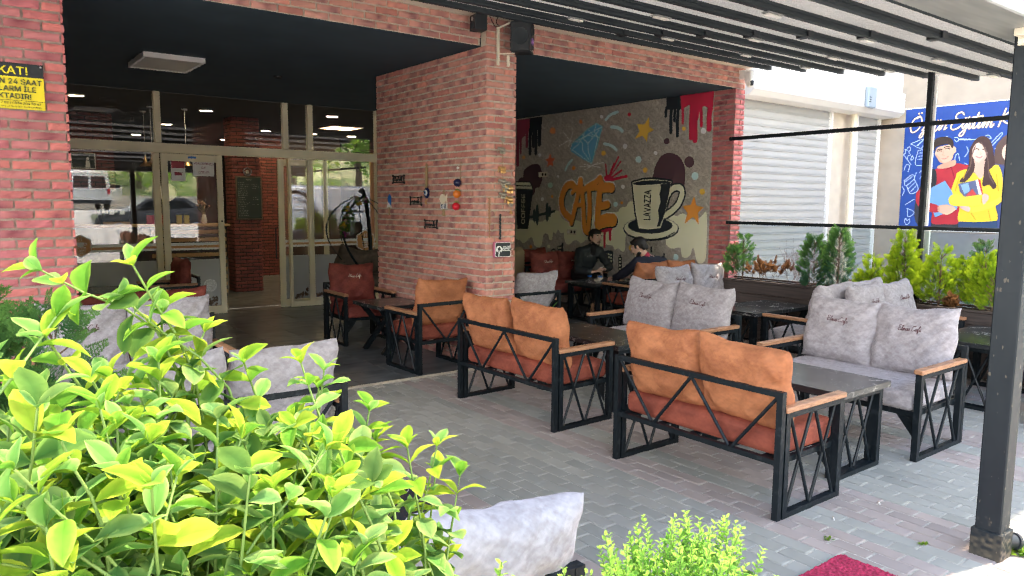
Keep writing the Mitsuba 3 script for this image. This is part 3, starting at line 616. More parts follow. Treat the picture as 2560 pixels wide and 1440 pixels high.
# rear gutter along the wall and front gutter over the post
put(k + '__rear_gutter', B(((XL, -.17, 3.585), (XR + .1, .20, 3.70))), 'dark_alu')
put(k + '__rear_gutter', B(((XL, -.20, 3.53), (XR + .05, -.174, 3.66)), ((XL, -.10, 3.545), (XR + .05, -.06, 3.583))), 'grey_alu')
g = put(k + '__front_gutter', cbox((XL, -4.93, 2.50), (XR + .12, -4.70, 2.80), .006), 'grey_alu')
put(g + '__lip', B(((XL, -4.70, 2.515), (XR + .12, -4.655, 2.545)), ((XL, -4.698, 2.72), (XR + .12, -4.62, 2.77))), 'dark_alu')
put(k + '__side_rail', B(((XR - .09, -4.65, 2.86), (XR - .03, -4.64, 2.9))), 'dark_alu')
sv = np.array([[x, y, PZ(y) + h_] for x in (XR - .10, XR - .02) for y in (-4.66, .1) for h_ in (.06, .16)])
put(k + '__side_rail', (sv, [[0, 1, 3, 2], [4, 6, 7, 5], [0, 4, 5, 1], [2, 3, 7, 6], [0, 2, 6, 4], [1, 5, 7, 3]]), 'dark_alu')
# small white light bars under every second beam
for bi, xs in ((2, (.03, 1.21, 2.44, 3.56)), (4, (-.01, 1.18, 2.42, 3.5)), (6, (-.06, 1.14, 2.32, 3.45)), (8, (-.12, 1.1, 2.3, 3.4))):
    y = beam_y[bi]; z = PZ(y)
    for xi, x in enumerate(xs):
        kk = thing('light_bar', f'{("leftmost", "second", "third", "rightmost")[xi]} white light bar in the {("row nearest the brick lintel", "second row from the brick lintel", "third row from the brick lintel", "row nearest the street")[bi // 2 - 1]}', 'light', 'white light bars under the pergola beams')
        put(kk + '__housing', cbox((x - .085, y + .012 - .03, z - .018), (x + .085, y + .042, z - .0065), .004), 'grey_alu')
        put(kk + '__diffuser', cbox((x - .075, y + .015 - .024, z - .03), (x + .075, y + .034, z - .0185), .006), 'white_gloss')
# post
k = thing('pergola_post', 'thick dark steel pergola post with a boxed foot, at the right edge', 'post')
put(k + '__post', cbox((-.4125, -4.9005, 0), (-.2975, -4.7855, 2.52), .006), 'post_metal')
ft = put(k + '__collar', cbox((-.425, -4.913, -.01), (-.285, -4.773, .135), .004), 'post_metal')
b = MB(); b.tube([(-.28, -4.88, .06), (-.235, -4.90, .055)], .036, 16); b.tube([(-.24, -4.90, .055), (-.22, -4.905, .05)], .042, 16); put(ft + '__drain_pipe', b.get(), 'dark_plastic', smooth=40)
put(k + '__bracket', B(((-.52, -4.86, 2.47), (-.413, -4.82, 2.5)), ((-.44, -4.87, 2.44), (-.413, -4.81, 2.499))), 'cream_plastic')

# ------------------------------------------------------------------ glass fence
XF = 4.077
k = thing('glass_fence', 'glass fence with black rails and a tall black post between terrace and neighbouring shop', 'fence')
put(k + '__rail', cbox((XF - .02, -5.2, 1.46), (XF + .02, .09, 1.50), .004), 'black_metal')
put(k + '__rail', cbox((XF - .02, -5.2, 2.575), (XF + .02, .09, 2.62), .004), 'black_metal')
for y in (-2.45, -5.2): put(k + '__post', cbox((XF - .026, y - .026, 0), (XF + .026, y + .026, PZ(y) + .12), .004), 'black_metal')
put(k + '__channel', cbox((XF + .028, -2.50, 1.503), (XF + .055, -2.455, 3.1), .003), 'white')
put(k + '__channel', cbox((XF + .028, -2.53, .4), (XF + .055, -2.475, 1.455), .003), 'white')
for a, c in ((.09, -2.42), (-2.48, -5.2)): put(k + '__pane', (np.array([[XF, a, .05], [XF, c, .05], [XF, c, 1.465], [XF, a, 1.465]]), np.array([[0, 1, 2, 3]])), 'fence_glass')

# ------------------------------------------------------------------ neighbouring shuttered shop
k = thing('neighbour_shop', 'whitewashed neighbouring shop with roller shutters and beige stucco side wing', 'building')
YN = 1.05
put(k + '__wall', B(((4.42, YN + .25, -.02), (10.0, YN + .6, 6.5)), ((8.23, YN - .02, 0), (8.62, YN + .25, 3.42)), ((8.62, YN + .03, 0), (9.07, YN + .25, 3.42)), ((10.0 - .12, YN - .02, 0), (10.01, YN + .25, 3.42)), ((4.42, YN - .02, 0), (4.62, YN + .25, 3.42))), 'stucco')
put(k + '__upper_wall', B(((4.42, .66, 3.76), (10.0, YN + .249, 6.5))), 'white_wall')
put(k + '__side_wing', B(((10.0, -8, -.02), (11.2, YN + .6, 7.5))), 'wing')
put(k + '__side_plinth', B(((9.93, -8, -.02), (9.998, .0, 1.25))), 'grey_stone')
mat('grey_stone', pr(lambda p, n, uv: c3(.25, .255, .26) * (.8 + .4 * fb(p.x * 5, p.y * 5, p.z * 5, 3))), .8)
def shutter(x0, x1, lab):
    kk = thing('roller_shutter', lab, 'shutter')
    n = 27; pitch = 3.36 / n
    pv_ = np.array([(0, 0), (-.004, .004), (-.016, .03), (-.018, .085), (-.010, .108), (-.034, .113), (-.032, .1205), (-.002, .1235)])
    v = np.array([[x, YN + a, z] for x in (x0, x1) for a, z in pv_]); m_ = len(pv_)
    f = [[i, m_ + i, m_ + i + 1, i + 1] for i in range(m_ - 1)]
    d = mikit.ply((v, f), 'mat_shutter_white')
    for i in range(n): put(kk + '__slat', d, 'white', m=M4((0, 0, .01 + i * pitch)))
    put(kk + '__guide', B(((x0 - .035, YN - .06, 0), (x0 - .002, YN + .05, 3.4)), ((x1 + .002, YN - .06, 0), (x1 + .06, YN + .05, 3.4))), 'white')
    return kk
def housing(kk, x0, x1):
    pr_ = [(YN - .03, 3.37), (.70, 3.37), (.60, 3.45), (.60, 3.80), (YN - .03, 3.80)]
    v = np.array([[x, y, z] for x in (x0, x1) for y, z in pr_]); n = 5
    F = [[i, (i + 1) % n, n + (i + 1) % n] for i in range(n)] + [[i, n + (i + 1) % n, n + i] for i in range(n)] + [[0, i, i + 1] for i in (1, 2, 3)] + [[n, n + i + 1, n + i] for i in (1, 2, 3)]
    put(kk + '__housing', (v, F), 'white_wall')
s1 = shutter(4.62, 8.16, 'wide white roller shutter right of the brick pier'); housing(s1, 5.30, 8.20)
s2 = shutter(9.09, 9.86, 'narrow white roller shutter beside the student banner'); housing(s2, 8.215, 9.99)
k = thing('downpipe', 'cream downpipe between the two roller shutters', 'pipe')
b = MB(); b.tube([(8.80, .92, 0), (8.80, .92, 3.37)], .055, 14); put(k + '__pipe', b.get(), 'cream_plastic', smooth=40)
for z in (.9, 1.62, 2.9): b = MB(); b.tube([(8.80, .92, z), (8.80, .92, z + .06)], .064, 14); put(k + '__collar', b.get(), 'cream_plastic', smooth=40)
k = thing('alarm_box', 'pale blue-grey alarm box on the shutter housing', 'alarm box')
put(k + '__case', cbox((8.5, .52, 3.43), (8.78, .597, 3.80), .02), 'grey_box'); mat('grey_box', (.26, .32, .38), .4)
b = MB()
for i in range(3):
    for j in range(3): b.box((8.52 + i * .025, .515, 3.52 + j * .04), (8.535 + i * .025, .521, 3.535 + j * .04))
put(k + '__sounder_holes', b.get(), 'dark_plastic')
# cctv camera on the corner of the brick lintel
k = thing('security_camera', 'small white security camera on the right end of the brick lintel', 'camera')
put(k + '__bracket', cbox((4.24, .03, 3.40), (4.30, .115, 3.52), .008), 'white')
put(k + '__body', hull_round((4.24, -.08, 3.33), (4.33, .03, 3.50), .035, 5), 'white', smooth=40)
b = MB(); b.mesh(trimesh.creation.icosphere(2, .045), m=M4((4.285, -.04, 3.325))); put(k + '__dome', b.get(), 'white_gloss', smooth=40)
b = MB(); b.mesh(trimesh.creation.icosphere(2, .02), m=M4((4.265, -.082, 3.315))); b.mesh(trimesh.creation.icosphere(2, .035), m=M4((4.285, -.058, 3.345))); put(k + '__lens', b.get(), 'dark_plastic', smooth=40)
# ------------------------------------------------------------------ cushions, seats, tables
def pillow(w, h, t, seed, sag=.02):
    """upright cushion: x width, z height, bulging along +-y; returns mesh and a front-surface function (x, z) -> point"""
    N = 30; u = np.linspace(-1, 1, N); u = np.sign(u) * (1 - (1 - np.abs(u)) ** 1.5)
    U, V = np.meshgrid(u, u)
    rr = np.random.default_rng(seed); ph = rr.uniform(0, 6, 8)
    def shape(U, V, side):
        edge = np.clip((1 - np.abs(U) ** 6), 0, 1) ** .5 * np.clip((1 - np.abs(V) ** 6), 0, 1) ** .5
        cor = np.abs(U * V)
        fold = .8 * (np.sin(U * 9 + ph[0] + V * 5) * np.sin(V * 7 + ph[1]) * .006 + np.sin(U * 17 + V * 13 + ph[2]) * .004 * (np.abs(V) + np.abs(U))) + (meshkit.fbm(np.stack([U * 4 + seed, V * 4, 0 * U], -1), 3, seed) - .5) * .035
        y = side * (t / 2 * edge * (.80 + .20 * np.cos(U * 1.3) * np.cos(V * 1.3)) + fold * edge)
        x = w / 2 * U * (1 - .035 * (1 - V ** 2)) * (1 - .03 * cor ** 3)
        z = h / 2 * V * (1 - .03 * (1 - U ** 2)) - sag * (1 - U ** 2) * (V > 0) * V + .004 * np.sin(U * 5 + ph[3]) * np.clip(V, 0, 1) + .0035 * np.sin(U * 9 + ph[5]) * np.clip(V, 0, 1) ** 3
        x = x + .008 * np.sin(V * 6 + ph[4]) * np.abs(U)
        return np.stack([x, y, z], -1)
    a, b_ = shape(U, V, 1), shape(U, V, -1)
    v = np.vstack([a.reshape(-1, 3), b_.reshape(-1, 3)]); f = []; M = N * N
    q = np.array([[j * N + i, j * N + i + 1, (j + 1) * N + i + 1, (j + 1) * N + i] for j in range(N - 1) for i in range(N - 1)])
    f = np.vstack([q[:, ::-1], q + M])
    tm = trimesh.Trimesh(v, np.vstack([f[:, [0, 1, 2]], f[:, [0, 2, 3]]]), process=False); tm.merge_vertices(digits_vertex=5)
    return tm, (lambda x, z: shape(np.clip(np.asarray(x) / (w / 2), -.99, .99), np.clip(np.asarray(z) / (h / 2), -.99, .99), 1))
_pc = {}
def pillow_ply(w, h, t, seed, m_):
    k = (w, h, t, seed, m_)
    if k not in _pc: tm, fn = pillow(w, h, t, seed); _pc[k] = (mikit.ply(tm, 'mat_' + m_, smooth=True), fn)
    return _pc[k]
_txt = {}
def script_on(fn, key, h=.044, w=.0042):
    """'Elmas Cafe' lying on a cushion's front"""
    if key not in _txt:
        g, adv = script('Elmas Cafe', h, w)
        tri = [trimesh.creation.triangulate_polygon(q.simplify(4e-4), engine='earcut') for q in polys(g)]
        b = MB()
        for v, f in tri:
            p_ = fn(adv / 2 - v[:, 0], v[:, 1] + .06); p_[:, 1] += .004   # +y side seen from the front: x runs mirrored
            b.add(p_, f)
        _txt[key] = b.get()
    return _txt[key]
mat('text_dark', (.11, .055, .06), .8); mat('text_light', (.60, .52, .45), .8)
def R3(ax, a):
    c, s = math.cos(a), math.sin(a); m = np.eye(4); i, j = {'x': (1, 2), 'y': (2, 0), 'z': (0, 1)}[ax]
    m[i, i] = c; m[i, j] = -s; m[j, i] = s; m[j, j] = c; return m
def TR(*t): m = np.eye(4); m[:3, 3] = t; return m
def xbars(b, x, y0, y1, z0, z1, r=.010):
    """two crossings side by side between two posts in the plane x"""
    ym = (y0 + y1) / 2; o = .012
    for p_, q, s in (((y0 + .02, z1), (ym - o, z0), 1), ((ym - o, z1), (y0 + .02, z0), -1), ((ym + o, z1), (y1 - .02, z0), 1), ((y1 - .02, z1), (ym + o, z0), -1)):
        b.tube([(x + s * .004, p_[0], p_[1]), (x + s * .004, q[0], q[1])], r, 7)
_fr = {}
def frame_plys(w, D):
    if (w, D) in _fr: return _fr[w, D]
    side = MB()
    side.box((-.02, .045, 0), (.02, .085, .585)); side.box((-.02, D - .04, 0), (.02, D, .585))
    side.box((-.0195, .085, 0), (.0195, D - .04, .032)); side.box((-.0195, .045, .5855), (.0195, D, .596))
    side.box((-.019, .085, .565), (.019, D - .04, .585))
    xbars(side, 0, .085, D - .04, .032, .565)
    arm = cbox((-.03, .035, .597), (.03, D + .012, .628), .005)
    bk = MB(); hw = w / 2
    for s in (-1, 1): bk.box((s * hw - .018, -.002, 0), (s * hw + .018, .034, .715))
    bk.box((-hw + .018, 0, .683), (hw - .018, .032, .7145)); bk.box((-hw + .018, 0, .305), (hw - .018, .032, .335))
    n = 2 if w > .9 else 1
    xs = np.linspace(-hw + .02, hw - .02, 2 * n + 1)
    for i in range(2 * n):
        a, c = (.683, .335) if i % 2 == 0 else (.335, .683)
        b0, b1 = xs[i] + (.012 if i % 2 else 0), xs[i + 1] - (.012 if i % 2 == 0 else 0)
        bk.tube([(b0, .016, a), (b1, .016, c)], .0105, 7)
    st = MB()
    st.box((-hw + .02, D - .06, .295), (hw - .02, D - .03, .33))
    for s in (-1, 1):
        st.box((s * (hw - .02), .034, .296), (s * (hw - .045), D - .06, .3295))
        st.mesh(trimesh.creation.extrude_polygon(Polygon([(0, 0), (.13, 0), (0, -.16)]), .006), m=np.array([[-s, 0, 0, s * (hw - .021)], [0, 0, 1, D - .05], [0, 1, 0, .294], [0, 0, 0, 1.0]]))
    for x in np.linspace(-hw + .1, hw - .1, 5 if w > .9 else 3): st.box((x - .03, .034, .318), (x + .03, D - .06, .3285))
    _fr[w, D] = [mikit.ply(side.get(), 'mat_black_metal'), mikit.ply(arm, 'mat_arm_wood'), mikit.ply(bk.get(), 'mat_black_metal'), mikit.ply(st.get(), 'mat_black_metal')]
    return _fr[w, D]
_sc = {}
def seat_cushion(w, D, m_, seed):
    k = (w, D, m_)
    if k not in _sc:
        man = hull_round((-w / 2 + .03, .06, .331), (w / 2 - .03, D - .005, .468), .04, 6).refine_to_length(.05)
        q = man.to_mesh(); v, f = np.array(q.vert_properties[:, :3]), q.tri_verts
        top = np.clip((v[:, 2] - .40) / .06, 0, 1)
        v[:, 2] += top * (.012 * np.cos(v[:, 0] / w * 3) * 1 + (meshkit.fbm(v * 6 + seed, 3, seed) - .5) * .025)
        v[:, 1] += (v[:, 1] > D - .08) * (meshkit.fbm(v * 7, 2, seed) - .5) * .02
        _sc[k] = mikit.ply((v, f), 'mat_' + m_, smooth=True)
    return _sc[k]
SEATM = {'orange_velvet': 'rust_velvet', 'maroon_velvet': 'maroon_velvet', 'grey_velvet': 'grey_velvet', 'maroon2': 'maroon_velvet'}
def seat(label, pos, rz, w, D, fab, text=None, group=None, lean=.22, seeds=(1, 2), jit=0.0, ph=.5):
    """two-seater or armchair; local: back at y=0, front at y=D"""
    two = w > .9
    k = thing('terrace_sofa' if two else 'terrace_armchair', label, 'sofa' if two else 'armchair', group)
    m = M4((pos[0], pos[1], 0), rz)
    side, arm, bk, st = frame_plys(w, D)
    for s in (-1, 1):
        fk = put(k + '__side_frame', side, '', m=m @ TR(s * (w / 2 - .0), .0, 0)); put(fk + '__armrest', arm, '', m=m @ TR(s * w / 2, 0, 0))
    put(k + '__back_frame', bk, '', m=m); put(k + '__seat_frame', st, '', m=m)
    put(k + '__seat_cushion', seat_cushion(w, D, SEATM[fab], seeds[0]), '', m=m)
    n = 2 if two else 1; cw = (w - .03) / n
    r = np.random.default_rng(seeds[0] * 17 + seeds[-1])
    for i in range(n):
        sd = seeds[i % len(seeds)]
        d, fn = pillow_ply(round(cw + .01, 3), ph, .19, sd, fab)
        x = (i - (n - 1) / 2) * cw
        cm = m @ TR(x + r.uniform(-.01, .01), .135 + r.uniform(-.012, .012), .455) @ R3('x', lean + r.uniform(-.05, .05)) @ R3('y', r.uniform(-.05, .05) + jit) @ TR(0, .035, ph / 2)
        ck = put(k + '__back_cushion', d, '', m=cm)
        if text: put(ck + '__embroidery', script_on(fn, (cw, ph, sd)), text, m=cm)
    return k
_tt = {}
def table(label, pos, rz, L, W, z=.57, legs='frame', group=None):
    k = thing('marble_table', label, 'table', group); m = M4((pos[0], pos[1], 0), rz)
    put(k + '__tabletop', cbox((-W / 2, -L / 2, z - .042), (W / 2, L / 2, z), .003), 'marble', m=m)
    for s in (-1, 1):
        b = MB()
        if legs == 'frame':
            y = s * (L / 2 - .07); hw = W / 2 - .06
            for q in (-1, 1): b.box((q * hw - .022, y - .04, 0), (q * hw + .022, y + .04, z - .043))
            b.box((-hw + .022, y - .0395, 0), (hw - .022, y + .0395, .03)); b.box((-hw + .022, y - .0395, z - .075), (hw - .022, y + .0395, z - .0435))
            for (p_, q) in (((-hw + .03, z - .075), (-.012, .03)), ((-.012, z - .075), (-hw + .03, .03)), ((.012, z - .075), (hw - .03, .03)), ((hw - .03, z - .075), (.012, .03))):
                b.tube([(p_[0], y, p_[1]), (q[0], y + .004, q[1])], .010, 7)
        else:
            y = s * (L / 2 - .12); hw = W / 2 - .09
            b.bar((-hw, y, .002), (hw, y + .0, z - .045), .05, .05, up=(0, 1, 0)); b.bar((hw, y + .052, .002), (-hw, y + .052, z - .045), .05, .05, up=(0, 1, 0))
        put(k + '__leg_frame', b.get(), 'black_metal', m=m)
    return k
PI = math.pi; EX, WX = -PI / 2, PI / 2           # facing +x, facing -x ; 0 faces +y, PI faces -y
GO, GG, GM = 'orange sofas and chairs on the terrace', 'grey sofas on the terrace', None
# row of orange seats (backs towards the camera), from the street to the column
seat('orange two-seat sofa nearest the pergola post, its back to the camera', (-.885, -3.375), EX, 1.215, .63, 'orange_velvet', seeds=(3, 4))
seat('orange two-seat sofa between the near orange sofa and the brick column', (-.862, -1.46), EX + .03, 1.23, .62, 'orange_velvet', seeds=(5, 6))
seat('orange armchair against the foot of the brick column', (-.395, .115), .03, .63, .66, 'orange_velvet', seeds=(7,))
seat('dark red armchair facing the street, left of the brick column', (-.345, 2.56), PI - .02, .63, .66, 'maroon_velvet', 'text_light', seeds=(8,))
seat('grey two-seat sofa beside the pergola post, facing the near orange sofa', (1.43, -3.385), WX, 1.21, .72, 'grey_velvet', 'text_dark', seeds=(9, 10), ph=.53)
seat('grey two-seat sofa facing the middle orange sofa', (1.335, -1.48), WX, 1.31, .65, 'grey_velvet', 'text_dark', seeds=(11, 12), ph=.52)
seat('pale grey two-seat sofa at the planter, below the mural', (3.10, -.04), PI, 1.25, .62, 'grey_velvet', 'text_dark', seeds=(13, 14), ph=.52)
seat('grey two-seat sofa with its back to the camera, beyond the near grey sofa', (2.78, -2.46), 0, 1.24, .62, 'grey_velvet', 'text_dark', seeds=(15, 16), ph=.52)
seat('grey two-seat sofa catching the sun, back to back with another grey sofa', (2.98, -2.52), PI, 1.20, .62, 'grey_velvet', 'text_dark', seeds=(17, 18), ph=.52)
seat('grey two-seat sofa behind the pergola post, at the right edge', (2.95, -4.72), 0, 1.2, .6, 'grey_velvet', seeds=(15, 16))
seat('grey armchair half hidden behind the brick column', (.93, .26), 0, .62, .63, 'grey_velvet', seeds=(20,))
seat('dark red sofa with the man in the black jacket on it', (3.56, 3.10), PI, 1.16, .66, 'maroon_velvet', 'text_light', seeds=(21, 22))
seat('orange sofa with the man in the navy jacket on it', (3.50, .58), 0, 1.2, .66, 'orange_velvet', seeds=(23, 24))
seat('dark red sofa at the back of the mural niche, a coat hung over it', (3.45, 3.75), 0, 1.16, .62, 'maroon_velvet', seeds=(25, 26))
# left group behind the bush
seat('dark red armchair standing in front of the sliding door', (-1.74, 4.45), WX, .62, .64, 'maroon_velvet', seeds=(27,), lean=.12)
seat('dark red two-seat sofa with its back to the camera, behind the bush', (-3.13, .66), 0, 1.2, .62, 'maroon_velvet', seeds=(28, 29))
seat('grey two-seat sofa facing the camera behind the tallest shoots of the bush', (-3.36, -.14), PI, 1.2, .66, 'grey_velvet', 'text_dark', seeds=(30, 31), ph=.54)
seat('grey two-seat sofa with its back to the camera, left of the orange row', (-3.28, -2.45), 0, 1.2, .62, 'grey_velvet', seeds=(32, 33), ph=.52)
seat('grey two-seat sofa at the bottom edge, seen from behind', (-3.64, -4.76), 0, 1.2, .66, 'grey_velvet', seeds=(34, 35), ph=.50, lean=.24, jit=.14)
# tables
table('black marble table between the near orange sofa and the near grey sofa', (.205, -3.36), 0, 1.10, .60)
table('black marble table between the middle orange sofa and the grey sofa facing it', (.17, -1.49), 0, 1.10, .60)
table('black marble table between the dark red and the orange armchairs at the column', (-.345, 1.42), 0, .70, .62, legs='cross')
table('black marble table by the planter between two grey sofas', (2.95, -1.25), PI / 2, 1.12, .64)
table('black marble table half hidden behind the pergola post', (2.99, -3.56), PI / 2, 1.1, .6)
TM = table('black marble table carrying the two men\'s coffee cups', (3.55, 1.80), PI / 2, 1.14, .70)
table('black marble table behind the leaves of the big bush', (-3.53, -3.72), PI / 2, 1.14, .60)
table('black marble table between the two grey sofas behind the bush', (-3.35, -1.33), PI / 2, 1.1, .6)
table('black marble table beside the dark red armchair at the door', (-2.85, 4.4), 0, 1.1, .6)
# things on the men's table
def cup(x, y, z, lab, saucer):
    k = thing('coffee_cup', lab, 'cup')
    b = MB(); b.lathe([(.001, z + .004), (.028, z + .002), (.034, z + .02), (.041, z + .065), (.038, z + .066), (.031, z + .02), (.001, z + .012)], 18, (x, y, 0)); put(k + '__bowl', b.get(), 'porcelain', smooth=40)
    t = np.linspace(-1.4, 1.4, 9); b = MB(); b.tube(np.stack([x + .034 + .026 * np.cos(t), np.full(9, y), z + .036 + .022 * np.sin(t)], 1), .005, 6); put(k + '__handle', b.get(), 'porcelain', smooth=40)
    if saucer:
        s_ = thing('saucer', 'pale saucer under the right-hand coffee cup', 'saucer'); b = MB(); b.lathe([(.001, z - .006), (.04, z - .008), (.075, z + .004), (.072, z + .008), (.038, z - .002), (.001, z)], 20, (x, y, 0)); put(s_ + '__dish', b.get(), 'porcelain', smooth=40)
ZT = .571
cup(3.43, 1.86, ZT + .001, 'left-hand pale coffee cup on the men\'s table', False); cup(3.60, 1.60, ZT + .009, 'right-hand pale coffee cup on a saucer, on the men\'s table', True)
for x, y, lab in ((3.16, 1.80, 'left-hand small water glass on the men\'s table'), (3.24, 1.66, 'right-hand small water glass on the men\'s table')):
    k = thing('water_glass', lab, 'glass'); b = MB(); b.lathe([(.001, ZT + .004), (.026, ZT + .002), (.032, ZT + .09)], 18, (x, y, 0)); put(k + '__tumbler', b.get(), 'cup_glass', smooth=40)
    b = MB(); b.lathe([(.0295, ZT + .072), (.0313, ZT + .072), (.0325, ZT + .091), (.030, ZT + .091)], 18, (x, y, 0)); put(k + '__blue_rim', b.get(), 'blue', smooth=40)
k = thing('sugar_dish', 'small white sugar dish between the glasses', 'dish'); put(k + '__dish', cbox((3.25, 1.74, ZT + .001), (3.33, 1.80, ZT + .025), .006), 'porcelain')
k = thing('ashtray', 'clear glass ashtray beside the right-hand cup', 'ashtray'); b = MB(); b.lathe([(.001, ZT + .006), (.045, ZT + .004), (.05, ZT + .028), (.042, ZT + .028), (.036, ZT + .012)], 18, (3.62, 1.80, 0)); put(k + '__bowl', b.get(), 'cup_glass', smooth=40)
k = thing('tan_bag', 'small tan bag standing under the men\'s table', 'bag')
put(k + '__body', hull_round((3.04, 1.52, .08), (3.20, 1.66, .27), .03, 6), 'tan', smooth=40); put(k + '__strap', (lambda b: (b.tube(spline([(3.06, 1.59, .24), (3.08, 1.59, .33), (3.16, 1.59, .33), (3.18, 1.59, .24)]), .006, 5), b.get())[1])(MB()), 'tan')
k = thing('hanging_coat', 'beige coat draped over the dark red sofa at the back of the niche', 'coat')
b = MB(); u = np.linspace(0, 1, 14); w_ = np.linspace(0, 1, 10); pts = []
for a in u:
    for c in w_:
        y = 3.70 + .34 * (a - .45) if a > .45 else 3.74 - .05 * a; z = .98 - 1.2 * abs(a - .45) * (1 if a < .45 else .8)
        pts.append((2.98 + c * .42 + .02 * math.sin(a * 9), y + .02 * math.sin(c * 14 + a * 5) + (-.05 if a < .45 else .03), z + .02 * math.sin(c * 9)))
n = len(w_); b.add(pts, [[j * n + i, j * n + i + 1, (j + 1) * n + i + 1, (j + 1) * n + i] for j in range(13) for i in range(n - 1)])
mat('beige_cloth', (.42, .33, .2), .9); put(k + '__cloth', b.get(), 'beige_cloth', smooth=True)
# loose orange bolster on the orange sofa by the mural
# door mat
k = thing('door_mat', 'crimson loop-pile mat on the paving at the bottom edge', 'mat')
mp = Polygon([(-1.0, -4.42), (-1.33, -4.42), (-1.37, -5.05), (-1.02, -5.05), (-1.0, -4.45)]).buffer(.0)
b = MB(); g = np.meshgrid(np.linspace(-1.62, -.98, 110), np.linspace(-5.1, -4.415, 116)); zz = .008 + .010 * meshkit.noise(np.stack([g[0] * 90, g[1] * 90, 0 * g[0]], -1))
n = 110; v = np.stack([g[0], g[1], zz], -1).reshape(-1, 3); put(k + '__pile', (v, [[j * n + i, j * n + i + 1, (j + 1) * n + i + 1, (j + 1) * n + i] for j in range(115) for i in range(n - 1)]), 'mat_red')
put(k + '__backing', B(((-1.622, -5.102, .0025), (-.978, -4.413, .008))), 'rubber')
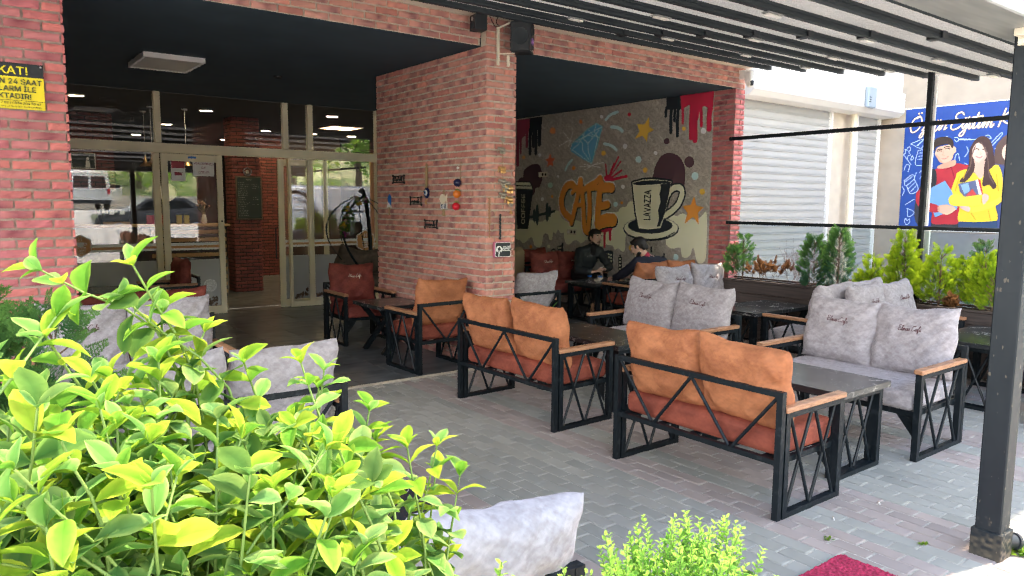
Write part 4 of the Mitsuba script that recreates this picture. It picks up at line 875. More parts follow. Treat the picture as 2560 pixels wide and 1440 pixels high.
# ------------------------------------------------------------------ outlines in wall metres: (part, colour, layer, kind, points)
MURAL_ART = [
('painted_cloud',(0.66,0.58,0.42),0,'S',[(0.085,1.309),(0.306,1.336),(0.504,1.413),(0.699,1.387),(0.919,1.422),(1.071,1.564),(1.222,1.595),(1.342,1.567),(1.374,1.481),(1.58,1.408),(1.778,1.441),(1.946,1.398),(2.08,1.476),(2.186,1.533),(2.397,1.528),(2.6,1.585),(2.737,1.595),(2.808,1.667),(2.918,1.677),(2.975,1.747),(3.058,1.764),(3.142,1.721),(3.322,1.544),(3.616,1.499),(3.766,1.551),(3.861,1.586),(3.947,1.546),(4.038,1.588),(4.132,1.566),(4.225,1.511),(4.345,1.514),(4.421,1.571),(4.492,1.591),(4.509,1.06),(4.48,0.91),(4.381,0.883),(4.327,0.941),(4.306,1.035),(4.266,1.091),(4.222,0.99),(4.138,0.943),(4.066,0.973),(4.035,1.087),(3.884,1.065),(3.772,1.116),(3.732,1.202),(3.505,1.25),(3.112,1.279),(2.94,1.243),(2.918,1.002),(2.857,0.965),(2.771,1.006),(2.687,0.99),(2.642,1.048),(2.49,1.053),(2.381,1.02),(2.302,1.055),(2.177,1.073),(2.014,1.113),(1.898,1.052),(1.802,1.088),(1.706,1.091),(1.61,1.027),(1.524,1.018),(1.46,1.097),(1.44,1.212),(1.357,1.204),(1.285,1.264),(1.23,1.193),(1.152,1.21),(1.129,1.088),(1.051,1.08),(1.01,1.168),(0.891,1.166),(0.836,0.967),(0.734,0.923),(0.623,0.966),(0.565,1.085),(0.482,1.081),(0.37,1.006),(0.285,0.981),(0.197,1.034),(0.074,1.064)]),
('painted_drip',(0.014,0.02,0.026),1,'P',[(3.683,3.277),(3.965,3.278),(3.976,3.099),(3.932,3.08),(3.869,3.102),(3.786,3.094),(3.69,3.111)]),
('painted_drip',(0.014,0.02,0.026),1,('L', 0.05, 0),[(3.694,3.134),(3.681,3.075),(3.684,3.015)]),
('painted_drip',(0.014,0.02,0.026),1,('L', 0.06, 0),[(3.785,3.126),(3.78,2.95),(3.787,2.773)]),
('painted_drip',(0.014,0.02,0.026),1,('L', 0.05, 0),[(3.852,3.119),(3.848,3.028),(3.851,2.936)]),
('painted_drip',(0.014,0.02,0.026),1,('L', 0.055, 0),[(3.91,3.114),(3.906,2.916),(3.915,2.716)]),
('painted_drip',(0.42,0.02,0.05),2,'P',[(3.948,3.28),(4.541,3.284),(4.534,3.076),(4.467,3.045),(4.389,3.091),(4.312,3.075),(4.281,2.908),(4.173,2.902),(4.122,3.14),(4.033,3.102),(3.969,3.076)]),
('painted_drip',(0.42,0.02,0.05),2,('L', 0.04, 0),[(3.997,3.152),(4.002,3.02),(4.008,2.887)]),
('painted_drip',(0.42,0.02,0.05),2,('L', 0.07, 0),[(4.162,3.136),(4.157,2.903),(4.167,2.668)]),
('painted_drip',(0.42,0.02,0.05),2,('L', 0.09, 0),[(4.222,3.13),(4.227,2.883),(4.238,2.635)]),
('painted_drip',(0.42,0.02,0.05),2,('L', 0.05, 0),[(4.32,3.12),(4.336,2.973),(4.343,2.826)]),
('painted_drip',(0.42,0.02,0.05),2,('L', 0.085, 0),[(4.493,3.103),(4.472,2.94),(4.48,2.773)]),
('painted_drip',(0.2,0.03,0.06),1,'P',[(0.066,3.255),(0.454,3.259),(0.458,3.048),(0.312,2.978),(0.213,2.883),(0.072,2.872)]),
('painted_drip',(0.2,0.03,0.06),1,('L', 0.09, 0),[(0.11,3.032),(0.101,2.737),(0.106,2.44)]),
('painted_drip',(0.2,0.03,0.06),1,('L', 0.06, 0),[(0.194,3.026),(0.194,2.839),(0.197,2.651)]),
('painted_drip',(0.2,0.03,0.06),1,('L', 0.06, 0),[(0.283,3.101),(0.304,3.039),(0.305,2.978)]),
('painted_drip',(0.2,0.03,0.06),1,('L', 0.07, 0),[(0.392,3.092),(0.372,2.929),(0.375,2.763)]),
('painted_drip',(0.014,0.02,0.026),2,'P',[(0.454,3.259),(0.822,3.259),(0.786,3.043),(0.746,2.987),(0.682,3.041),(0.588,2.999),(0.458,3.018)]),
('painted_drip',(0.014,0.02,0.026),2,('L', 0.09, 0),[(0.481,3.046),(0.471,2.842),(0.475,2.637)]),
('painted_drip',(0.014,0.02,0.026),2,('L', 0.07, 0),[(0.57,3.059),(0.564,2.906),(0.567,2.752)]),
('painted_drip',(0.014,0.02,0.026),2,('L', 0.08, 0),[(0.641,3.054),(0.639,2.839),(0.643,2.623)]),
('painted_drip',(0.014,0.02,0.026),2,('L', 0.1, 0),[(0.754,3.085),(0.738,2.934),(0.741,2.782)]),
('painted_diamond',(0.1,0.32,0.46),1,'P',[(2.207,3.028),(2.351,2.963),(2.244,2.667),(2.113,2.375),(1.888,2.466),(1.591,2.61),(1.576,2.658),(1.617,2.731),(1.768,2.823),(2.01,2.953)]),
('painted_diamond_line',(0.42,0.62,0.6),2,('L', 0.013, 0),[(1.616,2.74),(1.879,2.816),(2.145,2.907),(2.346,2.96)]),
('painted_diamond_line',(0.42,0.62,0.6),2,('L', 0.013, 0),[(2.01,2.949),(2.12,2.855),(2.239,2.811),(2.292,2.789)]),
('painted_diamond_line',(0.42,0.62,0.6),2,('L', 0.013, 0),[(1.877,2.88),(1.92,2.786),(2.017,2.716),(2.02,2.607),(2.113,2.384)]),
('painted_diamond_line',(0.42,0.62,0.6),2,('L', 0.013, 0),[(1.768,2.82),(1.881,2.724),(1.884,2.614),(2.052,2.441)]),
('painted_diamond_line',(0.42,0.62,0.6),2,('L', 0.013, 0),[(2.207,3.024),(2.158,2.906),(2.253,2.792),(2.205,2.651),(2.121,2.384)]),
('painted_diamond_line',(0.42,0.62,0.6),2,('L', 0.013, 0),[(1.605,2.628),(1.771,2.712),(1.879,2.816),(1.931,2.904)]),
('painted_diamond_line',(0.42,0.62,0.6),2,('L', 0.013, 0),[(1.576,2.658),(2.107,2.381)]),
('painted_diamond_line',(0.42,0.62,0.6),2,('L', 0.013, 0),[(1.879,2.807),(2.013,2.853),(2.147,2.817),(2.275,2.915)]),
('painted_diamond_line',(0.42,0.62,0.6),2,('L', 0.013, 0),[(2.017,2.716),(2.147,2.817)]),
('painted_diamond_line',(0.16,0.4,0.44),2,('L', 0.018, 0),[(1.617,2.731),(2.01,2.953),(2.207,3.028)]),
('painted_diamond_line',(0.16,0.4,0.44),2,('L', 0.018, 0),[(2.207,3.028),(2.351,2.963)]),
('painted_diamond_line',(0.16,0.4,0.44),2,('L', 0.018, 0),[(2.351,2.963),(2.113,2.375)]),
('painted_sparkle',(0.72,0.68,0.58),2,('L', 0.011, 0),[(1.285,2.712),(1.558,2.799),(1.77,2.753)]),
('painted_sparkle',(0.72,0.68,0.58),2,('L', 0.011, 0),[(1.396,2.942),(1.558,2.799)]),
('painted_sparkle',(0.72,0.68,0.58),2,('L', 0.011, 0),[(1.639,2.939),(1.532,2.689)]),
('painted_sparkle',(0.72,0.68,0.58),2,('L', 0.011, 0),[(1.558,2.799),(1.618,2.693)]),
('painted_sparkle',(0.72,0.68,0.58),2,('L', 0.011, 0),[(1.558,2.799),(1.43,2.77)]),
('painted_sparkle',(0.72,0.68,0.58),2,('L', 0.011, 0),[(1.815,2.34),(2.108,2.344),(2.408,2.394)]),
('painted_sparkle',(0.72,0.68,0.58),2,('L', 0.011, 0),[(1.918,2.382),(2.108,2.344),(2.32,2.313)]),
('painted_sparkle',(0.72,0.68,0.58),2,('L', 0.011, 0),[(1.935,2.277),(2.108,2.344),(2.265,2.393)]),
('painted_star',(0.72,0.38,0.06),1,'P',[(3.351,3.032),(3.361,2.886),(3.458,2.837),(3.342,2.788),(3.32,2.661),(3.23,2.762),(3.07,2.722),(3.163,2.834),(3.108,2.947),(3.258,2.927)]),
('painted_star',(0.62,0.235,0.04),2,'P',[(4.261,1.838),(4.307,1.703),(4.435,1.681),(4.341,1.601),(4.358,1.435),(4.254,1.544),(4.106,1.444),(4.151,1.598),(4.054,1.694),(4.206,1.719)]),
('painted_star',(0.5,0.12,0.05),1,'P',[(1.042,2.6),(1.086,2.52),(1.186,2.506),(1.118,2.451),(1.138,2.363),(1.052,2.405),(0.967,2.365),(0.984,2.45),(0.912,2.498),(1.004,2.514)]),
('painted_dot',(0.5,0.17,0.06),1,'P',[(1.874,3.081),(1.872,3.071),(1.866,3.062),(1.856,3.056),(1.844,3.052),(1.831,3.051),(1.817,3.054),(1.805,3.06),(1.795,3.068),(1.788,3.078),(1.786,3.089),(1.788,3.099),(1.794,3.108),(1.803,3.114),(1.815,3.118),(1.829,3.119),(1.843,3.116),(1.855,3.11),(1.865,3.102),(1.871,3.092)]),
('painted_dot',(0.5,0.22,0.08),1,'P',[(1.184,2.985),(1.18,2.968),(1.17,2.953),(1.153,2.941),(1.131,2.935),(1.107,2.933),(1.083,2.938),(1.061,2.948),(1.043,2.962),(1.031,2.978),(1.027,2.997),(1.03,3.014),(1.041,3.029),(1.058,3.041),(1.08,3.047),(1.104,3.048),(1.129,3.044),(1.15,3.034),(1.168,3.02),(1.179,3.003)]),
('painted_dot',(0.72,0.68,0.58),1,'P',[(2.364,3.121),(2.362,3.112),(2.357,3.104),(2.349,3.098),(2.338,3.094),(2.326,3.094),(2.314,3.096),(2.303,3.101),(2.295,3.109),(2.289,3.118),(2.287,3.128),(2.288,3.137),(2.293,3.145),(2.302,3.151),(2.313,3.154),(2.324,3.155),(2.336,3.152),(2.347,3.147),(2.356,3.14),(2.362,3.131)]),
('painted_dot',(0.42,0.02,0.05),1,'P',[(2.976,3.102),(2.975,3.092),(2.969,3.084),(2.961,3.078),(2.951,3.074),(2.939,3.074),(2.927,3.076),(2.917,3.082),(2.908,3.089),(2.902,3.099),(2.9,3.109),(2.902,3.118),(2.907,3.126),(2.915,3.133),(2.925,3.136),(2.937,3.136),(2.949,3.134),(2.96,3.128),(2.968,3.121),(2.974,3.112)]),
('painted_dot',(0.72,0.68,0.58),1,'P',[(2.915,2.617),(2.913,2.604),(2.906,2.593),(2.896,2.584),(2.882,2.579),(2.866,2.578),(2.85,2.581),(2.836,2.588),(2.825,2.598),(2.817,2.61),(2.814,2.623),(2.816,2.635),(2.823,2.647),(2.834,2.655),(2.848,2.66),(2.863,2.661),(2.879,2.659),(2.893,2.652),(2.905,2.642),(2.912,2.63)]),
('painted_dot',(0.72,0.38,0.06),1,'P',[(2.436,2.536),(2.434,2.523),(2.427,2.512),(2.416,2.503),(2.402,2.498),(2.386,2.497),(2.37,2.5),(2.356,2.506),(2.344,2.516),(2.336,2.528),(2.334,2.541),(2.336,2.553),(2.343,2.564),(2.354,2.573),(2.368,2.578),(2.384,2.579),(2.4,2.576),(2.414,2.57),(2.426,2.56),(2.434,2.548)]),
('painted_dot',(0.62,0.235,0.04),1,'P',[(1.715,2.321),(1.713,2.31),(1.707,2.301),(1.697,2.294),(1.685,2.289),(1.671,2.288),(1.657,2.29),(1.644,2.295),(1.634,2.303),(1.627,2.313),(1.624,2.324),(1.626,2.335),(1.633,2.344),(1.642,2.351),(1.655,2.356),(1.669,2.357),(1.683,2.355),(1.696,2.349),(1.706,2.341),(1.712,2.332)]),
('painted_dot',(0.5,0.28,0.1),1,'P',[(0.335,2.563),(0.333,2.552),(0.326,2.543),(0.315,2.536),(0.301,2.531),(0.286,2.53),(0.27,2.533),(0.256,2.538),(0.245,2.546),(0.238,2.557),(0.235,2.567),(0.238,2.578),(0.244,2.588),(0.255,2.595),(0.269,2.599),(0.285,2.6),(0.3,2.598),(0.314,2.592),(0.325,2.584),(0.333,2.574)]),
('painted_dot',(0.72,0.68,0.58),1,'P',[(0.795,2.582),(0.793,2.573),(0.788,2.565),(0.779,2.559),(0.768,2.555),(0.755,2.554),(0.742,2.556),(0.731,2.561),(0.721,2.568),(0.715,2.577),(0.713,2.586),(0.715,2.595),(0.721,2.603),(0.73,2.609),(0.741,2.613),(0.754,2.613),(0.766,2.611),(0.778,2.607),(0.787,2.6),(0.793,2.591)]),
('painted_dot',(0.72,0.68,0.58),1,'P',[(1.294,2.195),(1.293,2.187),(1.288,2.181),(1.281,2.175),(1.272,2.172),(1.262,2.171),(1.252,2.173),(1.243,2.176),(1.235,2.182),(1.231,2.189),(1.229,2.196),(1.23,2.204),(1.235,2.21),(1.242,2.216),(1.251,2.219),(1.261,2.22),(1.271,2.218),(1.28,2.215),(1.288,2.209),(1.292,2.202)]),
('painted_dot',(0.35,0.48,0.42),1,'P',[(1.127,2.043),(1.124,2.028),(1.115,2.014),(1.101,2.004),(1.082,1.997),(1.061,1.995),(1.04,1.997),(1.022,2.005),(1.006,2.016),(0.996,2.03),(0.993,2.045),(0.996,2.061),(1.005,2.074),(1.02,2.085),(1.038,2.092),(1.059,2.094),(1.08,2.091),(1.099,2.084),(1.114,2.072),(1.124,2.059)]),
('painted_dot',(0.72,0.68,0.58),1,'P',[(0.886,1.799),(0.885,1.79),(0.878,1.781),(0.869,1.774),(0.857,1.769),(0.843,1.767),(0.83,1.769),(0.817,1.774),(0.807,1.781),(0.801,1.79),(0.799,1.8),(0.8,1.809),(0.807,1.818),(0.816,1.825),(0.828,1.83),(0.842,1.831),(0.856,1.83),(0.868,1.825),(0.878,1.818),(0.884,1.809)]),
('painted_dot',(0.62,0.235,0.04),1,'P',[(1.144,1.842),(1.142,1.835),(1.138,1.829),(1.132,1.824),(1.123,1.821),(1.114,1.82),(1.105,1.821),(1.096,1.824),(1.089,1.829),(1.085,1.836),(1.083,1.843),(1.084,1.849),(1.089,1.856),(1.095,1.861),(1.104,1.864),(1.113,1.865),(1.122,1.864),(1.131,1.861),(1.138,1.856),(1.142,1.849)]),
('painted_dot',(0.42,0.56,0.6),1,'P',[(3.218,2.401),(3.216,2.386),(3.208,2.372),(3.195,2.361),(3.179,2.355),(3.16,2.353),(3.142,2.356),(3.124,2.364),(3.111,2.376),(3.101,2.391),(3.098,2.406),(3.1,2.422),(3.108,2.436),(3.121,2.446),(3.138,2.453),(3.156,2.455),(3.175,2.451),(3.192,2.443),(3.206,2.432),(3.215,2.417)]),
('painted_dot',(0.72,0.38,0.06),1,'P',[(3.35,2.237),(3.348,2.224),(3.342,2.213),(3.332,2.204),(3.319,2.199),(3.304,2.197),(3.289,2.2),(3.276,2.206),(3.265,2.215),(3.257,2.227),(3.254,2.24),(3.256,2.252),(3.263,2.263),(3.273,2.272),(3.286,2.277),(3.301,2.279),(3.316,2.276),(3.329,2.27),(3.34,2.261),(3.347,2.249)]),
('painted_dot',(0.72,0.68,0.58),1,'P',[(3.539,2.483),(3.537,2.474),(3.533,2.466),(3.525,2.46),(3.515,2.456),(3.505,2.455),(3.494,2.457),(3.484,2.462),(3.475,2.469),(3.47,2.477),(3.468,2.487),(3.469,2.496),(3.474,2.505),(3.482,2.511),(3.491,2.515),(3.502,2.516),(3.513,2.514),(3.523,2.509),(3.531,2.502),(3.537,2.493)]),
('painted_dot',(0.72,0.38,0.06),1,'P',[(4.065,2.805),(4.063,2.796),(4.059,2.788),(4.051,2.781),(4.042,2.778),(4.031,2.777),(4.021,2.779),(4.011,2.784),(4.003,2.792),(3.997,2.801),(3.995,2.811),(3.997,2.82),(4.001,2.828),(4.009,2.835),(4.018,2.838),(4.029,2.839),(4.039,2.837),(4.049,2.831),(4.057,2.824),(4.063,2.815)]),
('painted_dot',(0.72,0.68,0.58),1,'P',[(4.426,2.748),(4.424,2.735),(4.418,2.723),(4.408,2.715),(4.396,2.71),(4.382,2.709),(4.367,2.712),(4.354,2.719),(4.343,2.729),(4.336,2.741),(4.333,2.755),(4.335,2.768),(4.341,2.779),(4.351,2.788),(4.363,2.793),(4.378,2.794),(4.392,2.791),(4.405,2.784),(4.416,2.773),(4.423,2.761)]),
('painted_dot',(0.07,0.035,0.045),0.5,'P',[(3.767,2.645),(3.765,2.631),(3.758,2.619),(3.747,2.609),(3.732,2.603),(3.716,2.602),(3.699,2.605),(3.684,2.613),(3.671,2.624),(3.663,2.637),(3.66,2.652),(3.662,2.666),(3.669,2.679),(3.681,2.688),(3.695,2.694),(3.712,2.695),(3.728,2.692),(3.744,2.684),(3.756,2.673),(3.764,2.66)]),
('painted_dot',(0.07,0.035,0.045),0.5,'P',[(4.237,2.324),(4.233,2.3),(4.222,2.278),(4.203,2.261),(4.179,2.25),(4.152,2.247),(4.124,2.252),(4.099,2.264),(4.078,2.283),(4.065,2.306),(4.059,2.331),(4.062,2.356),(4.074,2.378),(4.093,2.395),(4.118,2.405),(4.145,2.408),(4.172,2.402),(4.197,2.39),(4.218,2.371),(4.231,2.349)]),
('painted_dot',(0.42,0.56,0.6),1,'P',[(4.323,2.124),(4.321,2.106),(4.313,2.091),(4.3,2.079),(4.283,2.071),(4.264,2.069),(4.245,2.072),(4.227,2.08),(4.213,2.093),(4.203,2.109),(4.2,2.127),(4.202,2.144),(4.21,2.16),(4.223,2.172),(4.24,2.179),(4.259,2.181),(4.278,2.178),(4.296,2.17),(4.31,2.157),(4.319,2.141)]),
('painted_dot',(0.72,0.38,0.06),1,'P',[(4.446,1.9),(4.445,1.886),(4.439,1.874),(4.429,1.865),(4.416,1.859),(4.402,1.857),(4.387,1.859),(4.374,1.865),(4.363,1.875),(4.356,1.887),(4.353,1.9),(4.354,1.914),(4.361,1.926),(4.371,1.935),(4.383,1.941),(4.398,1.943),(4.412,1.941),(4.426,1.935),(4.436,1.925),(4.443,1.913)]),
('painted_dot',(0.72,0.68,0.58),1,'P',[(2.885,1.991),(2.883,1.98),(2.877,1.971),(2.869,1.963),(2.857,1.959),(2.845,1.957),(2.832,1.959),(2.82,1.964),(2.811,1.971),(2.804,1.981),(2.802,1.992),(2.804,2.002),(2.809,2.012),(2.818,2.019),(2.829,2.024),(2.842,2.025),(2.855,2.023),(2.867,2.018),(2.876,2.011),(2.882,2.001)]),
('painted_dot',(0.42,0.56,0.6),1,'P',[(2.738,1.714),(2.736,1.701),(2.729,1.69),(2.718,1.681),(2.705,1.675),(2.689,1.673),(2.674,1.675),(2.66,1.681),(2.648,1.69),(2.641,1.701),(2.638,1.714),(2.64,1.726),(2.647,1.738),(2.658,1.747),(2.671,1.753),(2.687,1.755),(2.702,1.753),(2.716,1.747),(2.727,1.738),(2.735,1.727)]),
('painted_dot',(0.62,0.235,0.04),1,'P',[(2.852,1.739),(2.851,1.732),(2.847,1.725),(2.841,1.72),(2.833,1.716),(2.824,1.715),(2.815,1.716),(2.806,1.719),(2.8,1.725),(2.795,1.731),(2.794,1.739),(2.795,1.746),(2.799,1.753),(2.805,1.759),(2.813,1.762),(2.822,1.763),(2.831,1.762),(2.839,1.759),(2.846,1.753),(2.851,1.747)]),
('painted_dot',(0.66,0.58,0.42),1,'P',[(1.072,0.966),(1.07,0.958),(1.066,0.951),(1.058,0.945),(1.049,0.941),(1.038,0.939),(1.028,0.94),(1.018,0.943),(1.011,0.948),(1.006,0.955),(1.004,0.962),(1.005,0.97),(1.01,0.977),(1.017,0.983),(1.027,0.987),(1.037,0.989),(1.048,0.989),(1.057,0.985),(1.065,0.98),(1.07,0.973)]),
('painted_dot',(0.72,0.38,0.06),1,'P',[(3.089,1.038),(3.087,1.025),(3.081,1.012),(3.072,1.003),(3.059,0.996),(3.046,0.993),(3.032,0.994),(3.019,1),(3.009,1.009),(3.002,1.02),(2.999,1.033),(3.001,1.047),(3.007,1.059),(3.017,1.069),(3.029,1.075),(3.043,1.078),(3.056,1.077),(3.069,1.071),(3.079,1.062),(3.086,1.051)]),
('painted_dot',(0.66,0.58,0.42),1,'P',[(1.077,0.957),(1.076,0.948),(1.071,0.939),(1.063,0.932),(1.053,0.927),(1.041,0.925),(1.03,0.926),(1.02,0.929),(1.011,0.936),(1.006,0.944),(1.004,0.954),(1.006,0.963),(1.011,0.972),(1.019,0.979),(1.029,0.984),(1.04,0.986),(1.051,0.985),(1.062,0.981),(1.07,0.975),(1.075,0.967)]),
('painted_dot',(0.42,0.56,0.6),1,'P',[(4.007,0.946),(4.006,0.931),(4,0.918),(3.99,0.906),(3.977,0.899),(3.963,0.895),(3.948,0.897),(3.935,0.903),(3.924,0.913),(3.917,0.926),(3.914,0.94),(3.916,0.955),(3.922,0.969),(3.932,0.98),(3.944,0.987),(3.959,0.991),(3.973,0.989),(3.986,0.983),(3.997,0.973),(4.004,0.96)]),
('painted_dot',(0.62,0.235,0.04),1,'P',[(0.565,0.928),(0.564,0.917),(0.558,0.907),(0.55,0.899),(0.539,0.893),(0.527,0.891),(0.515,0.892),(0.504,0.897),(0.495,0.904),(0.489,0.913),(0.487,0.924),(0.489,0.935),(0.494,0.945),(0.503,0.953),(0.514,0.959),(0.526,0.961),(0.538,0.96),(0.549,0.955),(0.558,0.948),(0.563,0.939)]),
('painted_blob',(0.07,0.035,0.045),0.5,'S',[(3.77,2.475),(3.94,2.424),(4.055,2.295),(4.079,2.15),(4.053,1.959),(3.831,2.027),(3.482,2.066),(3.473,2.183),(3.517,2.314),(3.621,2.438)]),
('painted_blob',(0.07,0.035,0.045),0.5,'S',[(0.534,2.424),(0.742,2.407),(0.814,2.276),(0.826,2.137),(0.75,2.019),(0.639,1.99),(0.593,1.88),(0.297,1.882),(0.124,2.11),(0.191,2.191),(0.275,2.209),(0.306,2.331)]),
('painted_paper_cup',(0.014,0.02,0.026),2,'P',[(0.075,1.997),(0.575,1.977),(0.441,1.247),(0.121,1.241),(0.082,1.487)]),
('painted_paper_cup_lid',(0.66,0.58,0.42),2,'P',[(0.073,2.121),(0.475,2.114),(0.534,2.046),(0.575,1.971),(0.075,1.997)]),
('painted_paper_cup_lid',(0.014,0.02,0.026),3,('L', 0.02, 0),[(0.074,2.049),(0.541,2.038)]),
('painted_paper_cup_lid',(0.014,0.02,0.026),3,('L', 0.02, 0),[(0.073,2.121),(0.475,2.114),(0.541,2.042),(0.575,1.971)]),
('painted_dumbbell',(0.03,0.055,0.06),1,('L', 0.05, 0),[(0.437,1.457),(1.177,1.585)]),
('painted_dumbbell',(0.03,0.055,0.06),1,'P',[(0.661,1.497),(0.66,1.46),(0.654,1.426),(0.644,1.399),(0.632,1.381),(0.618,1.375),(0.604,1.381),(0.591,1.398),(0.581,1.424),(0.573,1.458),(0.571,1.496),(0.572,1.533),(0.578,1.567),(0.587,1.594),(0.6,1.612),(0.614,1.618),(0.628,1.612),(0.641,1.595),(0.651,1.568),(0.658,1.535)]),
('painted_dumbbell',(0.03,0.055,0.06),1,'P',[(0.75,1.515),(0.749,1.454),(0.744,1.399),(0.734,1.355),(0.721,1.327),(0.706,1.316),(0.691,1.326),(0.677,1.354),(0.666,1.397),(0.658,1.452),(0.654,1.513),(0.656,1.575),(0.661,1.63),(0.671,1.673),(0.684,1.702),(0.699,1.711),(0.714,1.702),(0.728,1.674),(0.739,1.63),(0.747,1.576)]),
('painted_dumbbell',(0.03,0.055,0.06),1,'P',[(1.034,1.567),(1.033,1.513),(1.027,1.465),(1.017,1.426),(1.004,1.401),(0.988,1.392),(0.973,1.4),(0.959,1.425),(0.947,1.463),(0.939,1.512),(0.935,1.566),(0.936,1.62),(0.942,1.668),(0.952,1.707),(0.966,1.732),(0.981,1.74),(0.996,1.732),(1.011,1.707),(1.022,1.669),(1.03,1.621)]),
('painted_dumbbell',(0.03,0.055,0.06),1,'P',[(1.092,1.583),(1.091,1.55),(1.087,1.52),(1.08,1.496),(1.071,1.48),(1.061,1.475),(1.05,1.48),(1.04,1.495),(1.032,1.519),(1.027,1.549),(1.024,1.583),(1.025,1.616),(1.029,1.646),(1.036,1.671),(1.046,1.686),(1.056,1.691),(1.066,1.686),(1.076,1.671),(1.084,1.647),(1.089,1.617)]),
('painted_lettering',(0.72,0.68,0.58),3,('L', 0.17260000000000003, 1),[(1.721,1.978),(1.635,2.045),(1.506,2.018),(1.408,1.895),(1.373,1.741),(1.43,1.588),(1.578,1.485)]),
('painted_lettering',(0.72,0.68,0.58),3,('L', 0.11019999999999999, 1),[(1.62,2.045),(1.721,1.978),(1.647,1.903)]),
('painted_lettering',(0.72,0.68,0.58),3,('L', 0.1414, 1),[(1.849,2.116),(1.794,1.874),(1.73,1.648),(1.638,1.39)]),
('painted_lettering',(0.72,0.68,0.58),3,('L', 0.1414, 1),[(1.857,2.116),(1.905,1.874),(1.94,1.613),(1.977,1.296),(2.06,1.243)]),
('painted_lettering',(0.72,0.68,0.58),3,('L', 0.11800000000000002, 1),[(1.715,1.686),(1.91,1.706)]),
('painted_lettering',(0.72,0.68,0.58),3,('L', 0.1414, 1),[(1.917,1.939),(2.065,2.011),(2.223,2.072),(2.325,2.142)]),
('painted_lettering',(0.72,0.68,0.58),3,('L', 0.1258, 1),[(2.326,2.133),(2.367,2.07),(2.278,1.99),(2.119,1.973)]),
('painted_lettering',(0.72,0.68,0.58),3,('L', 0.1414, 1),[(2.067,1.946),(2.088,1.688),(2.081,1.466),(2.06,1.243)]),
('painted_lettering',(0.72,0.68,0.58),3,('L', 0.17260000000000003, 1),[(2.33,1.998),(2.31,1.799),(2.291,1.58),(2.298,1.343)]),
('painted_lettering',(0.72,0.68,0.58),3,('L', 0.2038, 1),[(2.33,1.98),(2.485,1.987),(2.587,1.977)]),
('painted_lettering',(0.72,0.68,0.58),3,('L', 0.17260000000000003, 1),[(2.34,1.681),(2.469,1.7),(2.507,1.709)]),
('painted_lettering',(0.72,0.68,0.58),3,('L', 0.2584, 1),[(2.322,1.408),(2.502,1.457),(2.629,1.46)]),
('painted_lettering',(0.62,0.235,0.04),5,('L', 0.13260000000000002, 1),[(1.721,1.978),(1.635,2.045),(1.506,2.018),(1.408,1.895),(1.373,1.741),(1.43,1.588),(1.578,1.485)]),
('painted_lettering',(0.62,0.235,0.04),5,('L', 0.0702, 1),[(1.62,2.045),(1.721,1.978),(1.647,1.903)]),
('painted_lettering',(0.62,0.235,0.04),5,('L', 0.1014, 1),[(1.849,2.116),(1.794,1.874),(1.73,1.648),(1.638,1.39)]),
('painted_lettering',(0.62,0.235,0.04),5,('L', 0.1014, 1),[(1.857,2.116),(1.905,1.874),(1.94,1.613),(1.977,1.296),(2.06,1.243)]),
('painted_lettering',(0.62,0.235,0.04),5,('L', 0.07800000000000001, 1),[(1.715,1.686),(1.91,1.706)]),
('painted_lettering',(0.62,0.235,0.04),5,('L', 0.1014, 1),[(1.917,1.939),(2.065,2.011),(2.223,2.072),(2.325,2.142)]),
('painted_lettering',(0.62,0.235,0.04),5,('L', 0.0858, 1),[(2.326,2.133),(2.367,2.07),(2.278,1.99),(2.119,1.973)]),
('painted_lettering',(0.62,0.235,0.04),5,('L', 0.1014, 1),[(2.067,1.946),(2.088,1.688),(2.081,1.466),(2.06,1.243)]),
('painted_lettering',(0.62,0.235,0.04),5,('L', 0.13260000000000002, 1),[(2.33,1.998),(2.31,1.799),(2.291,1.58),(2.298,1.343)]),
('painted_lettering',(0.62,0.235,0.04),5,('L', 0.1638, 1),[(2.33,1.98),(2.485,1.987),(2.587,1.977)]),
('painted_lettering',(0.62,0.235,0.04),5,('L', 0.13260000000000002, 1),[(2.34,1.681),(2.469,1.7),(2.507,1.709)]),
('painted_lettering',(0.62,0.235,0.04),5,('L', 0.21840000000000004, 1),[(2.322,1.408),(2.502,1.457),(2.629,1.46)]),
('painted_lettering',(0.014,0.02,0.026),4,('L', 0.13760000000000003, 1),[(1.739,1.961),(1.652,2.028),(1.524,2.001),(1.426,1.878),(1.391,1.724),(1.448,1.571),(1.595,1.468)]),
('painted_lettering',(0.014,0.02,0.026),4,('L', 0.0752, 1),[(1.638,2.028),(1.739,1.961),(1.664,1.886)]),
('painted_lettering',(0.014,0.02,0.026),4,('L', 0.10640000000000001, 1),[(1.866,2.099),(1.811,1.857),(1.748,1.631),(1.655,1.374)]),
('painted_lettering',(0.014,0.02,0.026),4,('L', 0.10640000000000001, 1),[(1.874,2.099),(1.922,1.857),(1.957,1.596),(1.994,1.28),(2.077,1.227)]),
('painted_lettering',(0.014,0.02,0.026),4,('L', 0.08300000000000002, 1),[(1.732,1.669),(1.927,1.689)]),
('painted_lettering',(0.014,0.02,0.026),4,('L', 0.10640000000000001, 1),[(1.934,1.922),(2.081,1.994),(2.239,2.056),(2.341,2.126)]),
('painted_lettering',(0.014,0.02,0.026),4,('L', 0.0908, 1),[(2.342,2.117),(2.383,2.053),(2.294,1.973),(2.136,1.957)]),
('painted_lettering',(0.014,0.02,0.026),4,('L', 0.10640000000000001, 1),[(2.083,1.93),(2.104,1.672),(2.097,1.45),(2.077,1.227)]),
('painted_lettering',(0.014,0.02,0.026),4,('L', 0.13760000000000003, 1),[(2.346,1.982),(2.326,1.783),(2.307,1.564),(2.314,1.327)]),
('painted_lettering',(0.014,0.02,0.026),4,('L', 0.1688, 1),[(2.347,1.963),(2.501,1.971),(2.602,1.961)]),
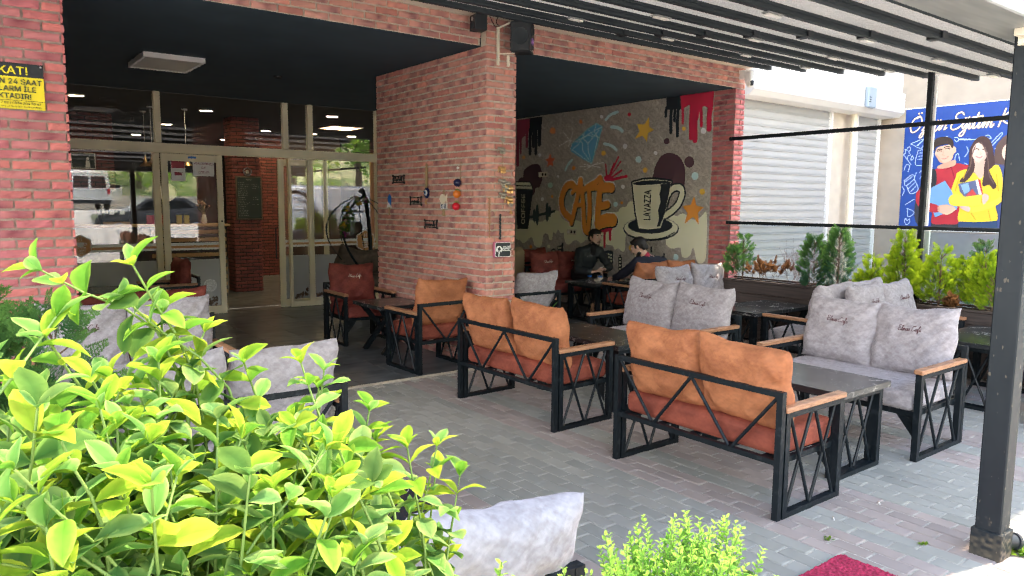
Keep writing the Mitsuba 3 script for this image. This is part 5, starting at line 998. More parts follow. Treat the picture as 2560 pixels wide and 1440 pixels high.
('painted_lettering',(0.014,0.02,0.026),4,('L', 0.13760000000000003, 1),[(2.356,1.665),(2.484,1.684),(2.522,1.693)]),
('painted_lettering',(0.014,0.02,0.026),4,('L', 0.22340000000000004, 1),[(2.338,1.392),(2.518,1.441),(2.645,1.444)]),
('painted_splash',(0.42,0.02,0.05),2,('L', 0.03, 0),[(2.487,2.085),(2.61,2.28),(2.732,2.462)]),
('painted_splash',(0.42,0.02,0.05),2,('L', 0.028, 0),[(2.487,2.085),(2.464,2.224),(2.442,2.354)]),
('painted_splash',(0.42,0.02,0.05),2,('L', 0.045, 0),[(2.487,2.085),(2.706,2.125),(2.92,2.155)]),
('painted_splash',(0.42,0.02,0.05),2,('L', 0.03, 0),[(2.487,2.085),(2.648,2.173),(2.805,2.25)]),
('painted_splash',(0.42,0.02,0.05),2,('L', 0.022, 0),[(2.487,2.085),(2.636,2.244),(2.783,2.39)]),
('painted_splash',(0.42,0.02,0.05),2,('L', 0.035, 0),[(2.487,2.085),(2.659,2.122),(2.828,2.148)]),
('painted_splash',(0.42,0.02,0.05),2,('L', 0.03, 0),[(2.487,2.085),(2.562,2.23),(2.636,2.364)]),
('painted_splash',(0.42,0.02,0.05),2,'P',[(2.62,2.1),(2.615,2.073),(2.6,2.049),(2.576,2.029),(2.545,2.017),(2.509,2.013),(2.474,2.018),(2.441,2.032),(2.415,2.052),(2.398,2.077),(2.391,2.105),(2.396,2.133),(2.412,2.157),(2.437,2.176),(2.468,2.188),(2.504,2.192),(2.539,2.186),(2.571,2.173),(2.597,2.153),(2.614,2.128)]),
('painted_splash',(0.42,0.02,0.05),2,'P',[(2.286,1.315),(2.637,1.374),(2.622,1.299),(2.559,1.278),(2.483,1.258),(2.405,1.255),(2.327,1.261)]),
('painted_splash',(0.42,0.02,0.05),2,('L', 0.045, 0),[(2.352,1.308),(2.349,1.221),(2.352,1.134)]),
('painted_splash',(0.42,0.02,0.05),2,('L', 0.05, 0),[(2.455,1.311),(2.455,1.17),(2.459,1.029)]),
('painted_splash',(0.42,0.02,0.05),2,('L', 0.05, 0),[(2.582,1.351),(2.58,1.25),(2.584,1.15)]),
('painted_saucer',(0.014,0.02,0.026),2,'P',[(4.007,1.364),(3.983,1.307),(3.91,1.254),(3.793,1.209),(3.642,1.177),(3.469,1.16),(3.291,1.161),(3.126,1.181),(2.992,1.218),(2.904,1.269),(2.872,1.328),(2.899,1.389),(2.984,1.445),(3.115,1.49),(3.278,1.52),(3.454,1.532),(3.628,1.527),(3.781,1.504),(3.901,1.466),(3.979,1.418)]),
('painted_saucer',(0.66,0.58,0.42),3,'P',[(3.988,1.373),(3.965,1.322),(3.894,1.273),(3.781,1.232),(3.635,1.203),(3.468,1.187),(3.297,1.188),(3.138,1.206),(3.009,1.24),(2.924,1.286),(2.893,1.339),(2.92,1.394),(3.001,1.445),(3.128,1.486),(3.284,1.514),(3.455,1.526),(3.622,1.521),(3.77,1.5),(3.886,1.466),(3.96,1.423)]),
('painted_saucer',(0.014,0.02,0.026),4,'P',[(3.883,1.406),(3.864,1.369),(3.804,1.334),(3.709,1.304),(3.586,1.282),(3.447,1.271),(3.304,1.272),(3.173,1.285),(3.066,1.309),(2.997,1.342),(2.972,1.38),(2.994,1.42),(3.061,1.456),(3.165,1.486),(3.295,1.506),(3.437,1.515),(3.577,1.512),(3.701,1.498),(3.798,1.473),(3.861,1.442)]),
('painted_saucer',(0.014,0.02,0.026),4,('L', 0.014, 1),[(2.981,1.24),(3.197,1.196),(3.473,1.187),(3.736,1.227),(3.925,1.309)]),
('painted_cup',(0.014,0.02,0.026),5,('L', 0.135, 1),[(3.755,1.823),(3.815,1.913),(3.918,1.966),(4.018,1.951),(4.043,1.863),(3.981,1.726),(3.869,1.627),(3.734,1.551)]),
('painted_cup',(0.66,0.58,0.42),6,('L', 0.085, 1),[(3.755,1.823),(3.815,1.913),(3.918,1.966),(4.018,1.951),(4.043,1.863),(3.981,1.726),(3.869,1.627),(3.734,1.551)]),
('painted_cup',(0.014,0.02,0.026),5,('B', 0.03),[(3.054,2.054),(3.256,2.091),(3.459,2.097),(3.658,2.079),(3.834,2.056),(3.806,1.864),(3.707,1.504),(3.654,1.363),(3.421,1.338),(3.215,1.342),(3.14,1.575),(3.091,1.833)]),
('painted_cup',(0.66,0.58,0.42),6,'P',[(3.054,2.054),(3.256,2.091),(3.459,2.097),(3.658,2.079),(3.834,2.056),(3.806,1.864),(3.707,1.504),(3.654,1.363),(3.421,1.338),(3.215,1.342),(3.14,1.575),(3.091,1.833)]),
('painted_cup',(0.014,0.02,0.026),7,'S',[(3.071,2.043),(3.256,2.074),(3.526,2.079),(3.83,2.05),(3.66,2.026),(3.395,2.014),(3.166,2.011)]),
('painted_cup',(0.014,0.02,0.026),7,'P',[(3.628,2.017),(3.831,2.043),(3.796,1.864),(3.732,1.6),(3.642,1.391),(3.581,1.381),(3.62,1.515),(3.593,1.632),(3.641,1.749),(3.611,1.882),(3.641,1.947)]),
('painted_skyline',(0.014,0.02,0.026),1,'P',[(2.432,0.942),(2.46,0.962),(2.628,0.971),(2.66,0.95),(2.654,0.68),(2.47,0.664)]),
('painted_skyline',(0.014,0.02,0.026),1,'P',[(2.776,0.873),(2.803,0.874),(2.802,0.927),(2.827,0.929),(2.829,0.876),(2.856,0.878),(2.86,0.582),(2.797,0.576)]),
('painted_skyline',(0.014,0.02,0.026),1,'P',[(1.113,0.897),(1.159,0.928),(1.223,0.924),(1.23,0.774),(1.121,0.767)]),
('painted_skyline',(0.014,0.02,0.026),1,'P',[(1.276,0.981),(1.387,0.995),(1.386,1.043),(1.431,1.045),(1.443,0.79),(1.286,0.777)]),
('painted_skyline',(0.014,0.02,0.026),1,'P',[(3.454,1.081),(3.483,1.079),(3.492,0.989),(3.458,0.987)]),
('painted_skyline',(0.014,0.02,0.026),1,'P',[(3.123,0.983),(3.174,0.971),(3.187,0.883),(3.137,0.865)]),
('painted_skyline',(0.014,0.02,0.026),1,'P',[(3.687,0.943),(3.716,0.945),(3.718,0.988),(3.748,0.987),(3.749,0.876),(3.708,0.88)]),
('painted_skyline',(0.014,0.02,0.026),1,'P',[(3.867,0.824),(3.966,0.831),(3.971,0.799),(3.868,0.792)]),
('painted_skyline',(0.014,0.02,0.026),1,'P',[(1.662,0.91),(1.711,0.913),(1.713,0.823),(1.665,0.82)]),
('painted_skyline',(0.014,0.02,0.026),1,'P',[(0.912,0.783),(1.005,0.789),(1.006,0.721),(0.913,0.715)]),
('painted_window',(0.66,0.58,0.42),2,'P',[(2.475,0.915),(2.506,0.916),(2.506,0.888),(2.476,0.887)]),
('painted_window',(0.66,0.58,0.42),2,'P',[(2.541,0.915),(2.571,0.917),(2.572,0.889),(2.541,0.887)]),
('painted_window',(0.66,0.58,0.42),2,'P',[(2.601,0.913),(2.632,0.914),(2.632,0.887),(2.602,0.885)]),
('painted_window',(0.66,0.58,0.42),2,'P',[(2.477,0.856),(2.507,0.858),(2.508,0.83),(2.478,0.828)]),
('painted_window',(0.66,0.58,0.42),2,'P',[(2.546,0.869),(2.577,0.871),(2.578,0.843),(2.547,0.841)]),
('painted_window',(0.66,0.58,0.42),2,'P',[(2.603,0.86),(2.633,0.862),(2.634,0.835),(2.604,0.833)]),
('painted_window',(0.66,0.58,0.42),2,'P',[(2.544,0.81),(2.574,0.812),(2.575,0.784),(2.545,0.782)]),
('painted_window',(0.66,0.58,0.42),2,'P',[(2.605,0.807),(2.635,0.809),(2.636,0.781),(2.606,0.779)]),
('painted_window',(0.66,0.58,0.42),2,'P',[(2.475,0.767),(2.506,0.769),(2.507,0.741),(2.476,0.739)]),
('painted_window',(0.66,0.58,0.42),2,'P',[(2.55,0.756),(2.58,0.759),(2.581,0.731),(2.551,0.729)]),
('painted_window',(0.66,0.58,0.42),2,'P',[(2.598,0.752),(2.628,0.754),(2.629,0.726),(2.599,0.724)]),
('painted_window',(0.66,0.58,0.42),2,'P',[(2.482,0.705),(2.512,0.707),(2.513,0.679),(2.482,0.677)]),
('painted_window',(0.66,0.58,0.42),2,'P',[(2.552,0.702),(2.582,0.705),(2.583,0.677),(2.553,0.675)]),
('painted_window',(0.66,0.58,0.42),2,'P',[(2.606,0.703),(2.636,0.705),(2.637,0.678),(2.607,0.675)]),
('painted_window',(0.66,0.58,0.42),2,'P',[(2.8,0.857),(2.829,0.859),(2.83,0.832),(2.801,0.83)]),
('painted_window',(0.66,0.58,0.42),2,'P',[(2.804,0.804),(2.833,0.806),(2.834,0.779),(2.805,0.777)]),
('painted_window',(0.66,0.58,0.42),2,'P',[(2.805,0.751),(2.835,0.753),(2.836,0.726),(2.806,0.724)]),
('painted_window',(0.66,0.58,0.42),2,'P',[(2.809,0.698),(2.839,0.7),(2.84,0.673),(2.81,0.671)]),
('painted_window',(0.66,0.58,0.42),2,'P',[(2.811,0.645),(2.841,0.647),(2.842,0.62),(2.812,0.617)]),
('painted_window',(0.66,0.58,0.42),2,'P',[(1.142,0.888),(1.178,0.89),(1.179,0.86),(1.142,0.858)]),
('painted_window',(0.66,0.58,0.42),2,'P',[(1.18,0.887),(1.217,0.889),(1.217,0.859),(1.181,0.857)]),
('painted_window',(0.66,0.58,0.42),2,'P',[(1.143,0.838),(1.179,0.84),(1.18,0.809),(1.143,0.807)]),
('painted_window',(0.66,0.58,0.42),2,'P',[(1.144,0.8),(1.18,0.803),(1.181,0.772),(1.144,0.77)]),
('painted_window',(0.66,0.58,0.42),2,'P',[(1.299,0.964),(1.335,0.965),(1.336,0.935),(1.3,0.934)]),
('painted_window',(0.66,0.58,0.42),2,'P',[(1.345,0.963),(1.381,0.964),(1.381,0.934),(1.346,0.933)]),
('painted_window',(0.66,0.58,0.42),2,'P',[(1.296,0.897),(1.331,0.898),(1.332,0.868),(1.297,0.866)]),
('painted_window',(0.66,0.58,0.42),2,'P',[(1.336,0.902),(1.372,0.904),(1.373,0.874),(1.337,0.872)]),
('painted_window',(0.66,0.58,0.42),2,'P',[(1.348,0.841),(1.383,0.843),(1.384,0.813),(1.349,0.811)]),
('painted_window',(0.66,0.58,0.42),2,'P',[(3.135,0.923),(3.163,0.925),(3.164,0.898),(3.136,0.896)]),
('painted_window',(0.66,0.58,0.42),2,'P',[(3.702,0.928),(3.728,0.93),(3.729,0.904),(3.703,0.903)]),
('painted_window',(0.66,0.58,0.42),2,'P',[(3.881,0.827),(3.906,0.828),(3.907,0.803),(3.882,0.801)]),
('painted_window',(0.66,0.58,0.42),2,'P',[(3.921,0.827),(3.946,0.828),(3.947,0.803),(3.922,0.801)]),
('painted_swoosh',(0.42,0.56,0.6),1,('L', 0.05, 1),[(2.424,3.072),(2.523,3.133),(2.683,3.171)]),
('painted_swoosh',(0.42,0.56,0.6),1,('L', 0.055, 1),[(2.554,2.944),(2.704,2.919),(2.803,2.86)]),
('painted_swoosh',(0.42,0.56,0.6),1,('L', 0.05, 1),[(2.398,2.69),(2.564,2.649),(2.679,2.573)]),
('painted_swoosh',(0.42,0.56,0.6),1,('L', 0.045, 1),[(1.456,2.299),(1.526,2.388),(1.624,2.463)])]
BANNER_ART = [
('doodle',(0.45,0.6,0.85),1,('L', 0.012, 1),[(0.553,2.879),(0.788,2.947),(0.746,2.786),(0.553,2.879)]),
('doodle',(0.45,0.6,0.85),1,('L', 0.012, 1),[(0.681,2.835),(0.788,2.947),(0.672,2.84)]),
('doodle',(0.45,0.6,0.85),1,('L', 0.012, 1),[(0.5,2.8),(0.538,2.825),(0.56,2.769),(0.526,2.734),(0.566,2.677),(0.522,2.66),(0.509,2.587),(0.474,2.644),(0.439,2.683),(0.473,2.718),(0.459,2.783),(0.503,2.763)]),
('doodle',(0.45,0.6,0.85),1,('L', 0.012, 1),[(0.514,2.587),(0.588,2.492)]),
('doodle',(0.45,0.6,0.85),1,('L', 0.012, 1),[(0.573,2.585),(0.595,2.657),(0.622,2.601),(0.573,2.575)]),
('doodle',(0.45,0.6,0.85),1,('L', 0.012, 1),[(0.696,2.753),(0.659,2.508),(0.786,2.466)]),
('doodle',(0.45,0.6,0.85),1,('L', 0.012, 1),[(0.696,2.753),(0.81,2.756)]),
('doodle',(0.45,0.6,0.85),1,('L', 0.012, 1),[(0.717,2.697),(0.805,2.702)]),
('doodle',(0.45,0.6,0.85),1,('L', 0.012, 1),[(0.708,2.643),(0.805,2.647)]),
('doodle',(0.45,0.6,0.85),1,('L', 0.012, 1),[(0.701,2.588),(0.804,2.589)]),
('doodle',(0.45,0.6,0.85),1,('L', 0.012, 1),[(0.9,2.715),(0.966,2.64),(0.92,2.426)]),
('doodle',(0.45,0.6,0.85),1,('L', 0.012, 1),[(0.467,2.394),(0.497,2.495),(0.562,2.474),(0.542,2.364)]),
('doodle',(0.45,0.6,0.85),1,('L', 0.012, 1),[(0.48,2.199),(0.618,2.307),(0.659,2.232),(0.514,2.105),(0.48,2.199)]),
('doodle',(0.45,0.6,0.85),1,('L', 0.012, 1),[(0.532,2.105),(0.615,1.956),(0.744,2.038),(0.659,2.232)]),
('doodle',(0.45,0.6,0.85),1,('L', 0.012, 1),[(0.659,2.232),(0.688,2.342)]),
('doodle',(0.45,0.6,0.85),1,('L', 0.012, 1),[(0.5,2.18),(0.621,2.27)]),
('doodle',(0.45,0.6,0.85),1,('L', 0.012, 1),[(0.563,2.049),(0.673,2.158)]),
('doodle',(0.45,0.6,0.85),1,('L', 0.012, 1),[(0.612,1.993),(0.704,2.103)]),
('doodle',(0.45,0.6,0.85),1,('L', 0.012, 1),[(0.45,2.097),(0.493,2.012),(0.462,1.919)]),
('doodle',(0.45,0.6,0.85),1,('L', 0.012, 1),[(0.528,1.751),(0.685,1.854),(0.528,1.751)]),
('doodle',(0.45,0.6,0.85),1,('L', 0.012, 1),[(0.569,1.686),(0.701,1.613),(0.598,1.527),(0.569,1.686)]),
('doodle',(0.45,0.6,0.85),1,('L', 0.012, 1),[(0.531,1.432),(0.554,1.499),(0.585,1.452),(0.619,1.49),(0.632,1.435),(0.581,1.377),(0.531,1.432)]),
('doodle',(0.45,0.6,0.85),1,('L', 0.012, 1),[(1.307,2.94),(1.348,2.946),(1.379,2.901),(1.345,2.868),(1.31,2.905)]),
('doodle',(0.45,0.6,0.85),1,('L', 0.012, 1),[(1.379,2.901),(1.587,2.888),(1.681,2.896)]),
('doodle',(0.45,0.6,0.85),1,('L', 0.012, 1),[(1.391,2.914),(1.586,2.896)]),
('doodle',(0.45,0.6,0.85),1,('L', 0.012, 1),[(1.803,2.942),(1.857,2.947),(1.892,2.886),(1.829,2.906)]),
('doodle',(0.45,0.6,0.85),1,('L', 0.012, 1),[(1.897,2.809),(2.03,2.969),(2.055,2.942),(1.923,2.774)]),
('doodle',(0.45,0.6,0.85),1,('L', 0.012, 1),[(1.336,2.526),(1.346,2.623),(1.385,2.656),(1.418,2.532)]),
('doodle',(0.45,0.6,0.85),1,('L', 0.012, 1),[(1.515,2.771),(1.545,2.691),(1.495,2.598)]),
('doodle',(0.45,0.6,0.85),1,('L', 0.012, 1),[(0.936,2.946),(1.025,2.905)]),
('doodle',(0.45,0.6,0.85),1,('L', 0.012, 1),[(1.147,2.968),(1.189,2.974)]),
('doodle',(0.45,0.6,0.85),1,('L', 0.012, 1),[(1.352,2.534),(1.329,2.509)]),
('doodle',(0.45,0.6,0.85),1,('L', 0.012, 1),[(1.502,2.493),(1.553,2.457)]),
('doodle',(0.45,0.6,0.85),1,('L', 0.012, 1),[(0.75,2.34),(0.774,2.376),(0.792,2.302),(0.758,2.23)]),
('doodle',(0.45,0.6,0.85),1,('L', 0.012, 1),[(1.958,2.713),(1.987,2.728)]),
('backpack',(0.03,0.035,0.05),1,'S',[(0.761,2.056),(0.87,2.137),(0.931,2.008),(0.936,1.424),(0.816,1.365),(0.728,1.474),(0.702,1.733)]),
('trousers',(0.03,0.032,0.04),2,'P',[(1.015,1.426),(1.495,1.447),(1.472,1.304),(1.023,1.307)]),
('red_sweater',(0.42,0.025,0.04),3,'S',[(0.912,2.281),(1.009,2.387),(1.142,2.436),(1.291,2.466),(1.388,2.489),(1.505,2.458),(1.58,2.421),(1.547,2.09),(1.491,1.739),(1.479,1.437),(1.265,1.405),(1.024,1.417),(1.019,1.608),(0.905,1.625),(0.782,1.734),(0.72,1.863),(0.729,1.992),(0.872,2.1)]),
('backpack_strap',(0.02,0.022,0.028),4,'S',[(0.909,2.381),(1.008,2.396),(1.054,2.278),(1.046,2.098),(0.945,2.054),(0.927,2.19)]),
('neck',(0.55,0.32,0.22),4,'S',[(1.097,2.473),(1.334,2.553),(1.357,2.464),(1.261,2.423),(1.128,2.401),(1.049,2.421)]),
('face',(0.68,0.42,0.3),5,'S',[(1.004,2.71),(1.033,2.78),(1.133,2.81),(1.266,2.82),(1.311,2.765),(1.312,2.642),(1.285,2.555),(1.188,2.502),(1.103,2.512),(1.065,2.573),(0.999,2.656)]),
('ear',(0.68,0.42,0.3),4,'S',[(1.267,2.802),(1.335,2.772),(1.349,2.693),(1.302,2.669)]),
('hair',(0.035,0.022,0.018),6,'S',[(0.974,2.765),(0.956,2.856),(0.988,2.934),(1.088,2.969),(1.207,2.956),(1.286,2.889),(1.302,2.783),(1.27,2.767),(1.241,2.821),(1.165,2.835),(1.065,2.814),(0.999,2.782),(1.004,2.701)]),
('eye',(0.05,0.03,0.03),6,('L', 0.014, 1),[(1.034,2.715),(1.071,2.724),(1.109,2.712)]),
('eye',(0.05,0.03,0.03),6,('L', 0.014, 1),[(1.167,2.753),(1.203,2.762),(1.241,2.749)]),
('brow',(0.035,0.022,0.018),6,('L', 0.016, 1),[(1.026,2.736),(1.069,2.751),(1.114,2.742)]),
('brow',(0.035,0.022,0.018),6,('L', 0.016, 1),[(1.15,2.777),(1.193,2.792),(1.237,2.783)]),
('mouth',(0.5,0.2,0.18),6,('L', 0.016, 1),[(1.124,2.579),(1.183,2.58),(1.227,2.619)]),
('nose',(0.5,0.28,0.2),6,('L', 0.008, 1),[(1.137,2.703),(1.135,2.641),(1.17,2.634)]),
('folder',(0.16,0.33,0.62),5,'P',[(0.895,2.018),(1.202,2.185),(1.323,2.005),(1.443,1.721),(1.43,1.667),(1.201,1.584),(1.077,1.527),(0.944,1.826)]),
('hand',(0.68,0.42,0.3),6,'S',[(1.115,1.727),(1.206,1.755),(1.291,1.755),(1.411,1.703),(1.398,1.649),(1.286,1.576),(1.165,1.61),(1.115,1.646)]),
('sleeve',(0.42,0.025,0.04),6,'S',[(0.72,1.863),(0.892,1.808),(1.123,1.736),(1.117,1.619),(0.904,1.643),(0.765,1.734)]),
('woman_hair',(0.06,0.03,0.028),3,'S',[(1.587,2.542),(1.569,2.682),(1.614,2.834),(1.695,2.924),(1.772,2.936),(1.853,2.896),(1.915,2.783),(1.959,2.594),(2.001,2.339),(2.052,2.049),(2.001,2.024),(1.958,2.085),(1.818,2.087),(1.821,2.258),(1.637,2.402),(1.573,2.177),(1.443,2.18),(1.531,2.318)]),
('yellow_sweater',(0.8,0.55,0.04),4,'S',[(1.373,2.234),(1.4,2.322),(1.527,2.379),(1.642,2.332),(1.774,2.26),(1.907,2.359),(1.993,2.441),(2.066,2.387),(2.123,2.167),(2.116,1.811),(2.043,1.76),(2.086,1.487),(1.8,1.459),(1.477,1.464),(1.473,1.756),(1.306,1.773),(1.281,1.845),(1.321,2.04)]),
('woman_neck',(0.62,0.4,0.3),5,'S',[(1.659,2.539),(1.817,2.533),(1.84,2.327),(1.778,2.208),(1.693,2.296),(1.637,2.402)]),
('woman_face',(0.74,0.5,0.4),6,'S',[(1.612,2.714),(1.641,2.798),(1.701,2.838),(1.798,2.789),(1.847,2.719),(1.851,2.599),(1.803,2.516),(1.726,2.488),(1.659,2.539),(1.619,2.61)]),
('woman_front_hair',(0.06,0.03,0.028),7,'S',[(1.7,2.846),(1.753,2.877),(1.822,2.788),(1.862,2.667),(1.861,2.463),(1.946,2.255),(2.035,2.084),(1.986,2.025),(1.926,2.102),(1.818,2.087),(1.827,2.293),(1.823,2.447),(1.858,2.616),(1.818,2.737)]),
('woman_front_hair',(0.06,0.03,0.028),7,'S',[(1.724,2.842),(1.656,2.806),(1.618,2.714),(1.624,2.593),(1.673,2.452),(1.652,2.315),(1.542,2.161),(1.444,2.171),(1.532,2.301),(1.576,2.473),(1.569,2.682),(1.622,2.834)]),
('eye',(0.04,0.03,0.03),7,('L', 0.015, 1),[(1.655,2.712),(1.685,2.731),(1.718,2.705)]),
('eye',(0.04,0.03,0.03),7,('L', 0.015, 1),[(1.781,2.705),(1.811,2.724),(1.844,2.698)]),
('mouth',(0.62,0.18,0.2),7,('L', 0.018, 1),[(1.679,2.599),(1.736,2.567),(1.778,2.594)]),
('nose',(0.6,0.36,0.28),7,('L', 0.007, 1),[(1.744,2.673),(1.76,2.629),(1.735,2.625)]),
('books',(0.1,0.12,0.22),6,'P',[(1.427,2.127),(1.701,2.184),(1.774,1.932),(1.545,1.898),(1.465,1.986)]),
('books',(0.5,0.06,0.06),7,'P',[(1.56,1.915),(1.664,2.037),(1.752,1.914)]),
('books',(0.22,0.38,0.6),7,'P',[(1.464,2.109),(1.592,2.142),(1.626,2.002),(1.542,1.942)]),
('books',(0.72,0.7,0.66),6,'P',[(1.701,2.184),(1.739,2.2),(1.821,1.94),(1.775,1.923)]),
('books',(0.5,0.03,0.03),6,'P',[(1.739,2.2),(1.776,2.191),(1.837,1.94),(1.811,1.931)]),
('yellow_sleeve',(0.84,0.6,0.06),7.5,'S',[(1.29,1.88),(1.393,1.951),(1.561,1.898),(1.829,1.931),(1.856,1.776),(1.733,1.741),(1.442,1.73),(1.315,1.764)]),
('yellow_sleeve',(0.84,0.6,0.06),7.5,'S',[(1.638,1.722),(1.765,1.732),(2.008,1.828),(2.109,1.896),(2.131,1.811),(1.986,1.708),(1.741,1.627),(1.637,1.626)]),
('woman_hand',(0.7,0.46,0.36),8,'S',[(1.829,1.931),(1.899,1.94),(1.934,1.879),(1.887,1.785),(1.848,1.776)]),
('woman_hand',(0.7,0.46,0.36),8,'S',[(1.483,1.73),(1.638,1.722),(1.636,1.635),(1.528,1.677)]),
('jeans',(0.025,0.06,0.14),5,'P',[(1.474,1.459),(1.801,1.452),(2.086,1.487),(2.106,1.325),(1.48,1.313)]),
('third_hair',(0.1,0.06,0.05),2,'S',[(1.965,2.509),(1.972,2.729),(2.052,2.875),(2.138,2.936),(2.198,2.916),(2.265,2.414),(1.992,2.458)]),
('third_face',(0.7,0.46,0.36),3,'S',[(2.076,2.656),(2.106,2.755),(2.193,2.783),(2.24,2.548),(2.139,2.519),(2.09,2.572)]),
('third_top',(0.05,0.07,0.2),2,'P',[(1.992,2.458),(2.265,2.414),(2.376,1.325),(2.106,1.325)]),
('red_sweater_fold',(0.28,0.012,0.025),3.5,('L', 0.018, 1),[(1.029,2.35),(1.08,2.097)]),
('red_sweater_fold',(0.28,0.012,0.025),3.5,('L', 0.018, 1),[(1.295,2.413),(1.378,2.164)]),
('red_sweater_fold',(0.28,0.012,0.025),3.5,('L', 0.018, 1),[(1.143,2.418),(1.229,2.398),(1.325,2.447)]),
('red_sweater_fold',(0.28,0.012,0.025),3.5,('L', 0.018, 1),[(1.449,2.092),(1.505,1.774)]),
('yellow_sweater_fold',(0.62,0.36,0.02),7.8,('L', 0.014, 1),[(1.437,2.268),(1.39,2.004)]),
('yellow_sweater_fold',(0.62,0.36,0.02),7.8,('L', 0.014, 1),[(1.53,2.336),(1.506,2.214)]),
('yellow_sweater_fold',(0.62,0.36,0.02),7.8,('L', 0.014, 1),[(2.02,2.287),(2.071,1.998)]),
('yellow_sweater_fold',(0.62,0.36,0.02),7.8,('L', 0.014, 1),[(1.679,1.6),(1.75,1.497)]),
('yellow_sweater_fold',(0.62,0.36,0.02),7.8,('L', 0.014, 1),[(1.943,1.656),(1.985,1.502)]),
('yellow_sweater_fold',(0.62,0.36,0.02),7.8,('L', 0.014, 1),[(1.831,1.914),(1.824,1.793)]),
('hair_highlight',(0.14,0.08,0.065),7.6,('L', 0.016, 1),[(1.658,2.78),(1.614,2.61),(1.597,2.403),(1.518,2.266)]),
('hair_highlight',(0.14,0.08,0.065),7.6,('L', 0.016, 1),[(1.802,2.738),(1.872,2.53),(1.904,2.291),(1.994,2.118)]),
('hair_highlight',(0.14,0.08,0.065),7.6,('L', 0.016, 1),[(1.749,2.826),(1.846,2.668)]),
('cheek_shade',(0.58,0.34,0.24),5.5,'S',[(1.008,2.656),(1.06,2.636),(1.137,2.511),(1.085,2.527),(1.047,2.583)]),
('cheek_shade',(0.66,0.42,0.33),6.4,'S',[(1.826,2.618),(1.851,2.599),(1.803,2.516),(1.742,2.491),(1.784,2.551)])]
# ------------------------------------------------------------------ painted mural and printed banner
def art(holder, items, m, bs):
    for name, col, lay, kind, pts in items:
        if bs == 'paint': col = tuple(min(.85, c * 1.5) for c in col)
        if kind == 'P': g = Polygon(pts).buffer(0)
        elif kind == 'S': g = Polygon(spline(pts, 5, True)).buffer(0)
        elif kind[0] == 'L':
            q = spline(pts, 6) if kind[2] and len(pts) > 2 else pts
            g = LineString(q).buffer(kind[1] / 2, quad_segs=5)
        else: g = Polygon(pts).buffer(kind[1])
        if bs == 'paint' and kind == 'P' and len(pts) > 6: g = g.buffer(.008).buffer(-.008)
        ms = [q for q in polys(g.buffer(0))]
        if not ms: continue
        b = MB()
        for q in ms: b.mesh(sheet(q, .001), col)
        put(holder + '__' + name, b.get(), bs, color=b.cols(), m=m @ TR(0, 0, .0012 + lay * .0016))
MW = wall_m((XM, 5.0, 0), (0, -1, 0), (-1, 0, 0))
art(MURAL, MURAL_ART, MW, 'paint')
def vtext(t, hgt, w, s, z0, z1, lay, col, part):
    tm = meshkit.text_mesh(t, hgt, .001, True); L = tm.bounds[1][0] - tm.bounds[0][0]
    sx = (z1 - z0) / L
    m = MW @ TR(s, z0, .0012 + lay * .0016) @ R3('z', PI / 2) @ np.diag([sx, 1, 1, 1.0])
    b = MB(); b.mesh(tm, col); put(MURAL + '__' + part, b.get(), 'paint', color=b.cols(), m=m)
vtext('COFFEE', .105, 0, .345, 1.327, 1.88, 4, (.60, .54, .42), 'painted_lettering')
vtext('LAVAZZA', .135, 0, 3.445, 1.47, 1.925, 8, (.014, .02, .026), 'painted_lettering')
for s, z, w, lab in ((.745, 2.19, .25, 'cream triple wall socket high on the mural beside the purple blob'), (1.54, 1.19, .245, 'cream triple wall socket on the painted cloud above the man in black'), (2.917, .645, .17, 'white double wall socket low on the mural between the two men')):
    k = thing('wall_socket', lab, 'socket'); y1 = 5.0 - s
    put(k + '__plate', cbox((XM - .022, y1 - w, z), (XM - .0022 - .012, y1, z + .09), .004), 'cream_plastic')
    n = 3 if w > .2 else 2
    for i in range(n):
        b = MB(); b.lathe([(.001, 0), (.022, 0), (.026, .003)], 14); mm = np.array([[0, 0, -1, XM - .0225], [1, 0, 0, y1 - w * (i + .5) / n], [0, 1, 0, z + .045], [0, 0, 0, 1.0]])
        put(k + '__outlet', b.get(), 'dark_plastic' if i else 'white', m=mm)
# banner on the neighbour's side wing
k = thing('student_banner', 'blue printed banner with two students and white script, on the side wall', 'banner')
XB = 9.985
put(k + '__sheet', cbox((XB, -2.7, 1.30), (XB + .012, .57, 3.51), .002), 'banner_blue'); mat('banner_blue', (.015, .062, .30), .4)
put(k + '__border', B(((XB - .003, -2.7, 1.275), (XB + .012, .585, 1.3)), ((XB - .003, -2.7, 3.51), (XB + .012, .585, 3.53)), ((XB - .003, .57, 1.3), (XB + .012, .585, 3.51)))) if False else put(k + '__border', B(((XB - .003, -2.7, 1.275), (XB + .012, .585, 1.299)), ((XB - .003, -2.7, 3.511), (XB + .012, .585, 3.53))), 'white')
BWM = wall_m((XB, 1.0, 0), (0, -1, 0), (-1, 0, 0))
art(k, BANNER_ART, BWM, 'print')
SF['ğ'] = (.4, SF['g'][1] + [[(.1, .66), (.2, .6), (.3, .68)]]); SF['Ö'] = SF['O']; SF['ü'] = SF['u']
g, adv = script('Özgür Eğitim K', .29, .016)
b = MB(); b.mesh(sheet(g.buffer(.006), .001), (.75, .42, .12)); put(k + '__lettering', b.get(), 'print', color=b.cols(), m=BWM @ TR(.50, 3.085, .004) @ np.diag([1.66 / adv, 1, 1, 1.0]))
b = MB(); b.mesh(sheet(g, .001), (.80, .78, .70)); put(k + '__lettering', b.get(), 'print', color=b.cols(), m=BWM @ TR(.50, 3.085, .006) @ np.diag([1.66 / adv, 1, 1, 1.0]))

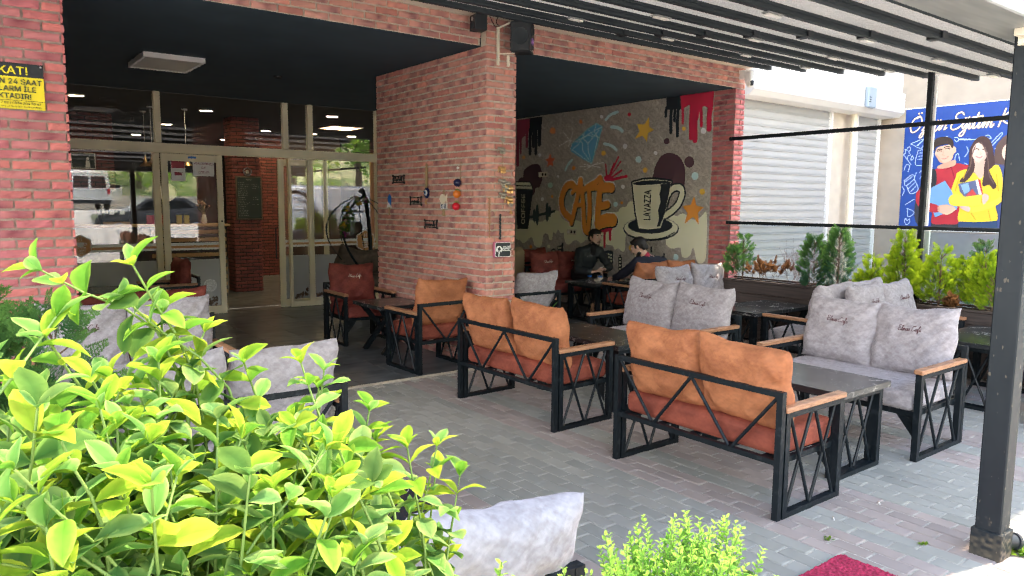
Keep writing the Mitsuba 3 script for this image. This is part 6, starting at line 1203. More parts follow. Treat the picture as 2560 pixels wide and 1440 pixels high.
# ------------------------------------------------------------------ things on the brickwork
WX0 = lambda y, z, out=.006: wall_m((-out, y, z), (0, -1, 0), (-1, 0, 0))      # left face of the column
WY0 = lambda x, z, out=.006: wall_m((x, -out, z), (1, 0, 0), (0, -1, 0))       # street faces
for y, z, w, sd, lab in ((1.954, 1.948, .277, 1, 'uppermost of the three small black metal word plaques on the column'), (1.532, 1.69, .255, 2, 'middle one of the three small black metal word plaques on the column'), (1.201, 1.43, .267, 3, 'lowest of the three small black metal word plaques on the column')):
    k = thing('word_plaque', lab, 'plaque'); r = np.random.default_rng(sd); h_ = .085
    fr_ = sbox(0, 0, w, h_).difference(sbox(.014, .012, w - .014, h_ - .012)).union(unary_union([Point(x, y_).buffer(.014) for x in (0, w) for y_ in (0, h_)]))
    put(k + '__frame', sheet(fr_, .008), 'dark_plastic', m=WX0(y, z))
    wd = [stroke(spline([(.03 + i * .022, .03 + .012 * (i % 2) + (.03 if i % 4 == sd % 3 else 0) * (i % 2)) for i in range(int((w - .06) / .022) + 1)], 5), .012), stroke([(.035, .025), (w - .05, .022)], .008), stroke(spline([(w - .08, .025), (w - .075, .075), (w - .06, .02)], 5), .01)]
    put(k + '__word', sheet(unary_union(wd), .006), 'dark_plastic', m=WX0(y, z))
def ball(b, p, r, col=None, sc=None): b.mesh(trimesh.creation.icosphere(2, r), col, M4(p, sc=sc))
def one(k, part, fn, bs, smooth=40): b = MB(); fn(b); return put(k + '__' + part, b.get(), bs, smooth=smooth)
k = thing('evil_eye_pendant', 'blue glass eye bead on a braided cord, hanging on the column', 'ornament')
one(k, 'cord', lambda b: b.tube([(-.02, 1.135, 2.15), (-.02, 1.14, 2.05), (-.02, 1.142, 1.95), (-.02, 1.15, 1.88)], [.008, .018, .018, .014], 8), 'rope')
for part, r_, bs, o in (('bead', .062, 'dark_blue', .012), ('bead_white', .034, 'white_gloss', .024), ('bead_blue', .023, 'blue', .027), ('bead_pupil', .012, 'dark_plastic', .030)):
    b = MB(); b.lathe([(.001, .012), (r_ * .8, .010), (r_, 0), (r_ * .9, -.006)], 20); put(k + '__' + part, b.get(), bs, m=WX0(1.153, 1.825, o), smooth=40)
one(k, 'bells', lambda b: [ball(b, (-.02, 1.153 + d, 1.745 - .02 * i), .011) for i, d in enumerate((-.018, .015, 0))], 'brass')
k = thing('lighthouse_ornament', 'small blue and white wooden ornament hanging at the left side of the column', 'ornament')
put(k + '__body', sheet(Polygon([(-.028, .10), (-.034, .20), (-.012, .235), (.012, .235), (.034, .20), (.028, .10)]), .012), 'blue', m=WX0(2.045, 1.575))
put(k + '__skirt', sheet(Polygon([(-.06, .075), (-.03, .15), (-.02, .12), (.0, .14), (.028, .105), (.06, .075)]), .014), 'white', m=WX0(2.045, 1.575, .0065))
one(k, 'cord', lambda b: b.tube([(-.015, 2.045, 1.655), (-.015, 2.048, 1.56)], .008, 6), 'rope')
k = thing('fish_ornament', 'white wooden fish with a striped plaque and rope tassel on the column', 'ornament')
put(k + '__fish', sheet(Polygon(spline([(-.07, .0), (-.03, .05), (.02, .045), (.045, .015), (.085, .055), (.07, 0), (.085, -.05), (.045, -.015), (.01, -.055), (-.04, -.04)], 4, True)), .012), 'porcelain', m=WX0(.79, 1.755, .012))
put(k + '__striped_plaque', sheet(sbox(-.065, -.03, .065, .03), .01), 'white', m=WX0(.785, 1.675)); put(k + '__stripes', sheet(unary_union([sbox(x, -.026, x + .012, .026) for x in (-.045, -.02, .01, .035)]), .002), 'dark_blue', m=WX0(.785, 1.675, .0165))
one(k, 'rope', lambda b: (b.tube([(-.012, .785, 1.86), (-.012, .785, 1.80)], .007, 6), b.tube([(-.014, .785, 1.645), (-.014, .79, 1.57)], [.012, .02], 8)), 'rope')
k = thing('ball_string', 'string with a dark, an orange and a red ball hanging on the column', 'ornament')
one(k, 'string', lambda b: b.tube([(-.012, .441, 2.15), (-.012, .46, 1.9), (-.02, .493, 1.66)], .004, 5), 'rope')
for (y, z, r_, bs) in ((.46, 1.925, .042, 'dark_blue'), (.475, 1.805, .042, 'orange_gloss'), (.49, 1.675, .042, 'red_gloss'), (.452, 2.08, .014, 'white_gloss')): one(k, 'ball', lambda b: ball(b, (-.045, y, z), r_), bs)
one(k, 'leaves', lambda b: [b.box((-.05, y + .0 + d, z), (-.03, y + .02 + d, z + .012)) for y, z in ((.475, 1.848), (.49, 1.718)) for d in (-.02, .0)], 'stem_green', False)
def elephant(k, x, z, s, bs):
    b = MB(); y = -.025
    ball(b, (x, y, z), .03 * s, None, (1.3, .7, .9)); ball(b, (x - .042 * s, y, z + .012 * s), .018 * s); b.tube([(x - .055 * s, y, z + .01 * s), (x - .066 * s, y, z - .02 * s), (x - .058 * s, y, z - .03 * s)], .005 * s, 5)
    for d in (-.024, -.008, .012, .026): b.tube([(x + d * s, y, z - .01 * s), (x + d * s, y, z - .042 * s)], .008 * s, 6)
    put(k + '__elephant', b.get(), bs, smooth=40)
k = thing('elephant_string', 'long string of small metal elephants hanging on the street face of the column', 'ornament')
one(k, 'string', lambda b: (b.tube([(.194, -.015, 2.39), (.19, -.018, 2.25), (.196, -.018, 2.05), (.205, -.02, 1.78)], .003, 5), b.tube([(.205, -.02, 1.95), (.27, -.022, 1.9), (.298, -.022, 1.75), (.306, -.02, 1.62)], .003, 5)), 'rope')
for i, (x, z, s) in enumerate(((.195, 2.36, .7), (.186, 2.255, 1), (.196, 2.06, 1), (.20, 1.935, 1), (.262, 1.915, .9), (.285, 1.865, 1.2), (.245, 1.87, 1), (.205, 1.80, 1), (.29, 1.75, 1.1), (.305, 1.70, .6))): elephant(k, x, z, s, ('pewter', 'brass')[i % 3 == 2])
one(k, 'bell', lambda b: b.lathe([(.004, 1.64), (.008, 1.63), (.016, 1.60)], 10, (.306, -.02, 0)), 'brass')
k = solid('incense_holder', 'thin copper coloured stick on the corner of the column', 'ornament', (lambda b: (b.bar((.036, -.012, 1.77), (.038, -.012, 1.50), .018, .012), b.bar((.038, -.012, 1.50), (.037, -.012, 1.36), .008, .008), b.get())[2])(MB()), 'arm_wood')
k = thing('chain', 'dark bead chain above the square plaque on the column', 'ornament')
one(k, 'beads', lambda b: [ball(b, (.172 + .004 * math.sin(i * 2.1), -.014, 1.59 - i * .0135), .009 + .003 * (i % 3 == 0)) for i in range(19)], 'dark_plastic')
k = thing('portrait_plaque', 'square dark plaque with a white bust silhouette and words on the column', 'plaque')
put(k + '__board', cbox((.078, -.048, 1.155), (.288, -.004, 1.318), .012), 'plaque_pink'); mat('plaque_pink', (.45, .12, .2), .5)
rp = sbox(.0, .0, .196, .15).buffer(-.014).buffer(.014)
put(k + '__border', sheet(rp, .001), 'white', m=WY0(.085, 1.161, .0485)); put(k + '__face', sheet(rp.buffer(-.006), .001), 'dark_plastic', m=WY0(.085, 1.161, .050))
bust = unary_union([Point(.048, .082).buffer(.019), Polygon([(.012, .012), (.082, .012), (.074, .05), (.055, .06), (.05, .03), (.045, .06), (.022, .05)])])
put(k + '__silhouette', sheet(unary_union([Point(.047, .075).buffer(.04).intersection(sbox(0, .05, .2, .2)), sbox(.08, .062, .185, .092)]), .001), 'white', m=WY0(.085, 1.161, .0515))
put(k + '__silhouette', sheet(bust, .001), 'dark_plastic', m=WY0(.085, 1.161, .053)); put(k + '__silhouette', sheet(Polygon([(.036, .014), (.052, .014), (.05, .055), (.04, .055)]), .001), 'white', m=WY0(.085, 1.161, .0545))
b = MB(); b.mesh(meshkit.text_mesh('HANGİMİZ', .014, .001, True), m=M4((.094, .097, 0))); put(k + '__lettering', b.get(), 'white', m=WY0(.085, 1.161, .0535))
b = MB(); b.mesh(meshkit.text_mesh('SEVMEDİK', .016, .001, True), m=M4((.088, .069, 0))); put(k + '__lettering', b.get(), 'dark_plastic', m=WY0(.085, 1.161, .0535))
# warning sign on the left pillar
k = thing('warning_sign', 'yellow and black alarm warning sign screwed to the left brick pillar', 'sign')
put(k + '__plate', cbox((-4.42, -.012, 2.325), (-3.775, -.004, 2.632), .002), 'sign_yellow'); mat('sign_yellow', (.80, .66, .02), .4)
put(k + '__header', B(((-4.42, -.0145, 2.542), (-3.7752, -.0122, 2.6318))), 'dark_plastic')
def sign_text(t, hgt, xr, z, bs, bold=True, sx=1.0):
    tm = meshkit.text_mesh(t, hgt, .001, bold); tm.apply_scale((sx, 1, 1)); b = MB(); b.mesh(tm); put(k + '__lettering', b.get(), bs, m=WY0(xr - tm.bounds[1][0], z, .0152))
sign_text('DİKKAT!', .050, -3.868, 2.558, 'sign_yellow', True, 1.12); sign_text('GÜN 24 SAAT', .034, -3.79, 2.492, 'dark_plastic'); sign_text('ALARM İLE', .034, -3.825, 2.443, 'dark_plastic'); sign_text('AKTADIR!', .034, -3.855, 2.394, 'dark_plastic')
sign_text('7 77 03 / 0534 204 70 47', .0155, -3.80, 2.357, 'dark_plastic'); sign_text('ursa cd. No:19/D - Nilüfer/BURSA', .0105, -3.80, 2.336, 'dark_plastic', False)
put(k + '__line', B(((-4.42, -.0142, 2.380), (-3.777, -.0122, 2.383))), 'dark_plastic')
for x in (-3.79,): b = MB(); b.mesh(trimesh.creation.icosphere(1, .007), m=M4((x, -.017, 2.617))); put(k + '__screw', b.get(), 'chrome')
# loudspeakers
k = thing('loudspeaker', 'large black loudspeaker in a cream bracket at the top of the column', 'loudspeaker')
SM = TR(.315, -.17, 3.205) @ R3('z', math.radians(38))
put(k + '__cabinet', cbox((-.10, -.10, 0), (.10, .10, .30), .012), 'dark_plastic', m=SM)
def disc(r, o, bs, part, x, z, face, prof=None):
    b = MB(); b.lathe(prof or [(.001, .0), (r * .8, .001), (r, .004), (r * 1.03, 0)], 22)
    mm = SM @ (wall_m((-.1 - o, x, z), (0, -1, 0), (-1, 0, 0)) if face == 'l' else wall_m((x, -.1 - o, z), (1, 0, 0), (0, -1, 0)))
    put(k + '__' + part, b.get(), bs, m=mm, smooth=40)
disc(.082, .001, 'dark_alu', 'woofer', 0, .15, 'l'); disc(.045, .001, 'rubber', 'port', .01, .22, 'f', [(.001, -.0), (.03, .002), (.045, .012), (.055, .006), (.058, 0)]); disc(.036, .001, 'dial', 'dial', .01, .11, 'f', [(.001, .01), (.015, .01), (.018, .004), (.034, .008), (.036, 0)])
mat('dial', (.22, .1, .3), .3)
put(k + '__badge', B(((.02, -.103, .02), (.07, -.1005, .032)), ((-.06, -.103, .012), (.07, -.1005, .015))), 'chrome', m=SM)
bk_ = put(k + '__bracket', B(((.118, -.02, 3.09), (.148, -.005, 3.46)), ((.245, -.02, 3.09), (.275, -.005, 3.20))), 'cream_plastic')
b = MB(); b.bar((.133, -.012, 3.45), (.23, -.16, 3.512), .03, .008); b.bar((.23, -.16, 3.512), (.42, -.16, 3.512), .03, .006); b.bar((.133, -.03, 3.2), (.25, -.13, 3.203), .03, .006); put(bk_ + '__strap', b.get(), 'cream_plastic')
k = thing('small_loudspeaker', 'small black loudspeaker under the roof, left of the large one', 'loudspeaker')
SM = TR(-.11, -.0, 3.385) @ R3('z', math.radians(-12))
put(k + '__cabinet', cbox((-.065, -.07, 0), (.065, .07, .15), .006), 'dark_plastic', m=SM @ TR(0, -.03, 0))
for z, r_ in ((.05, .035), (.11, .02)):
    b = MB(); b.lathe([(.001, .006), (r_ * .5, .001), (r_ * .9, .006), (r_, 0)], 18); put(k + '__driver', b.get(), 'chrome' if r_ < .03 else 'dark_alu', m=SM @ wall_m((-.0665, -.03, z), (0, -1, 0), (-1, 0, 0)), smooth=40)
k = solid('cable', 'thin dark cables running up to the roof above the large loudspeaker', 'cable', (lambda b: (b.tube(spline([(.02, -.02, 3.56), (.06, -.03, 3.48), (.10, -.03, 3.45)]), .004, 5), b.tube(spline([(.12, -.02, 3.56), (.10, -.03, 3.5), (.13, -.04, 3.46)]), .004, 5), b.get())[2])(MB()), 'dark_plastic')
# unlit panel under the left niche ceiling
k = thing('ceiling_panel', 'unlit white rectangular panel light under the dark niche ceiling', 'ceiling light')
put(k + '__frame', B(((-2.615, 2.57, 3.225), (-1.99, 2.60, H - .002)), ((-2.615, 3.38, 3.225), (-1.99, 3.41, H - .002)), ((-2.615, 2.60, 3.225), (-2.59, 3.38, H - .002)), ((-2.015, 2.60, 3.225), (-1.99, 3.38, H - .002))), 'white')
put(k + '__diffuser', B(((-2.59, 2.60, 3.232), (-2.015, 3.38, 3.24))), 'lamp_off')
k = thing('smoke_detector', 'small round black smoke detector on the niche ceiling', 'detector'); b = MB(); b.lathe([(.001, 3.255), (.035, 3.255), (.05, 3.265), (.052, 3.279)], 18, (-.95, 3.2, 0)); put(k + '__body', b.get(), 'dark_plastic', smooth=40)
# small pebbles and litter on the paving
for x, y, lab in ((-.62, -4.18, 'cigarette end lying on the paving left of the post'), (-.20, -4.22, 'cigarette end lying on the paving near the foot of the table')):
    k = thing('cigarette_end', lab, 'litter'); b = MB(); b.tube([(x, y, .006), (x + .02, y + .016, .006)], .004, 7); put(k + '__paper', b.get(), 'white'); b = MB(); b.tube([(x + .02, y + .016, .006), (x + .03, y + .024, .006)], .0042, 7); put(k + '__filter', b.get(), 'tan')
# ------------------------------------------------------------------ people
def hullchain(bones, seg=20):
    out = []
    for (p_, r0), (q, r1) in bones:
        out.append(m3.Manifold.batch_hull([m3.Manifold.sphere(r0, seg).translate(list(map(float, p_))), m3.Manifold.sphere(r1, seg).translate(list(map(float, q)))]))
    return m3.Manifold.batch_boolean(out, m3.OpType.Add)
def smooth_m(man, edge, it=8):
    q = man.refine_to_length(edge).to_mesh(); tm = trimesh.Trimesh(q.vert_properties[:, :3], q.tri_verts)
    trimesh.smoothing.filter_taubin(tm, iterations=it); return tm
def figure(label, J, head_rot, colours, sleeves_mat, shirt_mat, hair_back=False, beard=True, cig=False):
    k = thing('person', label, 'person')
    J = {a: np.array(b, float) for a, b in J.items()}
    side = lambda n: [J[n + '_l'], J[n + '_r']]
    # head in its own frame, facing +y
    Hm = TR(*J['head']) @ head_rot @ np.diag([1.14, 1.14, 1.14, 1.0])
    hp = lambda *a: (Hm @ np.array([*a, 1.0]))[:3]
    ell = lambda c, r, s, seg=28: m3.Manifold.sphere(1.0, seg).scale([r * s[0], r * s[1], r * s[2]]).translate(list(map(float, c)))
    hd = [ell((0, -.012, .035), .088, (.86, 1.08, .98)), m3.Manifold.batch_hull([ell((0, .03, .02), .07, (.9, .8, 1)), ell((0, .052, -.085), .03, (1.0, .8, .7)), ell((-.045, -.0, -.045), .025, (.8, 1, 1)), ell((.045, 0, -.045), .025, (.8, 1, 1))]),
          m3.Manifold.batch_hull([ell((0, .088, .03), .011, (.8, .8, 1)), ell((0, .112, -.012), .012, (1, .8, .8)), ell((-.016, .085, -.02), .009, (1, 1, .8)), ell((.016, .085, -.02), .009, (1, 1, .8))]),
          ell((-.078, -.012, .005), .028, (.3, .6, 1.1)), ell((.078, -.012, .005), .028, (.3, .6, 1.1)), ell((0, .082, -.052), .022, (1.1, .5, .35)), ell((-.035, .078, .045), .02, (1.2, .5, .4)), ell((.035, .078, .045), .02, (1.2, .5, .4))]
    head = m3.Manifold.batch_boolean(hd, m3.OpType.Add).transform(Hm[:3])
    nb = J['neck']; bones = [((nb, .055), (hp(0, -.02, -.05), .052)), ((J['chest'], .12), (nb, .06)), ((J['pelvis'], .13), (J['chest'], .13))]
    for s, sg in (('l', -1), ('r', 1)):
        bones += [((nb, .05), (J['sh_' + s], .06)), ((J['sh_' + s], .055), (J['el_' + s], .042)), ((J['el_' + s], .042), (J['wr_' + s], .028)), ((J['pelvis'], .1), (J['hip_' + s], .09)), ((J['hip_' + s], .085), (J['kn_' + s], .055)), ((J['kn_' + s], .055), (J['an_' + s], .038)), ((J['an_' + s], .036), (J['to_' + s], .028))]
    body = hullchain(bones)
    # hands: palm and five fingers each
    for s in 'lr':
        w, d = J['wr_' + s], J['hand_' + s] - J['wr_' + s]; L = np.linalg.norm(d); d /= L
        up = np.array([0, 0, 1.0]); sd = np.cross(d, up); sd /= np.linalg.norm(sd); up = np.cross(sd, d)
        pl = w + d * .085
        body += hullchain([((w + sd * .012, .022), (pl + sd * .03, .013)), ((w - sd * .012, .022), (pl - sd * .03, .013))]) + m3.Manifold.batch_hull([m3.Manifold.sphere(.014, 14).translate(list(q)) for q in (w + sd * .02, w - sd * .02, pl + sd * .032, pl - sd * .032)])
        for i, ln in enumerate((.07, .08, .076, .06)):
            b0 = pl + sd * (.032 - i * .0213); b1 = b0 + d * ln * .5 - up * .006; b2 = b1 + d * ln * .35 - up * .028; b3 = b2 + d * ln * .12 - up * .024
            body += hullchain([((b0, .0095), (b1, .009)), ((b1, .009), (b2, .0082)), ((b2, .0082), (b3, .007))], 12)
        th = 1 if s == 'l' else -1
        t0 = w + d * .03 + sd * .026 * th; t1 = t0 + d * .03 + sd * .022 * th - up * .004; t2 = t1 + d * .028 - up * .01 + sd * .002 * th
        body += hullchain([((t0, .0125), (t1, .011)), ((t1, .011), (t2, .009))], 12)
    tm = smooth_m(body + head, .012, 6)
    put(k + '__body', tm, 'skin', smooth=True)
    # face
    for sx in (-1, 1):
        e = MB(); e.mesh(trimesh.creation.icosphere(2, .0125), m=Hm @ TR(sx * .033, .0745, .028)); put(k + '__eye', e.get(), 'white_gloss', smooth=True)
        e = MB(); e.mesh(trimesh.creation.icosphere(2, .0062), m=Hm @ TR(sx * .033, .0825, .028)); put(k + '__iris', e.get(), 'hair', smooth=True)
        e = MB(); e.tube([hp(sx * .015, .088, .05), hp(sx * .035, .086, .056), hp(sx * .055, .074, .05)], [.004, .0055, .003], 6); put(k + '__eyebrow', e.get(), 'hair')
    e = MB(); e.tube([hp(-.024, .082, -.054), hp(0, .095, -.052), hp(.024, .082, -.054)], [.003, .005, .003], 6); put(k + '__mouth', e.get(), 'lips', smooth=40)
    hair = m3.Manifold.batch_boolean([ell((0, -.020, .048), .093, (.90, 1.08, .98)), ell((0, .035, .098), .05, (1.25, .9, .6)), ell((0, -.07, .0), .06, (1.2, .7, 1.2))], m3.OpType.Add)
    cut = m3.Manifold.batch_hull([m3.Manifold.cube([.3, .3, .2]).translate([-.15, .028, -.14]), m3.Manifold.cube([.3, .2, .02]).translate([-.15, .07, .05])])
    hair = hair - cut - m3.Manifold.cube([.3, .3, .1]).translate([-.15, -.15, -.15])
    ht = smooth_m(hair.transform(Hm[:3]), .012, 3); ht.vertices += ht.vertex_normals * ((meshkit.fbm(ht.vertices * 60, 3) - .5) * .010)[:, None]; put(k + '__hair', ht, 'hair', smooth=True)
    if beard:
        bd = m3.Manifold.batch_hull([ell((0, .058, -.088), .031, (1.05, .85, .7)), ell((-.047, .004, -.05), .024, (.8, 1, 1.2)), ell((.047, .004, -.05), .024, (.8, 1, 1.2))]) - ell((0, .09, -.03), .04, (1, 1, 1)) - m3.Manifold.cube([.3, .3, .1]).translate([-.15, -.15, -.038])
        mo = m3.Manifold.batch_hull([ell((-.024, .084, -.042), .006, (1.5, 1, 1)), ell((.024, .084, -.042), .006, (1.5, 1, 1)), ell((0, .094, -.036), .007, (1.5, 1, 1))])
        bt = smooth_m((bd + mo).transform(Hm[:3]), .01, 3); put(k + '__beard', bt, 'hair', smooth=True)
    # clothes
    lerp = lambda a, b, t: a + (b - a) * t
    jk = [((J['pelvis'], .155), (J['chest'], .165)), ((J['chest'], .15), (nb - (0, 0, .035), .085))]
    for s in 'lr':
        jk += [((J['chest'], .13), (J['sh_' + s], .078)), ((nb - (0, 0, .03), .07), (J['sh_' + s], .078)), ((J['sh_' + s], .078), (J['el_' + s], .062)), ((J['el_' + s], .062), (lerp(J['el_' + s], J['wr_' + s], .86), .045))]
    man = hullchain(jk); jt = smooth_m(man, .022, 6)
    f_ = meshkit.fbm(jt.vertices * 11, 3) + .5 * np.sin(jt.vertices[:, 2] * 70 + 5 * meshkit.noise(jt.vertices * 8)) * .2
    jt.vertices += jt.vertex_normals * ((f_ - .5) * .030)[:, None]; put(k + '__jacket', jt, sleeves_mat, smooth=True)
    fw = J['sternum']
    put(k + '__shirt', smooth_m(hullchain([((fw, .05), (nb + (fw - J['chest']) * .25 - (0, 0, .02), .062)), ((nb - (0, 0, .01), .066), (nb + (0, 0, .018), .060))]), .015, 4), shirt_mat, smooth=True)
    tr = []
    for s in 'lr': tr += [((J['pelvis'], .13), (J['hip_' + s], .105)), ((J['hip_' + s], .1), (J['kn_' + s], .075)), ((J['kn_' + s], .075), (J['an_' + s] + (0, 0, .03), .055))]
    put(k + '__trousers', smooth_m(hullchain(tr), .03, 5), 'black_cloth', smooth=True)
    for s in 'lr':
        put(k + '__shoe', smooth_m(hullchain([((J['an_' + s] - (0, 0, .02), .05), (J['to_' + s], .04))]) - m3.Manifold.cube([3, 3, 1]).translate([float(J['an_' + s][0]) - 1.5, float(J['an_' + s][1]) - 1.5, -.998]), .02, 2), 'black_cloth', smooth=True)
    if cig: c_ = solid('cigarette', 'cigarette between the fingers of the man in the black jacket', 'cigarette', (lambda b: (b.tube([J['hand_l'] + (0, 0, .008), J['hand_l'] + np.array((.06, -.03, .02))], .004, 6), b.get())[1])(MB()), 'white')
    return k
mat('lips', (.36, .15, .12), .5)
# man in the black jacket: sits on the dark red sofa (facing -y), forearms on the table, head turned to his left
figure('bearded man in a black jacket sitting at the table against the mural', dict(
    head=(3.95, 2.52, 1.165), neck=(3.93, 2.58, 1.03), chest=(3.90, 2.64, .86), sternum=(3.885, 2.515, .92), pelvis=(3.86, 2.78, .57),
    sh_l=(4.06, 2.54, .955), sh_r=(3.73, 2.65, .95), el_l=(4.10, 2.34, .70), el_r=(3.52, 2.46, .68), wr_l=(3.86, 2.21, .69), wr_r=(3.62, 2.24, .655), hand_l=(3.71, 2.16, .72), hand_r=(3.72, 2.16, .68),
    hip_l=(3.95, 2.70, .55), hip_r=(3.75, 2.72, .55), kn_l=(3.97, 2.28, .47), kn_r=(3.70, 2.26, .47), an_l=(3.97, 2.20, .09), an_r=(3.68, 2.18, .09), to_l=(3.98, 2.05, .045), to_r=(3.67, 2.03, .045)),
    R3('z', math.radians(178)) @ R3('x', math.radians(-6)), None, 'jacket', 'black_cloth', cig=True)
# man in the navy jacket: sits on the orange sofa with his back to the street, head bowed to the left
figure('man in a navy jacket seen from behind, head bowed, sitting on the orange sofa', dict(
    head=(3.40, 1.05, 1.10), neck=(3.46, .97, .975), chest=(3.52, .93, .82), sternum=(3.48, 1.05, .88), pelvis=(3.58, .86, .57),
    sh_l=(3.33, 1.02, .90), sh_r=(3.70, .88, .90), el_l=(3.28, 1.28, .70), el_r=(3.74, 1.18, .70), wr_l=(3.36, 1.50, .64), wr_r=(3.66, 1.44, .64), hand_l=(3.40, 1.60, .64), hand_r=(3.62, 1.54, .63),
    hip_l=(3.48, .98, .55), hip_r=(3.68, .96, .55), kn_l=(3.44, 1.38, .47), kn_r=(3.68, 1.38, .47), an_l=(3.44, 1.44, .09), an_r=(3.68, 1.44, .09), to_l=(3.43, 1.58, .045), to_r=(3.69, 1.58, .045)),
    R3('z', math.radians(24)) @ R3('x', math.radians(-26)), None, 'navy', 'red_cloth')
# ------------------------------------------------------------------ plants
def leaf_mesh(seed, inner, edge, L=1.0, W=.5, nx=7, ny=5, curl=.35, fold=.25, spots=True):
    """leaf along +x, face up (+z), unit length; returns v, f, colours"""
    r = np.random.default_rng(seed); t = np.linspace(0, 1, nx); s = np.linspace(-1, 1, ny)
    T_, S_ = np.meshgrid(t, s, indexing='ij')
    prof = np.sin(np.pi * np.clip(T_, 0, 1) ** 1.1) ** .72 * (W / 2) + .010
    cu = curl * r.uniform(.3, 1.6); fo = fold * r.uniform(.4, 1.6); tw = r.uniform(-.5, .5)
    y = S_ * prof; z = np.abs(y) * fo - cu * T_ ** 2 * .5 + tw * T_ * y + .02 * np.sin(T_ * 9 + r.uniform(0, 6)) * np.abs(S_)
    x = T_ * (1 - .12 * cu * T_)
    v = np.stack([x, y, z], -1).reshape(-1, 3) * L
    f = np.array([[i * ny + j, (i + 1) * ny + j, (i + 1) * ny + j + 1, i * ny + j + 1] for i in range(nx - 1) for j in range(ny - 1)])
    f = np.vstack([f[:, [0, 1, 2]], f[:, [0, 2, 3]]])
    m_ = np.clip(np.abs(S_) ** 2 + .35 * T_ ** 3 + r.uniform(-.25, .25), 0, 1).reshape(-1, 1)
    c = np.array(inner) * (1 - m_) + np.array(edge) * m_
    c = c * r.uniform(.85, 1.15); c = c * (.85 + .3 * meshkit.noise(np.stack([v[:, 0] * 8 / L, v[:, 1] * 8 / L, 0 * v[:, 0] + seed], 1)))[:, None]
    return v, f, np.clip(c, 0, .9)
def frame_from(d, up, roll=0):
    d = d / np.linalg.norm(d); y = np.cross(up, d); y /= np.linalg.norm(y) + 1e-9; z = np.cross(d, y)
    c, s = math.cos(roll), math.sin(roll); y, z = y * c + z * s, z * c - y * s
    m = np.eye(4); m[:3, 0], m[:3, 1], m[:3, 2] = d, y, z; return m
UPV = np.array([0, 0, 1.0])
# hedge bed in front of the terrace
struct('hedge_bed', B(((-6, -5.75, -.02), (-2.2, -4.99, .22))), 'soil', lab='soil of the hedge bed in front of the terrace')
struct('hedge_kerb', B(((-6, -4.988, -.02), (-2.2, -4.93, .26)), ((-6, -5.83, -.02), (-2.2, -5.752, .26))), 'mortar', lab='kerb of the hedge bed')
# the big variegated bush
r = np.random.default_rng(21)
k = thing('variegated_bush', 'big bush of glossy yellow-green leaves filling the lower left foreground', 'bush')
YOUNG = [((.15, .32, .025), (.36, .49, .05)), ((.11, .28, .03), (.29, .45, .06)), ((.22, .37, .03), (.46, .51, .06)), ((.15, .32, .07), (.35, .48, .15))]
OLD = [((.045, .13, .03), (.17, .28, .06)), ((.07, .17, .045), (.24, .34, .09)), ((.11, .22, .07), (.31, .40, .12))]
lv = [leaf_mesh(i, *YOUNG[i % 4], W=.47, curl=.7, fold=.4) for i in range(12)] + [leaf_mesh(40 + i, *OLD[i % 3], W=.56, curl=.5) for i in range(9)]
outline = [(-4.40, 1.46), (-4.335, 1.50), (-4.275, 1.615), (-4.178, 1.62), (-4.14, 1.55), (-4.08, 1.515), (-4.035, 1.47), (-3.957, 1.463), (-3.90, 1.435), (-3.83, 1.36), (-3.775, 1.295), (-3.70, 1.275), (-3.73, 1.20), (-3.80, 1.12)]
ox_ = np.array([o[0] for o in outline]); top_at = lambda x: np.interp(x, [-4.75, -4.5, -4.40, -4.335, -4.275, -4.178, -4.14, -4.08, -4.035, -3.957, -3.90, -3.82, -3.755, -3.675, -3.60], [1.42, 1.44, 1.46, 1.49, 1.56, 1.56, 1.53, 1.50, 1.46, 1.45, 1.42, 1.35, 1.29, 1.25, 1.1])
tips = [(x, -5.1 + r.uniform(-.03, .03), z, 1.0) for x, z in outline]
tips += [(x + r.normal(0, .03), -5.12 + r.uniform(-.05, .06), z - r.uniform(.05, .20), .9) for x, z in outline for _ in range(3)]
for i in range(400):
    y = r.uniform(-5.42, -4.98); cx_ = CAM[0] + (y - CAM[1]) / 1.08
    x = r.uniform(-4.72, -3.70); u = (x - CAM[0]) / (y - CAM[1]) * 1.079 + CAM[0]
    zt = CAM[2] + (top_at(np.clip(u, -4.75, -3.6)) - CAM[2]) * (y - CAM[1]) / 1.079
    z = zt - .07 - abs(r.normal(0, .19)) - (.03 if y > -5.1 else 0)
    if u > -3.94 + .12 * (z > 1.2): continue
    if z > .62: tips.append((x, y, z, r.uniform(.0, 1.0) ** .7))
roots = [(-4.35, -5.2, .2), (-4.12, -5.14, .2), (-3.92, -5.16, .2), (-4.55, -5.18, .2), (-3.85, -5.3, .2), (-4.2, -5.35, .2)]
leaves, stems = [], []
